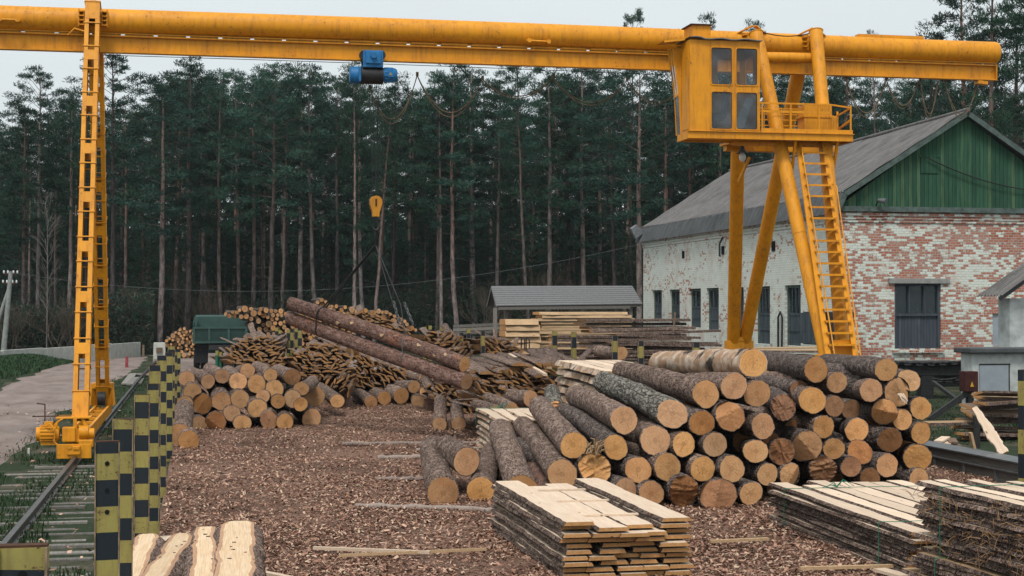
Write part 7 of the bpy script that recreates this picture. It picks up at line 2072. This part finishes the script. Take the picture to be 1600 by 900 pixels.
heap([(745, 606), (765, 588), (800, 576), (850, 570), (868, 582), (865, 600), (850, 622), (800, 622), (760, 632), (745, 640)], 31.2, 11.0, 5.6, lambda x, y: .5 + .2 * sin(x * .05), 'the near slab heap beside the big pile', 46)
heap([(520, 495), (560, 486), (600, 496), (640, 516), (655, 528), (600, 512), (540, 502)], 47.0, 9, 4.5, lambda x, y: .3, 'the pale slab heap behind the hanging logs', 47)
slabs.sort(key=lambda s_: s_[0])
stuffV = 0
MBs = MB()
bycount = {}
for i, (dd, px, py, roll, yw, pt_, v, where, s3) in enumerate(slabs):
    P = at_d(px, py, dd); P.z = max(P.z, .05)
    bycount[where] = bycount.get(where, 0) + 1
    if i < 290:
        o = link_mesh('waste_slab', SM[v]); o.location = P; o.rotation_mode = 'QUATERNION'
        o.rotation_quaternion = Quaternion((0, 0, 1), yw) @ Quaternion((1, 0, 0), pt_) @ Quaternion((0, 1, 0), roll); o.scale = (s3, 1, s3)
        tag(o, 'bark edged waste slab stacked in ' + where, 'slab', 'slabs in ' + where)
    else:
        R = (Quaternion((0, 0, 1), yw) @ Quaternion((1, 0, 0), pt_) @ Quaternion((0, 1, 0), roll)).to_matrix()
        me = SM[v]; b = len(MBs.v)
        MBs.v.extend([tuple(P + R @ Vector((q.co.x * s3, q.co.y, q.co.z * s3))) for q in me.vertices])
        for p in me.polygons: MBs.f.append([b + q for q in p.vertices]); MBs.m.append(p.material_index); MBs.sm.append(False)
if MBs.v: tag(MBs.build('slab_pile', [M['slab_end'], M['bark']]), kind='stuff')
print('slabs', len(slabs), bycount)
# long slabs lying bark side up, running down from the heap tops
LSM = [slab_mesh(2.6 + .3 * q, .24 + .02 * q, .06, 90 + q) for q in range(5)]
def long_slab(x0, y0, d0, x1, y1, d1, w_, label, flip=False, grp='long slabs lying bark side up'):
    a = at_d(x0, y0, d0); b = at_d(x1, y1, d1); a.z = max(a.z, .1); v = b - a; q = LOGN[0] % 5; LOGN[0] += 1
    o = link_mesh('long_slab', LSM[q]); o.location = a; z = v.normalized(); sd_ = z.cross(Vector((0, 0, 1))).normalized(); up2 = sd_.cross(z)
    if flip: up2 = -up2; sd_ = -sd_
    o.rotation_mode = 'QUATERNION'; o.rotation_quaternion = Matrix((sd_, z, up2)).transposed().to_quaternion()
    ln = 2.6 + .3 * q; o.scale = (w_ / (.24 + .02 * q), v.length / ln, 1.2); tag(o, label, 'slab', grp)
rd = random.Random(77)
long_slab(846, 590, 31.5, 786, 556, 35.0, .26, 'long slab with one fresh yellow edge lying slanted on the near slab heap')
m = MB(); a = at_d(845, 588, 31.3); b = at_d(789, 556, 34.9); m.bar(a + Vector((.10, 0, .03)), b + Vector((.10, 0, .03)), .07, .05); tag(m.build('fresh_batten', M['board']), 'fresh yellow batten lying along the slanted slab', 'batten')
desc = ['left', 'middle', 'right']
for k in range(20):
    t = (k + 4) / 25; x0 = 712 + 155 * t + rd.uniform(-8, 8); y0 = 606 - 26 * t + rd.uniform(-5, 5) - (8 if k % 2 else 0)
    x1 = x0 - rd.uniform(25, 60); y1 = y0 - rd.uniform(25, 48) + 6 * t
    y1 = max(y1, 556 if x1 > 750 else 562)
    long_slab(x0, y0 - 6, 32.2 + rd.uniform(0, .8), x1, y1, 36.0 + rd.uniform(-.8, 1), rd.uniform(.2, .34), '%s long grey slab from the left on the near slab heap' % (ORD[k] if k < 20 else ['twenty first', 'twenty second', 'twenty third', 'twenty fourth', 'twenty fifth', 'twenty sixth'][k - 20]))
for k in range(10):
    x0 = 842 + k * 8 + rd.uniform(-6, 6); y0 = 574 - 2 * (k % 3); long_slab(x0, y0, 33 + rd.uniform(-.5, 1), x0 - rd.uniform(-30, 60), 551 - rd.uniform(0, 4) , 37, rd.uniform(.16, .26), '%s dark slab from the left lying flat before the pale plank stacks' % ORD[k])
# core of the heaps: ground-level mounds of bark litter they lie on
def mound(name, x, y, d, rx_, ry_, h):
    c = at_d(x, y, d); m = MB(); V = []; F = []; n = 18; r_ = 7
    for i in range(r_ + 1):
        for k in range(n):
            a = 2 * pi * k / n; t = i / r_; rr2 = (1 - t); V.append((c.x + rx_ * cos(a) * rr2 * (1 + .15 * noise.noise((a, t, x))), c.y + ry_ * sin(a) * rr2, h * sin(t * pi / 2) * (1 + .1 * noise.noise((a * 2, t * 3, x)))))
    F = [(i * n + k, i * n + (k + 1) % n, (i + 1) * n + (k + 1) % n, (i + 1) * n + k) for i in range(r_) for k in range(n)]
    m.add(V, F, 0, True); tag(m.build(name, M['chips']), kind='structure')
mound('bark_mound', 402, 570, 43.0, .75, .9, 1.55); mound('bark_mound', 505, 570, 41.6, .85, .9, 1.4); mound('bark_mound', 600, 585, 44.6, 1.0, .9, .9)
mound('bark_mound', 700, 560, 40.6, .7, .8, 1.3); mound('bark_mound', 790, 560, 39.6, .55, .8, 1.25); mound('bark_mound', 810, 610, 35.0, 1.1, 1.2, 1.05)

# ---------------------------------------------------------------- far pile of thin logs
GF = 'thin logs of the far pile'
TL = []
for q in range(5):
    mb, cb = log_mesh(3.0, .10, .09, 500 + q, 'flat', 12, .6, .04)
    TL.append((mb.mesh('thin_log', [M['bark_dark'], M['cut']]), cb.mesh('cut_end', M['cut'])))
rd = random.Random(21)
far = []
def far_fill(poly, d0, step, where, rmul=(3.2, 6.0)):
    xs = [p[0] for p in poly]; ys = [p[1] for p in poly]; pts = []
    tries = 0
    while tries < 9000:
        tries += 1
        x, y = rd.uniform(min(xs), max(xs)), rd.uniform(min(ys), max(ys)); c = False; j = len(poly) - 1
        for i in range(len(poly)):
            if (poly[i][1] > y) != (poly[j][1] > y) and x < (poly[j][0] - poly[i][0]) * (y - poly[i][1]) / (poly[j][1] - poly[i][1]) + poly[i][0]: c = not c
            j = i
        if not c: continue
        r = rd.choice([3.0, 3.4, 3.8, 4.4, 5.4]) * step
        if any((x - a) ** 2 + (y - b) ** 2 < ((r + s_) * .93) ** 2 for a, b, s_ in pts): continue
        pts.append((x, y, r)); far.append((x, y, r, d0 + rd.uniform(0, .5), where))
far_fill([(384, 482), (352, 490), (350, 496), (392, 498), (392, 520), (430, 545), (455, 550), (500, 545), (560, 530), (520, 500), (470, 490), (448, 486), (430, 484)], 50.0, .95, 'the far pile beside the lorry')
far_fill([(500, 468), (530, 478), (575, 486), (570, 500), (520, 490), (490, 478)], 50.5, .9, 'the far pile above the hanging logs')
far_fill([(258, 530), (285, 512), (303, 520), (303, 560), (265, 555)], 80.0, .72, 'the far pile left of the lorry')
far_fill([(578, 486), (600, 486), (640, 505), (650, 516), (600, 506)], 50.0, .9, 'the pale far heap right of the hanging logs')
far.sort(key=lambda f_: -f_[2])
nlog = LOGN[0]
SMB = MB()
for i, (x, y, r, dd, where) in enumerate(far):
    P = at_d(x, y, dd); s = r * dd / FPX / .10; P.z = max(P.z, .08)
    yw = rd.gauss(0, .05)
    if i < 170:
        q = rd.randrange(5); o = link_mesh('thin_log', TL[q][0]); o.location = P; o.rotation_euler = (-pi / 2, 0, yw); o.scale = (s, s, 1)
        tag(o, 'thin log end in ' + where, 'log', 'thin logs in ' + where); link_mesh('cut_end', TL[q][1], o)
    else:
        SMB.tube([P, P + Vector((-yw * 3, 3, 0))], s * .10, 8, 0, True, False)
        n = 8; b = SMB.v[-16:-8]; SMB.add([(v[0], v[1] - .002, v[2]) for v in b], [tuple(range(8))], 1)
if SMB.v: tag(SMB.build('thin_log_pile', [M['bark_dark'], M['cut']]), kind='stuff')
print('far logs', len(far), 'logs', nlog)

# ---------------------------------------------------------------- slabs leaning on the girder at the right
GR = 'slabs heaped behind the grey girder'
for k in range(15):
    yy = 612 + k * 5.3; x0 = 1500 + (6 * (k % 4)) - (18 if 8 < k < 11 else 0) - (40 if k == 9 else 0); dd = 30 + (k % 3) * .3
    a = at_d(x0 + max(0, 28 - 5 * k), yy, dd); b = at_d(1640, yy + 2 + rd.uniform(-6, 5), dd + .8)
    me = board_mesh('slab', (b - a).length, rd.uniform(.2, .35), .05, 200 + k, ('plank' if k % 4 == 1 else 'plank_old', 'bark_edge', 'board_end'), .03, 16)
    dv = (b - a); o = place_board(me, 'slab', a.x, a.y, a.z, -atan2(dv.x, dv.y), '%s slab from the top in the heap behind the grey girder' % ORD[k], 'slab', GR, tilt=atan2(dv.z, sqrt(dv.x ** 2 + dv.y ** 2)) + rd.gauss(0, .02), roll=rd.gauss(0, .15))
a = at_d(1522, 636, 25.5); b = at_d(1568, 708, 24.6)
me = board_mesh('slab', (b - a).length, .085, .03, 333, ('board', 'board', 'board_end'), .035, 24); dv = b - a
o = link_mesh('slab', me); z = dv.normalized(); n_ = (CAMP - a).normalized(); x_ = z.cross(n_).normalized(); n_ = x_.cross(z)
o.location = a; o.rotation_mode = 'QUATERNION'; o.rotation_quaternion = Matrix((x_, z, n_)).transposed().to_quaternion(); tag(o, 'fresh pale wavy slab leaning down over the grey girder', 'slab')
m = MB(); a = at_d(1526, 650, 26.0); b = at_d(1526, 700, 26.0); m.bar(a, b, .10, .08); tag(m.build('stanchion', M['dark_metal']), 'dark upright stanchion holding the slabs at the grey girder', 'post')
m = MB(); a = at_d(1516, 676, 25.6); b = at_d(1522, 702, 25.6); m.bar(a, b, .12, .04); tag(m.build('wood_offcut', M['plank']), 'short yellow wood offcut standing behind the grey girder', 'offcut')
m = MB(); m.tube([at_d(1590, 610, 26), at_d(1450, 648, 33), at_d(1380, 720, 36)], .02, 5) if False else None
for k, (x, y) in enumerate(((1466, 690), (1478, 694), (1490, 692), (1498, 698), (1470, 698))):
    a = at_d(x, y, 27.5); m = MB(); m.bar(a, a + Vector((.3 - .1 * k, .3, .05)), .16, .03); tag(m.build('wood_offcut', M['board' if k < 2 else 'plank_old']), '%s offcut from the left lying behind the top of the grey girder' % ORD[k], 'offcut', 'offcuts behind the girder')
